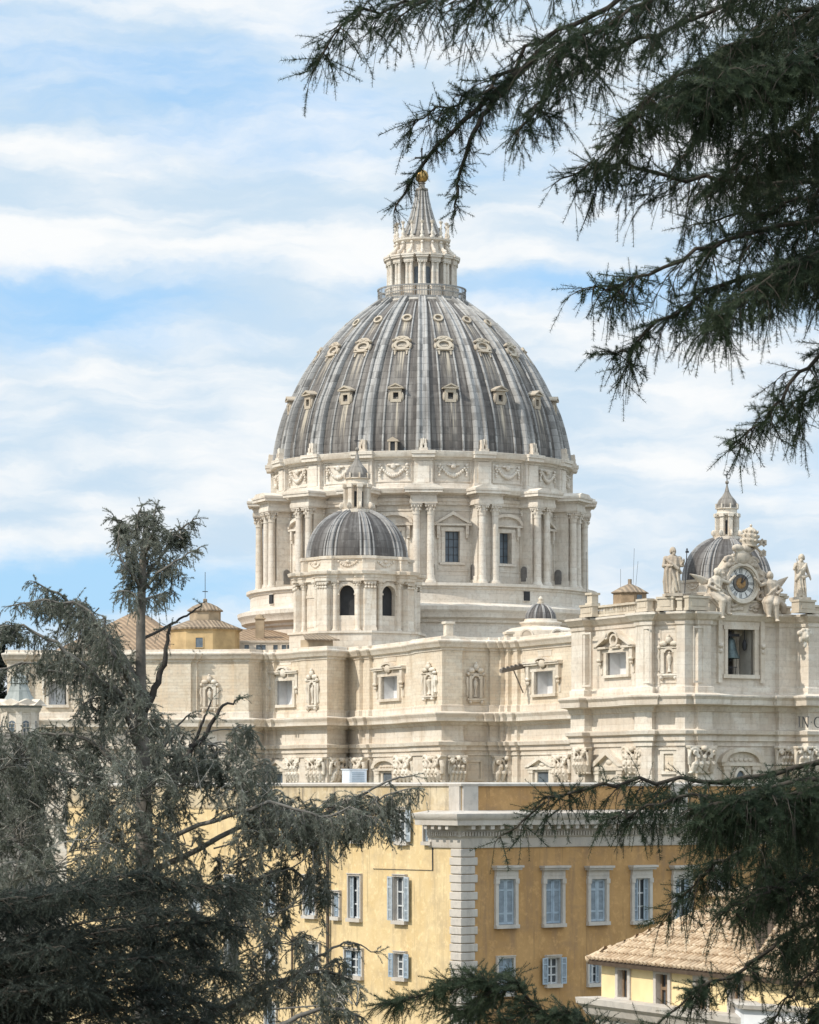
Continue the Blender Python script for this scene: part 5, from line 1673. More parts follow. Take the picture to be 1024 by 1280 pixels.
# tiled shed on the pier
q = px(396, 806, 512)
sh = thing('roof_shed', 'small shed with a slanting tiled roof on top of the wall pier', 'shed', q, .5)
s_ = 512 / F
mb = MB(); mb.box(-2.2, 2.2, -1.4, 1.4, -1.2, .75); mb.build('wall', OCH2, sh)
mb = MB()
mb.add([(-3.2, -2.2, .62), (3.0, -2.2, .62), (2.6, 1.7, 1.55), (-1.6, 1.7, 1.55), (-3.2, -2.2, .82), (3.0, -2.2, .82), (2.6, 1.7, 1.75), (-1.6, 1.7, 1.75)],
       [(0, 3, 2, 1), (4, 5, 6, 7), (0, 1, 5, 4), (1, 2, 6, 5), (2, 3, 7, 6), (3, 0, 4, 7)])
mb.build('roof', RTIL, sh, None, 0, 0)
q = px(325, 788, 545)
m = MB(); m.box(-.75, .75, -.75, .75, -3, 1.9); m.box(-.9, .9, -.9, .9, 1.9, 2.1); m.lathe([(.8, 2.1), (.6, 2.6), (.02, 2.8)], 10)
tag(m.build('chimney', OCH2, None, q), 'round topped ochre chimney on the tiled roof beside the drum', 'chimney')

# ------------------------------------------------------------------ lantern tower at the far left
q = px(24, 940, 300)
lt = thing('lantern_tower', 'small octagonal tower with a swept grey green lead roof at the far left', 'tower', (q.x, q.y, GZ), math.radians(6))
s_ = 300 / F
zt = lambda v: vz(v, 300) - GZ
LG = lead('green grey lead', (0.26, 0.28, 0.265), (0.42, 0.44, 0.42), (0.13, 0.15, 0.14), .5, 3)
mb = MB()
mb.lathe([(24 * s_, 0), (24 * s_, zt(892)), (26 * s_, zt(890)), (27.5 * s_, zt(887)), (27.5 * s_, zt(884))], 8)
for k in range(8):
    M = Matrix.Rotation(k * PI / 4, 4, 'Z')
    mb.box(-.28, .28, -24.7 * s_ , -22 * s_, zt(935), zt(890), 0, M)
mb.build('wall', TRAV, lt, None, 0, 20)
mb = MB()
mb.lathe([(28.5 * s_, zt(885)), (28.5 * s_, zt(882)), (21 * s_, zt(878)), (15 * s_, zt(868)), (11 * s_, zt(857)), (10.5 * s_, zt(855)), (12 * s_, zt(854)), (9.5 * s_, zt(849)), (10 * s_, zt(847)), (5 * s_, zt(843)), (1 * s_, zt(836)), (.01, zt(833))], 8)
mb.build('roof', LG, lt, None, 0, 20)
mb = MB(); mb.lathe([(31 * s_, 0), (31 * s_, zt(921)), (32 * s_, zt(920)), (32 * s_, zt(917)), (24 * s_, zt(916))], 8)
mb.build('terrace', stone('grey terrace stone', (.22, .21, .195), (.16, .15, .135), streak=.5), lt, None, 0, 20)
ap_ = 24 * s_ * math.cos(PI / 8)
m = MB()
m.prism([(-.36, zt(916)), (.36, zt(916))] + arc(0, zt(906), .36, .36, 0, PI, 8), -ap_ + .2, -ap_ - .02)
m.ring([(-.36, zt(916)), (.36, zt(916)), (.36, zt(905)), (-.36, zt(905))], [(-.3, zt(915.5)), (.3, zt(915.5)), (.3, zt(905.5)), (-.3, zt(905.5))], -ap_ + .2, -ap_ - .08, 1)
m.box(-.025, .025, -ap_ - .07, -ap_, zt(916), zt(903), 1)
m.box(-.36, .36, -ap_ - .065, -ap_, zt(909.5), zt(910), 1)
o = m.build('window', [PANE, TRAV_W], lt, None, PI / 8)
spin(o, 8, PI / 4)
m = MB()
m.prism([(-1.5, zt(882.5)), (1.5, zt(882.5)), (0, zt(874))], -ap_ + 1.0, -ap_ - .5)
o = m.build('gable', TRAV_B, lt, None, PI / 8)
spin(o, 8, PI / 4)
# ------------------------------------------------------------------ ground
def ground_z(y):
    return -1.7 if y < 4 else max(-26.0, -1.7 - .163 * (y - 4))
mb = MB()
xs = [-4000, -600, -200, -80, -40, -20, -10, 0, 10, 20, 40, 80, 200, 600, 4000]
ys = [-400, -60, -10, 4, 10, 20, 30, 45, 60, 80, 100, 120, 140, 153.1, 200, 300, 500, 900, 2000, 7000]
vs = [(x, y, ground_z(y)) for y in ys for x in xs]
k = len(xs)
mb.add(vs, [(j * k + i, j * k + i + 1, (j + 1) * k + i + 1, (j + 1) * k + i) for j in range(len(ys) - 1) for i in range(k - 1)])
GRM, t_ = new_mat('dry garden ground')
P_ = t_.n('ShaderNodeNewGeometry').outputs['Position']
n_ = t_.noise(P_, .25, 6, .65)
n2_ = t_.noise(P_, 3.0, 4, .6)
finish(t_, t_.mix(t_.rng(n2_, .35, .7), t_.mix(t_.rng(n_, .35, .65), (.07, .075, .035), (.14, .115, .07)), (.10, .095, .055)), .95, n2_, .1, .6)
g = mb.build('ground', GRM)
g['kind'] = 'structure'

# ------------------------------------------------------------------ ochre palace
def stucco(name, light, dark, stain):
    m, t = new_mat(name)
    P = t.n('ShaderNodeNewGeometry').outputs['Position']
    x, y, z = t.sep(P)
    n1 = t.noise(P, .45, 6, .65)
    n2 = t.noise(t.comb(t.math('MULTIPLY', x, 1.6), t.math('MULTIPLY', y, 1.6), t.math('MULTIPLY', z, .22)), 1.0, 5, .65)
    n3 = t.noise(P, 2.6, 5, .7)
    n4 = t.noise(t.comb(x, y, t.math('MULTIPLY', z, 2.5)), .5, 4, .6)
    c = t.mix(t.rng(n1, .34, .68), light, dark)
    c = t.mix(t.math('MULTIPLY', t.rng(n2, .48, .70), .8), c, stain)
    c = t.mix(t.math('MULTIPLY', t.rng(n3, .50, .66), .6), c, [min(1, k * 1.22) for k in light])
    c = t.mix(t.math('MULTIPLY', t.rng(n4, .52, .70), .5), c, stain)
    n6 = t.noise(t.comb(t.math('MULTIPLY', x, 3.2), t.math('MULTIPLY', y, 3.2), t.math('MULTIPLY', z, .15)), 1.0, 5, .7)
    c = t.mix(t.math('MULTIPLY', t.rng(n6, .58, .70), .55), c, [k * .62 for k in stain])
    finish(t, c, .92, n3, .04, .5)
    return m
STU_L = stucco('pale ochre stucco', (.66, .515, .295), (.60, .44, .225), (.46, .355, .215))  # paler ochre paint than the front wall
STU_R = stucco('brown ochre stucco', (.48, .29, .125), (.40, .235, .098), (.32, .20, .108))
STU_P = stucco('washed parapet plaster', (.56, .47, .33), (.47, .36, .21), (.24, .20, .155))
PWHITE = stone('white stone trim', (.56, .53, .48), (.46, .42, .37), course=50, joint=0, streak=.5, blot=.6, grey=(.28, .27, .26))
SHUT = plain('pale blue grey shutter', (.33, .395, .45), .6, .12, 3.0)
SHUT_V = [SHUT, plain('faded grey shutter', (.38, .42, .45), .6, .18, 3.0), plain('darker blue shutter', (.27, .335, .40), .6, .18, 3.0)]
SHUTP = plain('shutter louvres', (.25, .295, .33), .7, .15, 3.0)
CAST = plain('white casement', (.52, .53, .53), .6, .1, 3.0)
GLASS2 = plain('dark window pane', (.075, .085, .095), .15, .3, .8, spec=.6)
K2 = at(577, 170)
PR = at(806, 178)
PLf = at(230, 194)
dR, dL = (PR - K2).normalized(), (PLf - K2).normalized()
P0, P3 = K2 + dL * 44, K2 + dR * 34
pal = thing('ochre_palace', 'large ochre palace with white quoins, blue grey shutters and a heavy white cornice', 'building', (K2.x, K2.y, -26.0))
def pbuild(mb, name, mats, smooth=25):
    return mb.build(name, mats, pal, None, 0, smooth, pal)
def palace_window(W_, H_, kind, hood):
    """stone surround, shutters or casement; origin at the middle of the sill line"""
    m = MB()
    a = W_ / 2
    f = .20 if hood else .10
    d_ = .16
    m.box(-a - f, -a, -d_, .18, 0, H_); m.box(a, a + f, -d_, .18, 0, H_)
    m.box(-a - f, a + f, -d_, .18, H_, H_ + f)
    m.box(-a - f * 1.1, a + f * 1.1, -d_ - .1, .18, -.2, 0)
    if hood:
        m.box(-a - f * .9, a + f * .9, -d_ - .02, 0, H_ + f, H_ + f + .3)
        m.box(-a - f * 1.5, a + f * 1.5, -d_ - .2, 0, H_ + f + .3, H_ + f + .42)
        m.box(-a - f * 1.8, a + f * 1.8, -d_ - .3, 0, H_ + f + .42, H_ + f + .54)
        for s in (-1, 1):
            m.box(s * (a + f * .5) - f * .65, s * (a + f * .5) + f * .65, -d_ - .05, 0, H_ * .9, H_ + .02)
    else:
        m.box(-a - f, a + f, -d_ - .06, 0, H_ + f, H_ + f + .05)
    def leaf(mm, x0, x1, y, z0, z1, cuts=(.24, .76)):
        st = min(.11, (x1 - x0) * .2)
        mm.box(x0, x0 + st, y, y + .05, z0, z1); mm.box(x1 - st, x1, y, y + .05, z0, z1)
        zz_ = [z0] + [z0 + (z1 - z0) * c for c in cuts] + [z1]
        for i, z in enumerate(zz_):
            lo = z if i == 0 else z - st / 2
            hi = z if i == len(zz_) - 1 else z + st / 2
            lo, hi = (z, z + st) if i == 0 else ((z - st, z) if i == len(zz_) - 1 else (lo, hi))
            mm.box(x0 + st, x1 - st, y + .003, y + .047, lo, hi)
        n = int((z1 - z0) / .075)
        for i in range(n):      # louvres
            zc = z0 + st + (z1 - z0 - 2 * st) * (i + .5) / n
            mm.add([(x0 + st, y + .012, zc - .03), (x1 - st, y + .012, zc - .03), (x1 - st, y + .045, zc + .03), (x0 + st, y + .045, zc + .03)], [(0, 1, 2, 3)], 1)
    sh = [MB(), MB()]
    ca = MB()
    m.box(-a, a, .17, .2, 0, H_, 1)
    if kind == 'closed':
        leaf(sh[0], -a + .02, -.012, .0, .02, H_ - .02); leaf(sh[1], .012, a - .02, .0, .02, H_ - .02)
        sh[1].box(-.03, .03, -.02, -.002, .02, H_ - .02)
    else:
        wd_ = a * .85 if kind == 'open' else a * .6
        if kind == 'open':
            leaf(sh[0], -a - f * .3 - wd_, -a - f * .3, -d_ - .07, 0, H_); leaf(sh[1], a + f * .3, a + f * .3 + wd_, -d_ - .07, 0, H_)
        else:
            leaf(sh[0], -a + .01, -a + wd_, -.02, 0.02, H_ - .02); leaf(sh[1], a - wd_, a - .01, -.02, 0.02, H_ - .02)
        for s in (-1, 0, 1):
            ca.box(s * (a - .05) - .05, s * (a - .05) + .05, .09, .16, 0, H_)
        for q in (0, .33, .66, 1):
            z = q * (H_ - .1) + .05
            ca.box(-a + .1, a - .1, .1, .15, z - .04, z + .04)
    return m, sh, ca
def put_window(a, b, u, wpx, v0, v1, kind, hood, wall_holes):
    p, an, mpp = frame_of(a, b, u)
    W_, z1, z0 = wpx * mpp, vz(v0, p.y), vz(v1, p.y)
    s = (p - a).length
    wall_holes.append((s - W_ / 2, s + W_ / 2, z0, z1))
    m, sh, ca = palace_window(W_, z1 - z0, kind, hood)
    o = mounted(m, 'window', [PWHITE, GLASS2], pal, p, an, z0, 25)
    for q in sh:
        q.build('shutter', [SHUT_V[int(u * 7 + v0) % 3], SHUTP], o, None, 0, 25)
    if ca.v:
        ca.build('casement', CAST, o, None, 0, 25)
hr = []
for u, wpx, v0, v1, kind in ((632, 21, 1099, 1156, 'closed'), (691, 20.5, 1099, 1154.5, 'closed'), (746.5, 19.5, 1099, 1152, 'closed'), (801, 19, 1098, 1151, 'ajar'), (852, 18.5, 1098, 1150, 'ajar'), (899, 18, 1097, 1148, 'closed'),
                            (631, 19, 1198, 1241, 'closed'), (690.5, 15.5, 1197, 1230, 'open'), (742, 14, 1197, 1229, 'ajar'), (797, 14, 1196, 1227, 'closed'), (848, 14, 1195, 1225, 'closed')):
    put_window(K2, P3, u, wpx, v0, v1, kind, v0 < 1150, hr)
hl = []
for u, wpx, v0, v1, kind in ((504.5, 13, 1012, 1052, 'open'), (536.5, 9, 1029, 1052, 'closed'), (501.5, 14, 1096, 1151, 'open'), (445, 14.5, 1095, 1148, 'ajar'), (422, 8, 1116, 1146, 'closed'),
                            (443.5, 21, 1188, 1220, 'ajar'), (502, 13, 1192, 1222, 'open'), (447, 13, 1012, 1050, 'closed'), (393, 14, 1015, 1052, 'closed'), (393, 15, 1180, 1212, 'ajar'), (389, 14, 1096, 1144, 'ajar'),
                            (340, 14, 1096, 1142, 'closed'), (340, 14, 1175, 1210, 'closed'), (290, 13, 1096, 1140, 'ajar'), (290, 13, 1172, 1206, 'closed'), (246, 13, 1096, 1139, 'closed'), (246, 12, 1170, 1203, 'ajar'), (262, 12, 1255, 1290, 'closed'), (205, 12, 1240, 1275, 'closed'), (340, 13, 1255, 1290, 'closed')):
    put_window(P0, K2, u, wpx, v0, v1, kind, False, hl)
mb = MB(); mb.wall(P0, K2, -26, -1.3, hl)
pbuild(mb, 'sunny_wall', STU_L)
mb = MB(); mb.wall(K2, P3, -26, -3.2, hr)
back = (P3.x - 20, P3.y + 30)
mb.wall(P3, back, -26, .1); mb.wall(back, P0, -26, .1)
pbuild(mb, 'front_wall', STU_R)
pl = [P0, K2, P3]
mb = MB()
mb.wall(P0, K2, -1.3, 0.1)
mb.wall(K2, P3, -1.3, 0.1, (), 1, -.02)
mb.sweep(pl, [(-.5, .08), (.1, .1), (.13, .22), (.05, .27), (-.5, .3)], 2)
a2 = K2 + dR * .02
for A_, d_, L0, L1 in ((K2, dL, .04, 1.0), (K2, dR, .04, 1.05), (K2, dR, 15.0, 16.2)):
    q0, q1 = A_ + d_ * L1, A_ + d_ * L0
    if d_ is dR:
        q0, q1 = q1, q0
    mb.sweep([q0, q1], [(-.05, -1.25), (.12, -1.25), (.12, .09), (-.05, .09)], 2)
rf = [(q.x, q.y, .02) for q in pl] + [(back[0], back[1], .02)]
mb.add(rf, [(0, 1, 2, 3)], 2)
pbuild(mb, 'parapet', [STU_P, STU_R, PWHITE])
mb = MB()
cor = [K2 + dL * 2.9, K2, P3]
mb.sweep(cor, [(-.1, -3.22), (.1, -3.2), (.14, -3.1), (.14, -2.68), (.22, -2.62), (.24, -2.3), (.3, -2.2), (.34, -2.02), (1.0, -1.98), (1.03, -1.72), (1.15, -1.6), (1.22, -1.42), (1.22, -1.36), (.1, -1.2), (-.1, -1.2)])
def along_dir(A_, d_, n, st, w, o0, o1, z0, z1, off0):
    for i in range(n):
        c_ = A_ + d_ * (off0 + i * st)
        nn = Vector((d_.y, -d_.x)) if d_ is dR else Vector((-d_.y, d_.x))
        e = d_ * w / 2
        pts = [c_ - e + nn * o0, c_ + e + nn * o0, c_ + e + nn * o1, c_ - e + nn * o1]
        mb.add([(q.x, q.y, z) for z in (z0, z1) for q in pts], [(0, 1, 2, 3), (7, 6, 5, 4), (0, 4, 5, 1), (1, 5, 6, 2), (2, 6, 7, 3), (3, 7, 4, 0)])
along_dir(K2, dR, 46, .66, .26, .2, .9, -2.2, -1.985, .1)
along_dir(K2, dL, 4, .66, .26, .2, .9, -2.2, -1.985, .1)
along_dir(K2, dR, 150, .2, .11, .2, .36, -2.56, -2.34, -.1)
along_dir(K2, dL, 14, .2, .11, .2, .36, -2.56, -2.34, .1)
pbuild(mb, 'cornice', PWHITE)
mb = MB()
z = -3.24
k = 0
while z > -25:
    hh_ = .46
    ln = 1.0 if k % 2 else .82
    ll = .92 if k % 2 else .82
    z2 = z - hh_
    q = [K2 + dL * ll, K2, K2 + dR * ln]
    mb.sweep(q, [(-.05, z2 + .03), (.09, z2 + .03), (.13, z2 + .07), (.13, z - .03), (.09, z), (-.05, z)])
    z = z2 - .0
    k += 1
pbuild(mb, 'quoins', PWHITE)
# drainpipe
p, an, mpp = frame_of(P0, K2, 413)
nL = Vector((-dL.y, dL.x))
b0 = p + nL * .18
m = MB()
top_z = vz(1003, p.y)
e = ray_on(P0, K2, 421) + nL * .25
m.tube([(b0.x, b0.y, -26), (b0.x, b0.y, top_z), (b0.x - dL.x * .1, b0.y - dL.y * .1, top_z + .08), (e.x, e.y, top_z + .12), (e.x, e.y, top_z + .5)], .095, 8)
pbuild(m, 'drainpipe', plain('brown pipe', (.10, .075, .055), .6, .2, 2))
p, an, mpp = frame_of(P0, K2, 368)
b0 = p + nL * .15
m = MB(); m.tube([(b0.x, b0.y, -26), (b0.x, b0.y, -8.5)], .07, 8)
pbuild(m, 'drainpipe', plain('brown pipe thin', (.12, .09, .065), .6, .2, 2))
p, an, mpp = frame_of(P0, K2, 541.5)
b0 = p + nL * .03
m = MB(); m.tube([(b0.x, b0.y, vz(1031, p.y)), (b0.x - .02, b0.y, vz(1052, p.y)), (b0.x, b0.y, vz(1088, p.y))], .035, 5)
p2_, an, mpp = frame_of(P0, K2, 467)
b1 = p2_ + nL * .03
m.tube([(b0.x, b0.y, vz(1088, p.y)), (b1.x, b1.y, vz(1086, p2_.y))], .018, 4)
pbuild(m, 'cable', IRON)
# cabinet on the roof
q = px(443, 981, 182)
cb = thing('rooftop_cabinet', 'white metal cabinet standing on the palace roof behind the parapet', 'cabinet', q, .5)
m = MB(); m.box(-.55, .55, -.45, .45, 0, .85); m.box(-.6, .6, -.5, .5, .85, .9); m.box(-.55, .55, -.46, -.45, .05, .8)
m.build('body', plain('white metal', (.62, .66, .70), .5, .06, 3), cb, None, 0, 0)
m = MB()
for k in range(6):
    m.box(-.4, .4, -.485, -.46, .15 + .1 * k, .2 + .1 * k)
m.build('vent', SHUT, cb)

# ------------------------------------------------------------------ small yellow house with tiled roof
H0, H1 = at(752, 124), at(900, 115.8)
tH = (H1 - H0).normalized()
nH = Vector((tH.y, -tH.x))
Lh = 17.0
He = H0 + tH * Lh
house = thing('yellow_house', 'small bright yellow house with white window frames and a hipped tile roof', 'house', (H0.x, H0.y, -19.0))
def hbuild(mb, name, mats, smooth=25):
    return mb.build(name, mats, house, None, 0, smooth, house)
zE, zL = -6.72, -8.15
HY = plain('bright yellow plaster', (.76, .60, .335), .9, .10, .8)
hh_l = []
def hwin(u, wpx, v0, v1, kind):
    p, an, mpp = frame_of(H0, He, u)
    W_, z1, z0 = wpx * mpp, vz(v0, p.y), vz(v1, p.y)
    s = (p - H0).length
    hh_l.append((s - W_ / 2, s + W_ / 2, z0, z1))
    m = MB()
    a, H_ = W_ / 2, z1 - z0
    m.box(-a - .2, -a, -.07, .2, 0, H_); m.box(a, a + .2, -.07, .2, 0, H_); m.box(-a - .2, a + .2, -.075, .2, H_, H_ + .16)
    if kind == 'window':
        m.box(-a - .22, a + .22, -.1, .2, -.12, 0)
    o = mounted(m, kind, PWHITE, house, p, an, z0, 25)
    g_ = MB()
    g_.box(-a - .05, a + .05, .22, .26, 0, H_ + .05)
    g_.build('pane', GLASS2, o)
    c_ = MB()
    for x in (-a + .06, 0, a - .06):
        c_.box(x - .05, x + .05, .14, .2, 0, H_)
    if kind == 'door':
        c_.box(-a + .1, a - .1, .13, .19, 0, H_ * .15); c_.box(-a + .1, a - .1, .13, .19, H_ * .58, H_ * .66)
    c_.build('sash', plain('brown wooden sash', (.20, .135, .085), .6, .2, 4), o)
    if kind == 'window':
        d_ = MB(); d_.box(-a * .15, a * .45, .205, .215, .1, H_ - .1); d_.build('curtain', CAST, o)
hwin(780, 12, 1212.5, 1247, 'window')
hwin(829, 14.5, 1218, 1266, 'door')
hwin(878, 13, 1225, 1262, 'window')
hwin(921, 13, 1230, 1268, 'window')
mb = MB()
mb.wall(H0, He, -19, zE, hh_l)
hb0 = H0 - nH * 9
hb1 = He - nH * 9
mb.wall(hb0, H0, -19, zE); mb.wall(He, hb1, -19, zE); mb.wall(hb1, hb0, -19, zE)
hbuild(mb, 'wall', HY)
mb = MB()
led = [hb0 - tH * .05, H0 - tH * .05, He, hb1]
mb.sweep([H0 - nH * 1.2 - tH * .02, H0 - tH * .02, He], [(-.02, -9.3), (.12, -9.3), (.18, -8.95), (.45, -8.75), (.55, -8.5), (.72, -8.35), (.75, -8.12), (-.02, -8.08)])
mb.sweep([H0 - nH * 1.2 - tH * .01, H0 - tH * .01, He], [(-.02, -19), (.1, -19), (.1, -9.35), (-.02, -9.35)])
hbuild(mb, 'ledge', PWHITE)
def coppi(mb, A, B, C, D, du, dv, mat=0):
    """barrel tiles over a sloping quad: A-B eave, D-C ridge, cells outside the quad left out"""
    A, B, C, D = map(Vector, (A, B, C, D))
    eu = (B - A).normalized()
    up = (D - A) - eu * (D - A).dot(eu)
    Lu, Lv = (B - A).length, up.length
    ev = up.normalized()
    nz = eu.cross(ev)
    if nz.z < 0:
        nz = -nz
    d0, c0 = (D - A).dot(eu), (C - A).dot(eu)
    nu, nv = int(Lu / du), int(Lv / dv)
    SEG = 6
    vs, fs = [], []
    rs = random.Random(3)
    for i in range(nu):
        for j in range(nv):
            v0, v1 = j * dv, (j + 1) * dv + .05
            l0, l1 = d0 * v0 / Lv, Lu + (c0 - Lu) * v0 / Lv
            uc = (i + .5) * du
            if not (l0 < uc < l1):
                continue
            jit = rs.uniform(-.012, .012)
            o = len(vs)
            for k in range(SEG + 1):
                a = PI * k / SEG
                x = uc + jit - math.cos(a) * du * .34
                hgt = math.sin(a) * du * .42
                vs.append(A + eu * x + ev * v0 + nz * (hgt + .045))
                vs.append(A + eu * (uc + jit * .5 - math.cos(a) * du * .28) + ev * v1 + nz * (hgt * .8 + .005))
            for k in range(SEG):
                fs.append((o + 2 * k, o + 2 * k + 2, o + 2 * k + 3, o + 2 * k + 1))
            fs.append(tuple(o + 2 * k for k in range(SEG + 1)))
    mb.add(vs, fs, mat)
    mb.add([A, B, C, D], [(0, 1, 2, 3)], 1)
COPPI = MB()
COPM, t_ = new_mat('sun bleached barrel tiles')
P_ = t_.n('ShaderNodeNewGeometry').outputs['Position']
wn = t_.n('ShaderNodeTexWhiteNoise', None, Vector=t_.n('ShaderNodeVectorMath', {'operation': 'FLOOR'}, i0=t_.n('ShaderNodeVectorMath', {'operation': 'SCALE'}, i0=P_, Scale=4.0).outputs[0]).outputs[0]).outputs[0]
n_ = t_.noise(P_, 3.5, 5, .7)
n2_ = t_.noise(P_, .6, 4, .6)
c_ = t_.mix(t_.rng(wn, .0, 1.0), (.56, .43, .29), (.36, .25, .155))
c_ = t_.mix(t_.math('MULTIPLY', t_.rng(n_, .5, .75), .6), c_, (.64, .55, .42))
c_ = t_.mix(t_.math('MULTIPLY', t_.rng(n2_, .5, .7), .4), c_, (.22, .17, .12))
finish(t_, c_, .9, n_, .02, .5)
TILEB = plain('tile bed', (.085, .06, .042), .95, .2, 3)
ov = .42
E0, E1 = H0 + nH * ov - tH * ov, He + nH * ov + tH * ov
B0, B1 = hb0 - nH * ov - tH * ov, hb1 - nH * ov + tH * ov
zR = -3.75
R0, R1 = H0 - nH * 4.5 + tH * 4.6, He - nH * 4.5 - tH * 4.6
v3 = lambda q, z: (q.x, q.y, z)
mb = MB()
coppi(mb, v3(E0, zE + .05), v3(E1, zE + .05), v3(R1, zR), v3(R0, zR), .32, .46)
coppi(mb, v3(B0, zE + .05), v3(E0, zE + .05), v3(R0, zR), v3(R0, zR), .32, .46)
mb.add([v3(B0, zE + .05), v3(B1, zE + .05), v3(R1, zR), v3(R0, zR)], [(0, 1, 2, 3)], 0)
mb.add([v3(B1, zE + .05), v3(E1, zE + .05), v3(R1, zR)], [(0, 1, 2)], 0)
for a_, b_ in ((E0, R0), (E1, R1), (R0, R1)):
    za = zE + .05 if a_ is not R0 else zR
    n = int(((b_ - a_).length) / .4)
    for i in range(n):
        f0, f1 = i / n, (i + 1.15) / n
        q0 = Vector(v3(a_ + (b_ - a_) * f0, za + (zR - za) * f0)); q1 = Vector(v3(a_ + (b_ - a_) * min(f1, 1), za + (zR - za) * min(f1, 1)))
        mb.tube([q0, q1], [.15, .12], 8)
mb.sweep([B0, E0, E1, B1], [(-.9, zE - .12), (-.02, zE - .12), (.0, zE + .03), (-.9, zE + .035)], 1)
hbuild(mb, 'roof', [COPM, TILEB], 50)
q0, q1 = at(884, 123.5), at(930, 121.5)
mb = MB()
m_in = Vector((.2, 1.0))
mb.wall(q0, q1, -6.5, vz(1121, 123)); mb.wall(q0 + m_in * 4, q0, -6.5, vz(1121, 123)); mb.wall(q1, q1 + m_in * 4, -6.5, vz(1121, 123))
hbuild(mb, 'upper_room', HY)
mb = MB()
mb.sweep([q0 + m_in * 4, q0, q1, q1 + m_in * 4], [(-.05, vz(1121, 123)), (.3, vz(1121, 123) + .02), (.3, vz(1119, 123)), (-1.2, vz(1112, 123))])
hbuild(mb, 'upper_roof', COPM)
# pale annexe at the right edge
Q0, Q1 = at(930, 112), at(1080, 109)
ax = thing('pale_annexe', 'white building with a flat terrace behind cedar boughs at the right edge', 'building', (Q0.x, Q0.y, -20))
def abuild(mb, name, mats, smooth=25):
    return mb.build(name, mats, ax, None, 0, smooth, ax)
zt_ = lambda v: vz(v, 112)
mb = MB()
mb.wall(Q0, Q1, -20, zt_(1262)); mb.wall(Q0 + Vector((0, 8)), Q0, -20, zt_(1262))
abuild(mb, 'wall', plain('white plaster', (.66, .67, .68), .9, .08, .8))
mb = MB(); mb.sweep([Q0 + Vector((0, 8)), Q0, Q1], [(-.05, zt_(1262)), (.2, zt_(1261)), (.25, zt_(1256)), (-.6, zt_(1255))])
abuild(mb, 'cornice', PWHITE)
S0, S1 = at(965, 115), at(1080, 113)
mb = MB()
mb.wall(S0, S1, zt_(1275), zt_(1195)); mb.wall(S0 + Vector((0, 6)), S0, zt_(1275), zt_(1195))
mb.box(S0.x + 1.3, S0.x + 1.55, S0.y - .2, S0.y, zt_(1270), zt_(1200), 1)
abuild(mb, 'upper_storey', [plain('dull pink plaster', (.36, .28, .23), .9, .1, .8), TILEB])
mb = MB()
coppi(mb, v3(S0 + Vector((-.6, -.8)), zt_(1196)), v3(S1 + Vector((1, -.8)), zt_(1196)), v3(S1 + Vector((1, 4)), zt_(1130)), v3(S0 + Vector((-.6, 4)), zt_(1130)), .26, .42)
abuild(mb, 'roof', [COPM, TILEB], 50)
# ------------------------------------------------------------------ trees
class Tri:
    """loose triangles collected as arrays, for needles"""
    def __init__(self):
        self.a = []
    def put(self, T, O, X, Y, Z, S):
        """template T (n,3,3) at origins O with axes X,Y,Z and scales S"""
        if len(O) == 0:
            return
        V = T.reshape(-1, 3)
        R = np.stack([X, Y, Z], axis=1) * S[:, None, None]      # (N,3,3) rows are axes
        P = np.einsum('vk,nkj->nvj', V, R) + O[:, None, :]
        self.a.append(P.reshape(-1, 3).astype(np.float32))
    def build(self, name, mat, parent, origin):
        P = np.concatenate(self.a) - np.array(origin, dtype=np.float32)
        n = len(P) // 3
        me = bpy.data.meshes.new(name)
        me.vertices.add(3 * n)
        me.vertices.foreach_set('co', P.ravel())
        me.loops.add(3 * n)
        me.loops.foreach_set('vertex_index', np.arange(3 * n, dtype=np.int32))
        me.polygons.add(n)
        me.polygons.foreach_set('loop_start', np.arange(0, 3 * n, 3, dtype=np.int32))
        me.materials.append(mat)
        me.update(calc_edges=True)
        return link(name, me, parent)
def shoot_template(rs, n, nl, nw, spread=1.0, curl=0.0, stem=.012):
    """shoot of unit length along +x with n needles of length nl (fraction of the shoot)"""
    t = rs.random(n) ** .9
    az = rs.random(n) * 2 * PI
    inc = (.75 + .5 * rs.random(n)) * spread          # angle from the axis
    L_ = nl * (.7 + .5 * rs.random(n)) * (1 - .35 * t)
    d = np.stack([np.cos(inc), np.sin(inc) * np.cos(az), np.sin(inc) * np.sin(az)], 1)
    o = np.stack([t, 0 * t, -curl * t * t], 1)
    side = np.cross(d, np.array([1.0, 0.3, 0.2]))
    side /= np.linalg.norm(side, axis=1)[:, None] + 1e-9
    w = nw * (.7 + .6 * rs.random(n))[:, None]
    tri = np.stack([o - side * w, o + side * w, o + d * L_[:, None]], 1)
    st = []
    for k in range(4):
        x0, x1 = k / 4, (k + 1) / 4
        for v in ((0, 1, 0), (0, 0, 1)):
            v = np.array(v) * stem * (1 - .6 * x0)
            a, b = np.array([x0, 0, -curl * x0 * x0]), np.array([x1, 0, -curl * x1 * x1])
            st += [np.stack([a - v, a + v, b + v]), np.stack([a - v, b + v, b - v])]
    return np.concatenate([tri, np.stack(st)])
def smooth_path(pts, n):
    P = [Vector(p) for p in pts]
    P = [P[0] * 2 - P[1]] + P + [P[-1] * 2 - P[-2]]
    m = len(P) - 3
    out = []
    for i in range(n + 1):
        t = i / n * m
        k = min(int(t), m - 1)
        t -= k
        a, b, c, e = P[k:k + 4]
        out.append(.5 * (b * 2 + (c - a) * t + (a * 2 - b * 5 + c * 4 - e) * t * t + (b * 3 - a - c * 3 + e) * t ** 3))
    return out
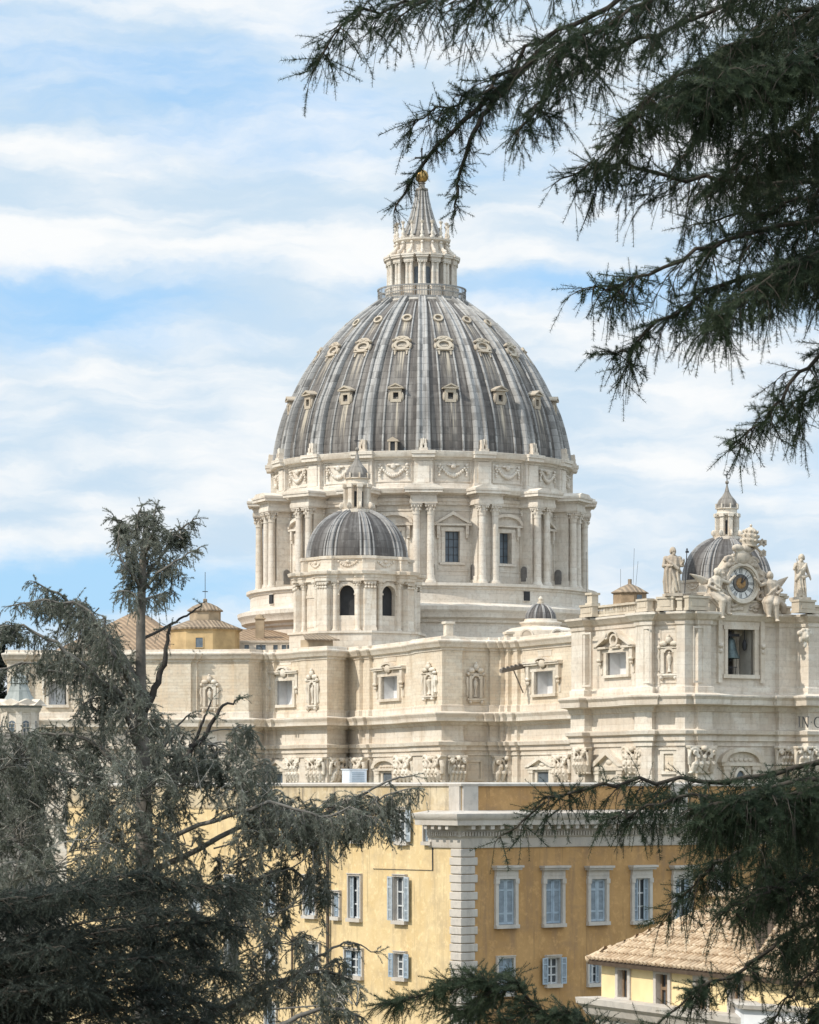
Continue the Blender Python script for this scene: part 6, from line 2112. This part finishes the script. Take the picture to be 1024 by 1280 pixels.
def grow(path, r0, r1, rs, wood, frames, lmax, gap, droop, fwd=.5, shoot=.12, sgap=.05, start=.0, wob=.02, tip_len=.25, depth=1.0, twig_r=.004, bare=0.0, npts=26, up=0.0, second=0.0, thin=0.0, along=0.0):
    """one limb: tube, side twigs that sag under their weight, and the shoots that carry the needles"""
    P = smooth_path(path, npts)
    total = sum((P[i + 1] - P[i]).length for i in range(npts))
    for i in range(1, npts):
        P[i] = P[i] + Vector([rs.normal() for _ in range(3)]) * wob * total * .12
    wood.tube(P, [r0 + (r1 - r0) * (i / npts) ** .8 for i in range(npts + 1)], 7)
    n = int(total / gap)
    def twig(p, d, l, rad, lev):
        q, pts, dd = p.copy(), [p.copy()], d.copy()
        k = 6
        for i in range(k):
            dd = (dd + Vector((rs.normal() * .12, rs.normal() * .12, -droop * (.25 + .12 * i) + rs.normal() * .06))).normalized()
            q = q + dd * l / k
            pts.append(q.copy())
        wood.tube(pts, [rad * (1 - .75 * i / k) for i in range(k + 1)], 3, cap=False)
        m = max(2, int(l / sgap))
        for j in range(m + 1):
            f = (j + rs.random() * .6) / (m + .6) if j < m else 1.0
            x = f * k
            i = min(int(x), k - 1)
            c = pts[i].lerp(pts[i + 1], min(x - i, 1))
            tg = (pts[i + 1] - pts[i]).normalized()
            sd = tg.cross(Vector((rs.normal() * .5, rs.normal() * .5, 1))).normalized() * (1 if (j + lev) % 2 else -1)
            if j == m:
                dr = tg
            else:
                dr = (tg * (.6 + .4 * rs.random()) + sd * (.5 + .5 * rs.random()) + Vector((rs.normal() * .22, rs.normal() * .22, -droop * .16 + up + rs.normal() * .2))).normalized()
            frames.append((c, dr, shoot * (.6 + .7 * rs.random()) * (1 - .3 * f)))
            if lev == 0 and second and rs.random() < second and j < m:
                twig(c, dr, l * .45 * (.6 + .6 * rs.random()) * (1 - .5 * f), rad * .6, 1)
    for i in range(n):
        f = start + (1 - start) * (i + rs.random()) / n
        if f > .995:
            continue
        x = f * npts
        k = min(int(x), npts - 1)
        p = P[k].lerp(P[k + 1], x - k)
        tg = (P[k + 1] - P[k]).normalized()
        sd = tg.cross(Vector((0, 0, 1)))
        sd = (sd.normalized() if sd.length > .05 else Vector((0, 1, 0))) * (1 if i % 2 else -1)
        l = lmax * (tip_len + (1 - tip_len) * (1 - f) ** .6) * (.55 + .75 * rs.random())
        if rs.random() < bare or rs.random() > 1 - thin * f:
            continue
        d = (tg * fwd + Vector((sd.x, sd.y * depth, sd.z)) * (.6 + .5 * rs.random()) + Vector((rs.normal() * .25, rs.normal() * .25 * depth, rs.normal() * .22 - droop * .35 + up))).normalized()
        twig(p, d, l, twig_r, 0)
    tg = (P[-1] - P[-2]).normalized()
    twig(P[-1], tg, lmax * tip_len, twig_r, 1)
    for i in range(int(total * (1 - start) / sgap * along)):      # short shoots on the limb itself
        x = (start + (1 - start) * rs.random()) * npts
        k = min(int(x), npts - 1)
        tg = (P[k + 1] - P[k]).normalized()
        frames.append((P[k].lerp(P[k + 1], x - k), (tg * .6 + Vector((rs.normal() * .6, rs.normal() * .6, rs.normal() * .5 + .25))).normalized(), shoot * (.45 + .4 * rs.random())))
def needles(frames, temps, rs, name, mat, parent, origin):
    tr_ = Tri()
    O = np.array([f[0] for f in frames]); X = np.array([f[1] for f in frames]); S = np.array([f[2] for f in frames])
    A = rs.normal(size=(len(frames), 3)) * .35 + np.array([0, 0, 1.0])
    Y = np.cross(A, X); Y /= np.linalg.norm(Y, axis=1)[:, None] + 1e-9
    Z = np.cross(X, Y)
    idx = rs.integers(0, len(temps), len(frames))
    for k, T in enumerate(temps):
        s = idx == k
        tr_.put(T, O[s], X[s], Y[s], Z[s], S[s])
    return tr_.build(name, mat, parent, origin)
def needle_mat(name, cols, scale, trans=.25, rough=.6):
    m, t = new_mat(name)
    P = t.n('ShaderNodeNewGeometry').outputs['Position']
    n = t.noise(P, scale, 3, .6)
    n2 = t.noise(P, scale * 9, 2, .6)
    c = t.mix(t.rng(n, .35, .65), cols[0], cols[1])
    c = t.mix(t.math('MULTIPLY', t.rng(n2, .55, .75), .7), c, cols[2])
    b = t.n('ShaderNodeBsdfPrincipled', None, Roughness=rough)
    b.inputs['Specular IOR Level'].default_value = .25
    t.t.links.new(c, b.inputs['Base Color'])
    tl = t.n('ShaderNodeBsdfTranslucent')
    t.t.links.new(c, tl.inputs[0])
    mx = t.n('ShaderNodeMixShader', None, Fac=trans)
    t.t.links.new(b.outputs[0], mx.inputs[1]); t.t.links.new(tl.outputs[0], mx.inputs[2])
    t.n('ShaderNodeOutputMaterial', None, Surface=mx.outputs[0])
    return m
BARK = plain('dark cedar bark', (.045, .038, .030), .95, .35, 6)
BARKG = plain('grey cedar bark', (.14, .125, .108), .95, .35, 3, bump_d=.05)

def tree(name, label, loc):
    return thing(name, label, 'tree', loc)
def add_limb(t, wood, frames, temps, rs, nmat, bark, wname='branch'):
    o = wood.build(wname, bark, t, None, 0, 60, t)
    if frames:
        needles(frames, temps, rs, 'needles', nmat, o, t.location)
    return o

# --- big cedar to the right of the camera: its boughs hang into the view
YC = 12.0
tc = tree('cedar_tree', 'dark green cedar standing close on the right, its drooping needle boughs hanging across the view', (3.9, 13.0, ground_z(13.0)))
rs = np.random.default_rng(5)
TC_ = [shoot_template(rs, 96, .20, .0085, 1.15, c) for c in (0, .08, .15, .1, .05)]
NC = needle_mat('dark cedar needles', ((.026, .042, .024), (.046, .066, .036), (.11, .125, .07)), 3.0)
w = MB()
w.tube([(3.9, 13.0, ground_z(13) - .3), (3.95, 13.05, -1), (3.9, 13.1, 2), (3.95, 13.0, 5), (3.9, 13, 8)], [.42, .36, .33, .26, .12], 14)
w.build('trunk', plain('cedar trunk bark', (.09, .075, .06), .95, .4, 4, bump_d=.05), tc, None, 0, 60, tc)
def R(*pts):
    """limb control points (u, v, metres from the camera) -> world, rooted at the trunk"""
    return [px(u, v, y) for u, v, y in pts]
limbs = [
    # upper boughs
    (R((1500, -230, 13), (1150, -190, 12.4), (900, -120, 12), (720, -50, 11.8), (600, -6, 11.7), (510, 4, 11.6), (440, 28, 11.5), (400, 74, 11.5)), dict(lmax=.36, droop=.55, gap=.026)),
    (R((1500, -200, 13), (1100, -130, 12.2), (860, -40, 11.9), (720, 30, 11.8), (640, 80, 11.8), (600, 115, 11.7), (570, 130, 11.7), (520, 150, 11.7)), dict(lmax=.26, droop=.6, gap=.026)),
    (R((700, 45, 11.8), (640, 95, 11.8), (580, 150, 11.7), (540, 192, 11.7), (515, 226, 11.7), (493, 264, 11.7)), dict(lmax=.06, droop=.5, gap=.026, shoot=.07, thin=.3, along=1.0)),
    (R((680, 60, 11.8), (640, 100, 11.8), (600, 150, 11.7), (580, 200, 11.7), (572, 235, 11.7), (567, 272, 11.7)), dict(lmax=.06, droop=.5, gap=.026, shoot=.07, thin=.3, along=1.0)),
    (R((1500, -200, 13), (1100, -60, 12.6), (900, 10, 12.4), (760, 60, 12.3), (690, 110, 12.2), (645, 165, 12.2)), dict(lmax=.36, droop=.55, gap=.022)),
    (R((1500, -150, 13), (1200, -120, 11.6), (1000, -80, 11.2), (850, -20, 11.1), (740, 40, 11.0), (690, 80, 11)), dict(lmax=.42, droop=.5, gap=.015)),
    (R((1500, -100, 13), (1200, -40, 12), (1000, 20, 11.6), (870, 80, 11.5), (800, 140, 11.5), (775, 175, 11.5)), dict(lmax=.36, droop=.6, gap=.014)),
    (R((1500, -60, 13), (1250, 0, 12.6), (1080, 60, 12.4), (950, 110, 12.3), (880, 165, 12.3), (840, 215, 12.2)), dict(lmax=.36, droop=.6, gap=.014)),
    (R((1500, 0, 13), (1250, 60, 11.6), (1100, 110, 11.2), (1000, 150, 11.1), (930, 200, 11.0), (890, 240, 11)), dict(lmax=.36, droop=.6, gap=.014)),
    (R((1500, -160, 13), (1250, -140, 13), (1080, -110, 13.2), (950, -60, 13.3), (850, 0, 13.3)), dict(lmax=.5, droop=.5, gap=.016)),
    (R((1500, -220, 13), (1300, -120, 12.8), (1150, -40, 12.6), (1000, 30, 12.6), (900, 70, 12.6)), dict(lmax=.4, droop=.7, gap=.014, thin=.3)),
    (R((1500, -50, 13), (1300, 60, 12.9), (1150, 130, 12.8), (1020, 180, 12.8), (940, 230, 12.8)), dict(lmax=.4, droop=.7, gap=.014, thin=.3)),
    (R((1500, -120, 13), (1300, -60, 11.6), (1150, 0, 11), (1020, 60, 10.8), (920, 100, 10.7), (850, 120, 10.7)), dict(lmax=.34, droop=.7, gap=.016, thin=.4)),
    (R((1500, 120, 13), (1300, 180, 12.8), (1150, 260, 12.8), (1040, 310, 12.8), (960, 350, 12.8)), dict(lmax=.34, droop=.7, gap=.014, thin=.3)),
    # middle boughs
    (R((1500, 170, 13), (1200, 205, 12.4), (1000, 228, 12), (880, 225, 11.9), (790, 210, 11.8), (745, 208, 11.8), (706, 222, 11.8)), dict(lmax=.30, droop=.62, gap=.024)),
    (R((1500, 180, 13), (1200, 240, 12), (1020, 275, 11.7), (910, 300, 11.6), (830, 335, 11.5), (770, 358, 11.5), (742, 362, 11.5)), dict(lmax=.30, droop=.6, gap=.019)),
    (R((1500, 200, 13), (1220, 270, 12.4), (1050, 310, 12.2), (930, 345, 12.1), (850, 385, 12), (790, 430, 12), (762, 440, 12)), dict(lmax=.30, droop=.6, gap=.017)),
    (R((1500, 200, 13), (1250, 250, 11.4), (1100, 290, 11), (1000, 330, 10.9), (930, 370, 10.8), (880, 415, 10.8)), dict(lmax=.28, droop=.6, gap=.015)),
    (R((1500, 150, 13), (1250, 200, 12.2), (1120, 215, 12), (1020, 240, 11.9), (950, 265, 11.9), (870, 280, 11.8)), dict(lmax=.30, droop=.6, gap=.016)),
    # low tip of the upper mass
    (R((1500, 300, 13), (1250, 350, 12), (1120, 390, 11.7), (1040, 430, 11.6), (985, 490, 11.5), (950, 530, 11.5), (914, 562, 11.5)), dict(lmax=.22, droop=.7, gap=.022)),
    (R((1500, 330, 13), (1280, 380, 12.3), (1130, 420, 12), (1060, 455, 12), (1010, 490, 12), (1000, 530, 12)), dict(lmax=.24, droop=.7, gap=.021)),
    # lower boughs
    (R((1500, 850, 13), (1250, 905, 12.2), (1050, 945, 11.8), (930, 972, 11.7), (830, 980, 11.6), (740, 985, 11.5), (680, 1003, 11.5), (628, 1044, 11.5)), dict(lmax=.20, droop=.8, gap=.022)),
    (R((1500, 860, 13), (1250, 920, 11.6), (1080, 965, 11.2), (970, 985, 11.1), (880, 1000, 11), (800, 1010, 10.9), (757, 1025, 10.9)), dict(lmax=.20, droop=.9, gap=.024)),
    (R((1500, 900, 13), (1250, 960, 12.4), (1100, 1000, 12.2), (1000, 1030, 12.1), (930, 1060, 12), (880, 1095, 12), (838, 1140, 12)), dict(lmax=.26, droop=.75, gap=.016)),
    (R((1500, 930, 13), (1250, 1000, 11.6), (1100, 1060, 11.3), (1000, 1100, 11.2), (950, 1120, 11.1), (905, 1140, 11)), dict(lmax=.26, droop=.75, gap=.016)),
    (R((1500, 880, 13), (1300, 930, 12.6), (1150, 960, 12.6), (1030, 990, 12.6), (940, 1020, 12.6), (880, 1050, 12.6)), dict(lmax=.34, droop=.75, gap=.016)),
    (R((1500, 980, 13), (1250, 1040, 12), (1100, 1100, 11.6), (1000, 1160, 11.4), (920, 1210, 11.3), (865, 1245, 11.2), (812, 1290, 11.2)), dict(lmax=.18, droop=.75, gap=.024)),
    (R((1500, 1030, 13), (1300, 1080, 12.4), (1150, 1130, 12.2), (1060, 1180, 12.1), (1000, 1230, 12), (960, 1290, 12)), dict(lmax=.30, droop=.75, gap=.020)),
    (R((1500, 900, 13), (1300, 980, 12), (1180, 1030, 11.8), (1080, 1080, 11.8), (1010, 1130, 11.7)), dict(lmax=.4, droop=.75, gap=.018)),
    (R((1500, 870, 13), (1300, 930, 12.9), (1180, 970, 12.9), (1080, 1010, 12.9), (990, 1060, 12.9), (930, 1110, 12.9)), dict(lmax=.38, droop=.8, gap=.014, thin=.3)),
    (R((1500, 900, 13), (1300, 950, 11.8), (1150, 975, 11.2), (1030, 985, 10.9), (940, 995, 10.8), (870, 1010, 10.8)), dict(lmax=.32, droop=.8, gap=.016, thin=.4)),
    (R((1500, 960, 13), (1300, 1040, 12.7), (1150, 1100, 12.7), (1060, 1150, 12.7), (980, 1190, 12.7)), dict(lmax=.30, droop=.8, gap=.016, thin=.4)),
    (R((1500, 1060, 13), (1300, 1130, 11.6), (1150, 1190, 11.3), (1060, 1240, 11.2), (1010, 1290, 11.2)), dict(lmax=.28, droop=.8, gap=.018, thin=.4)),
    # bough from below, in the middle of the bottom edge
    (R((1500, 1500, 13), (1150, 1440, 14.5), (900, 1365, 15), (780, 1306, 15.2), (690, 1262, 15.2), (610, 1228, 15.2), (545, 1236, 15.2), (478, 1256, 15.1)), dict(lmax=.21, droop=.30, gap=.011, up=.10, start=.35, fwd=.9)),
    (R((1500, 1540, 13), (1150, 1480, 14.8), (920, 1420, 15.4), (800, 1350, 15.7), (700, 1300, 15.8), (620, 1264, 15.8), (560, 1262, 15.8)), dict(lmax=.24, droop=.30, gap=.011, up=.08, start=.35, fwd=.9)),
]
for k, (path, kw) in enumerate(limbs):
    rs = np.random.default_rng(100 + k)
    wood, fr = MB(), []
    prm = dict(fwd=.5, shoot=.12, sgap=.052, start=.12, wob=.03, tip_len=.32, depth=.9, twig_r=.0032, second=.34, thin=.80, along=1.7)
    prm.update(kw)
    prm['gap'] *= 1.2 if prm['thin'] > .5 and k < 22 else (.72 if prm['thin'] < .5 else .95)
    prm['droop'] *= .72
    grow(path, .015, .003, rs, wood, fr, **prm)
    # keep only what can be near the frame
    add_limb(tc, wood, fr, TC_, rs, NC, BARK)

# --- tall grey cedar on the left
YL = 90.0
lx = gx(182, YL)
tl = tree('cedar_tree', 'tall sparse grey green cedar with a bare trunk top and drooping branches on the left', (lx, YL, ground_z(YL)))
rs = np.random.default_rng(9)
TL_ = [shoot_template(rs, 52, .26, .024, 1.0, c, .026) for c in (.0, .15, .3, .1)]
NL = needle_mat('grey cedar needles', ((.115, .13, .098), (.26, .27, .225), (.56, .55, .505)), .8, .3)
def Lp(*pts):
    return [px(u, v, YL + (y if len(q_) > 2 else 0)) for q_ in pts for u, v, y in [(*q_, 0)[:3]]]
w = MB()
w.tube(Lp((186, 1560), (184, 1300), (181, 1080), (179, 960), (176, 860), (176, 780), (178, 710), (181, 670), (184, 640)), [.42, .35, .27, .21, .155, .13, .11, .07, .03], 12)
w.build('trunk', BARKG, tl, None, 0, 60, tl)
def L_(path, r0, r1, **kw):
    return (path, r0, r1, kw)
lim = [
    # crown top
    L_(Lp((178, 720), (165, 690, 1), (152, 660, 1), (142, 645, 1)), .06, .02, lmax=.55, gap=.15, droop=.35, along=1.6, second=.4),
    L_(Lp((179, 700), (190, 670, -1), (192, 650, -1), (195, 634, -1)), .05, .02, lmax=.5, gap=.16, droop=.3, along=1.6, second=.4),
    L_(Lp((178, 725), (205, 690, 1), (225, 662, 1), (246, 648, 1)), .06, .02, lmax=.55, gap=.17, droop=.45, along=1.6, second=.4),
    L_(Lp((178, 740), (200, 715, -1), (222, 700, -1), (250, 684, -1)), .05, .02, lmax=.5, gap=.16, droop=.6, along=1.6, second=.4),
    L_(Lp((177, 735), (160, 712, -1), (148, 690, -1), (150, 660, -1)), .05, .02, lmax=.5, gap=.2, droop=.5),
    L_(Lp((178, 690), (170, 665, 0), (172, 645, 0), (178, 632, 0)), .04, .015, lmax=.45, gap=.16, droop=.3, along=1.6, second=.4),
    L_(Lp((177, 750), (195, 745, 2), (210, 740, 2)), .05, .02, lmax=.7, gap=.13, droop=.8),
    L_(Lp((177, 750), (160, 740, -2), (150, 738, -2)), .05, .02, lmax=.6, gap=.16, droop=.8),
    # upper left arms
    L_(Lp((177, 870), (150, 840, 1), (120, 800, 1.5), (95, 765, 2), (70, 740, 2), (42, 727, 2)), .10, .02, lmax=1.0, gap=.12, droop=.7, start=.2),
    L_(Lp((177, 890), (140, 860, -1), (100, 830, -2), (60, 800, -2), (25, 782, -2), (-12, 790, -2)), .10, .02, lmax=.9, gap=.13, droop=.7, start=.3),
    L_(Lp((177, 860), (150, 815, 0), (125, 785, -1), (105, 760, -1), (60, 752, -1), (10, 758, -1)), .08, .02, lmax=.8, gap=.12, droop=.6, start=.3),
    L_(Lp((177, 910), (130, 860, 2), (80, 840, 3), (40, 828, 3), (0, 836, 3)), .08, .02, lmax=.9, gap=.16, droop=.8, start=.4),
    L_(Lp((178, 880), (150, 830, -2), (135, 800, -2), (128, 770, -2)), .09, .03, lmax=1.2, gap=.10, droop=.9, start=.2),
    # bare limbs
    L_(Lp((174, 900), (192, 865, 0), (205, 830, 0), (209, 808, 0), (213, 783, 0)), .13, .04, lmax=.5, gap=.5, droop=.3, bare=.4, wob=.07),
    L_(Lp((176, 800), (215, 780, 1), (240, 765, 1), (252, 756, 1)), .05, .02, lmax=.4, gap=.5, droop=.5, bare=.4),
    L_(Lp((205, 1000), (232, 945, 0), (258, 915, 0), (280, 885, 0), (300, 873, 0)), .12, .025, lmax=.5, gap=.45, droop=.2, bare=.4, wob=.07),
    L_(Lp((240, 938), (252, 905, 0), (264, 877, 0)), .065, .02, lmax=.4, gap=.5, droop=.2, bare=.4, wob=.07),
    L_(Lp((190, 960), (215, 915, 1), (238, 892, 1)), .06, .02, lmax=.4, gap=.5, droop=.2, bare=.4, wob=.07),
    L_(Lp((170, 930), (150, 880, -1), (120, 850, -1), (60, 838, -1)), .09, .03, lmax=.4, gap=.5, droop=.3, bare=.5),
    L_(Lp((172, 990), (140, 950, 0), (100, 920, 0), (40, 918, 0)), .10, .03, lmax=.5, gap=.45, droop=.4, bare=.4),
]
rs0 = np.random.default_rng(21)
# long arm to the right with hanging sprays
lim.append(L_(Lp((182, 1095), (250, 1060, 0), (320, 1025, 1), (380, 1015, 1), (430, 1025, 1), (475, 995, 1), (520, 985, 1)), .10, .015, lmax=1.5, gap=.15, droop=.9, start=.3, second=.3))
lim.append(L_(Lp((182, 1060), (260, 1030, -1), (340, 1005, -1.5), (400, 1020, -1.5), (440, 1010, -1.5), (480, 1030, -1.5)), .08, .015, lmax=1.4, gap=.15, droop=.95, start=.35, second=.3))
lim.append(L_(Lp((400, 1020, 1), (440, 1000, 1), (490, 975, 1), (515, 970, 1)), .06, .02, lmax=.5, gap=.4, droop=.2, bare=.3))
lim.append(L_(Lp((182, 1330), (215, 1270, 0), (245, 1190, 0), (300, 1120, 1), (350, 1085, 1), (390, 1100, 1)), .17, .03, lmax=1.4, gap=.15, droop=.9, start=.4, second=.3))
lim.append(L_(Lp((230, 1300, 1), (320, 1240, 2), (400, 1215, 2), (440, 1225, 2)), .14, .02, lmax=1.5, gap=.13, droop=.8, start=.2, second=.3))
lim.append(L_(Lp((230, 1330, -1), (330, 1290, -2), (410, 1260, -2), (450, 1270, -2)), .14, .02, lmax=1.5, gap=.13, droop=.8, start=.1, second=.3))
lim.append(L_(Lp((300, 1270, 1), (380, 1210, 1), (430, 1180, 1), (470, 1190, 1)), .07, .015, lmax=.6, gap=.35, droop=.2, bare=.3))
TWIG = plain('pale dead twigs', (.25, .235, .205), .95, .3, 2)
BR_G = plain('grey branch bark', (.13, .12, .105), .95, .35, 3)
BR_D = plain('dark branch bark', (.045, .04, .036), .95, .3, 3)  # darker bark for some of the bare limbs
for k, (path, r0, r1, kw) in enumerate(lim):
    rs = np.random.default_rng(300 + k)
    wood, fr = MB(), []
    prm = dict(fwd=.35, shoot=.34, sgap=.15, start=.05, wob=.05, tip_len=.35, depth=1.0, twig_r=.014, second=.15, npts=18)
    prm.update(kw)
    grow(path, r0, r1, rs, wood, fr, **prm)
    add_limb(tl, wood, fr, TL_, rs, NL, BR_D if 13 <= k <= 16 else BR_G)
# hanging masses: (u, v, half width, half height, metres behind the trunk, how dense)
clumps = [(200, 725, 28, 26, .5, .7), (165, 718, 16, 30, -.5, .8), (186, 695, 20, 22, 0, .6), (180, 668, 16, 18, 0, .3), (222, 678, 14, 12, 1, .3), (158, 668, 10, 12, 1, .3),
          (55, 766, 30, 16, 2, .7), (18, 796, 24, 10, -2, .6), (92, 782, 28, 24, 1.5, 1), (102, 832, 20, 46, 1, 1.3), (62, 828, 28, 14, 2, .6), (135, 830, 22, 36, 0, .7),
          (122, 900, 26, 56, -1, 1.2), (152, 888, 32, 52, 1, 1.0), (178, 930, 36, 46, -1.5, 1.2), (198, 968, 46, 44, 1, 1.2), (120, 955, 34, 40, 2, 1),
          (25, 975, 44, 46, -2, 1.6), (5, 1000, 40, 50, 2, 1.4), (20, 1080, 60, 50, 0, 1.4), (66, 960, 30, 36, 1, .9), (-8, 1020, 40, 50, 1, 1.2), (40, 1050, 56, 44, 2, 1.2), (95, 1005, 52, 44, -2, 1.2),
          (160, 1020, 62, 50, -2.5, 1.3), (228, 1000, 42, 44, -1, 1.1), (135, 1075, 76, 44, -3, 1.3), (210, 1070, 50, 46, 0, .9), (60, 1110, 70, 36, -2, 1.1),
          (276, 955, 34, 36, 0, 1.0), (308, 935, 18, 34, 1, .9), (318, 985, 24, 28, 1.5, .8), (296, 1005, 36, 44, -1, 1.1), (338, 1025, 34, 34, 0, 1.0), (330, 1075, 38, 54, -1, 1.1),
          (372, 1070, 30, 56, 1, 1.1), (396, 1095, 18, 62, 0, 1.2), (406, 1140, 10, 30, 0, .9), (292, 1105, 38, 44, 1.5, .9), (425, 1020, 30, 20, 1, 1), (440, 1042, 18, 24, .5, .9),
          (470, 1012, 26, 18, 1, .8), (492, 1036, 12, 30, 1, .9), (335, 1150, 34, 50, 1, 1.0), (300, 1180, 36, 44, -1, .9), (355, 1200, 38, 42, 0, 1.0), (335, 1250, 54, 40, 1, 1.1),
          (410, 1228, 30, 24, 2, .8), (425, 1262, 34, 22, -2, .9), (270, 1240, 40, 40, 0, .8), (150, 1130, 60, 40, 1, .9), (230, 1130, 34, 36, 2, .7), (120, 1200, 120, 60, 3, .8), (240, 1290, 80, 40, 3, .9)]
for k, (cu, cv, cw, chh, cy, dens) in enumerate(clumps):
    rs = np.random.default_rng(900 + k)
    wood, fr = MB(), []
    c = px(cu, cv - chh * .35, YL + cy)
    sx_, sz_ = cw * YL / F, chh * YL / F
    v0 = min(max(cv + abs(cu - 180) * .25, 705), 1300)
    far = abs(cu - 180) > 75
    a_ = px(180 + (cu - 180) * (.5 + .25 * rs.random()) if far else 180, v0 - (25 + 30 * rs.random()) * far, YL + cy * .6 * far)
    mid = a_.lerp(c, .55) + Vector((rs.normal() * .25, rs.normal() * .3, .35 * rs.random()))
    P = smooth_path([a_, mid, c + Vector((0, 0, sz_ * .2)), c + Vector(((1 if cu > 180 else -1) * sx_ * .6, rs.normal() * .3, -sz_ * .1))], 12)
    rad = min(.04, .016 + .006 * (a_ - c).length)
    wood.tube(P, [rad * (1 - .075 * i) for i in range(13)], 6)
    n = int(max(8, 17.0 * dens * (sx_ * sz_) ** .85 + 5))
    for i in range(n):
        s0 = P[min(12, int(5 + 8 * rs.random()))]
        th = rs.random() * 2 * PI
        rr_ = rs.random() ** .5
        tgt = c + Vector((math.cos(th) * sx_ * rr_, rs.normal() * min(sx_, 1.4) * .5, (math.sin(th) * rr_ + .35) * sz_ * .9))
        drop = (.25 + .6 * rs.random()) * min(sz_ * 1.2, 1.1)
        m_ = s0.lerp(tgt, .6) + Vector((rs.normal() * .08, rs.normal() * .08, .12 + .12 * rs.random()))
        e_ = tgt + Vector((rs.normal() * .16, rs.normal() * .16, -drop))
        Q = smooth_path([s0, m_, tgt, tgt.lerp(e_, .5) + Vector((rs.normal() * .09, 0, 0)), e_], 9)
        wood.tube(Q, [.020 * (1 - .085 * j) for j in range(10)], 3, 1 if rs.random() < .45 else 0, cap=False)
        for j in range(3, 10):
            for q in range(3 if j > 4 else 2):
                p = Q[j - 1].lerp(Q[j], rs.random())
                t_g = (Q[j] - Q[j - 1]).normalized()
                fr.append((p, (t_g * .5 + Vector((rs.normal() * .62, rs.normal() * .62, rs.normal() * .40 - .22))).normalized(), .20 + .20 * rs.random()))
    o = wood.build('branch', [BR_G, TWIG], tl, None, 0, 60, tl)
    needles(fr, TL_, rs, 'needles', NL, o, tl.location)

# --- dark cedar in front of it, bottom left
YD = 46.0
td = tree('cedar_tree', 'low dark cedar with flat layered boughs in the lower left corner', (gx(-60, YD), YD, ground_z(YD)))
rs = np.random.default_rng(31)
TD_ = [shoot_template(rs, 100, .17, .012, 1.0, c, .015) for c in (.05, .12, .0)]
ND = needle_mat('dark blue green needles', ((.030, .039, .032), (.056, .067, .053), (.14, .15, .125)), 1.5, .15)
w = MB()
w.tube([px(-60, 1800, YD), px(-58, 1450, YD), px(-62, 1250, YD), px(-60, 1120, YD)], [.28, .22, .14, .05], 10)
w.build('trunk', BARK, td, None, 0, 60, td)
def Dp(*pts):
    return [px(u, v, YD + y) for u, v, y in pts]
rs0 = np.random.default_rng(44)
dl = []
for v0, tip_v, tip_u in ((1170, 1108, 300), (1180, 1095, 210), (1150, 1100, 130), (1210, 1140, 250), (1225, 1160, 290), (1240, 1178, 200), (1260, 1190, 260), (1285, 1215, 285), (1300, 1230, 220), (1330, 1255, 270), (1350, 1280, 230), (1190, 1120, 60), (1230, 1170, 90), (1270, 1215, 120), (1310, 1250, 140), (1380, 1300, 290)):
    for rep in range(2):
        dy = (rs0.random() - .5) * 5
        tu, tv = tip_u * (1 - .18 * rep * rs0.random()), tip_v + rep * 14 + rs0.normal() * 5
        dl.append(Dp((-60, v0, 0), (tu * .25 - 40, (v0 + tv) / 2 - 4, dy * .4), (tu * .6 - 10, tv + 4, dy * .8), (tu * .85, tv - 3, dy), (tu, tv + 3, dy)))
for k, path in enumerate(dl):
    rs = np.random.default_rng(600 + k)
    wood, fr = MB(), []
    grow(path, .03, .006, rs, wood, fr, lmax=.6, gap=.060, droop=.2, up=.06, fwd=.8, shoot=.30, sgap=.11, along=2.0, start=.05, wob=.03, tip_len=.4, depth=1.2, twig_r=.008, npts=16, second=.15)
    add_limb(td, wood, fr, TD_, rs, ND, BARK)

# --- umbrella pine at the far left edge
YP = 640.0
tp = tree('pine_tree', 'dark umbrella pine behind the church at the far left edge', (gx(-6, YP), YP, -26.0))
rs = np.random.default_rng(51)
w = MB(); w.tube([(tp.location.x, YP, -26.5), (tp.location.x + .6, YP, 0), (tp.location.x, YP, 24)], [.7, .5, .3], 10)
w.build('trunk', BARKG, tp, None, 0, 60, tp)
fr = []
TP_ = [shoot_template(rs, 40, .4, .05, 1.0, .0, .02)]
for cx_, cv_, rw, rh, n in ((-4, 792, 14, 5, 500), (-10, 830, 20, 24, 1500), (-12, 870, 18, 20, 900), (8, 800, 7, 3, 120)):
    c = px(cx_, cv_, YP)
    for i in range(n):
        d = Vector(rs.normal(size=3)).normalized() * rs.random() ** .4
        fr.append((c + Vector((d.x * rw * .16, d.y * rw * .16, d.z * rh * .16)), Vector((d.x, d.y, d.z + .4)).normalized(), 1.1))
needles(fr, TP_, rs, 'crown', needle_mat('pine crown', ((.014, .022, .016), (.026, .038, .024), (.045, .06, .036)), .3, .15), tp, tp.location)
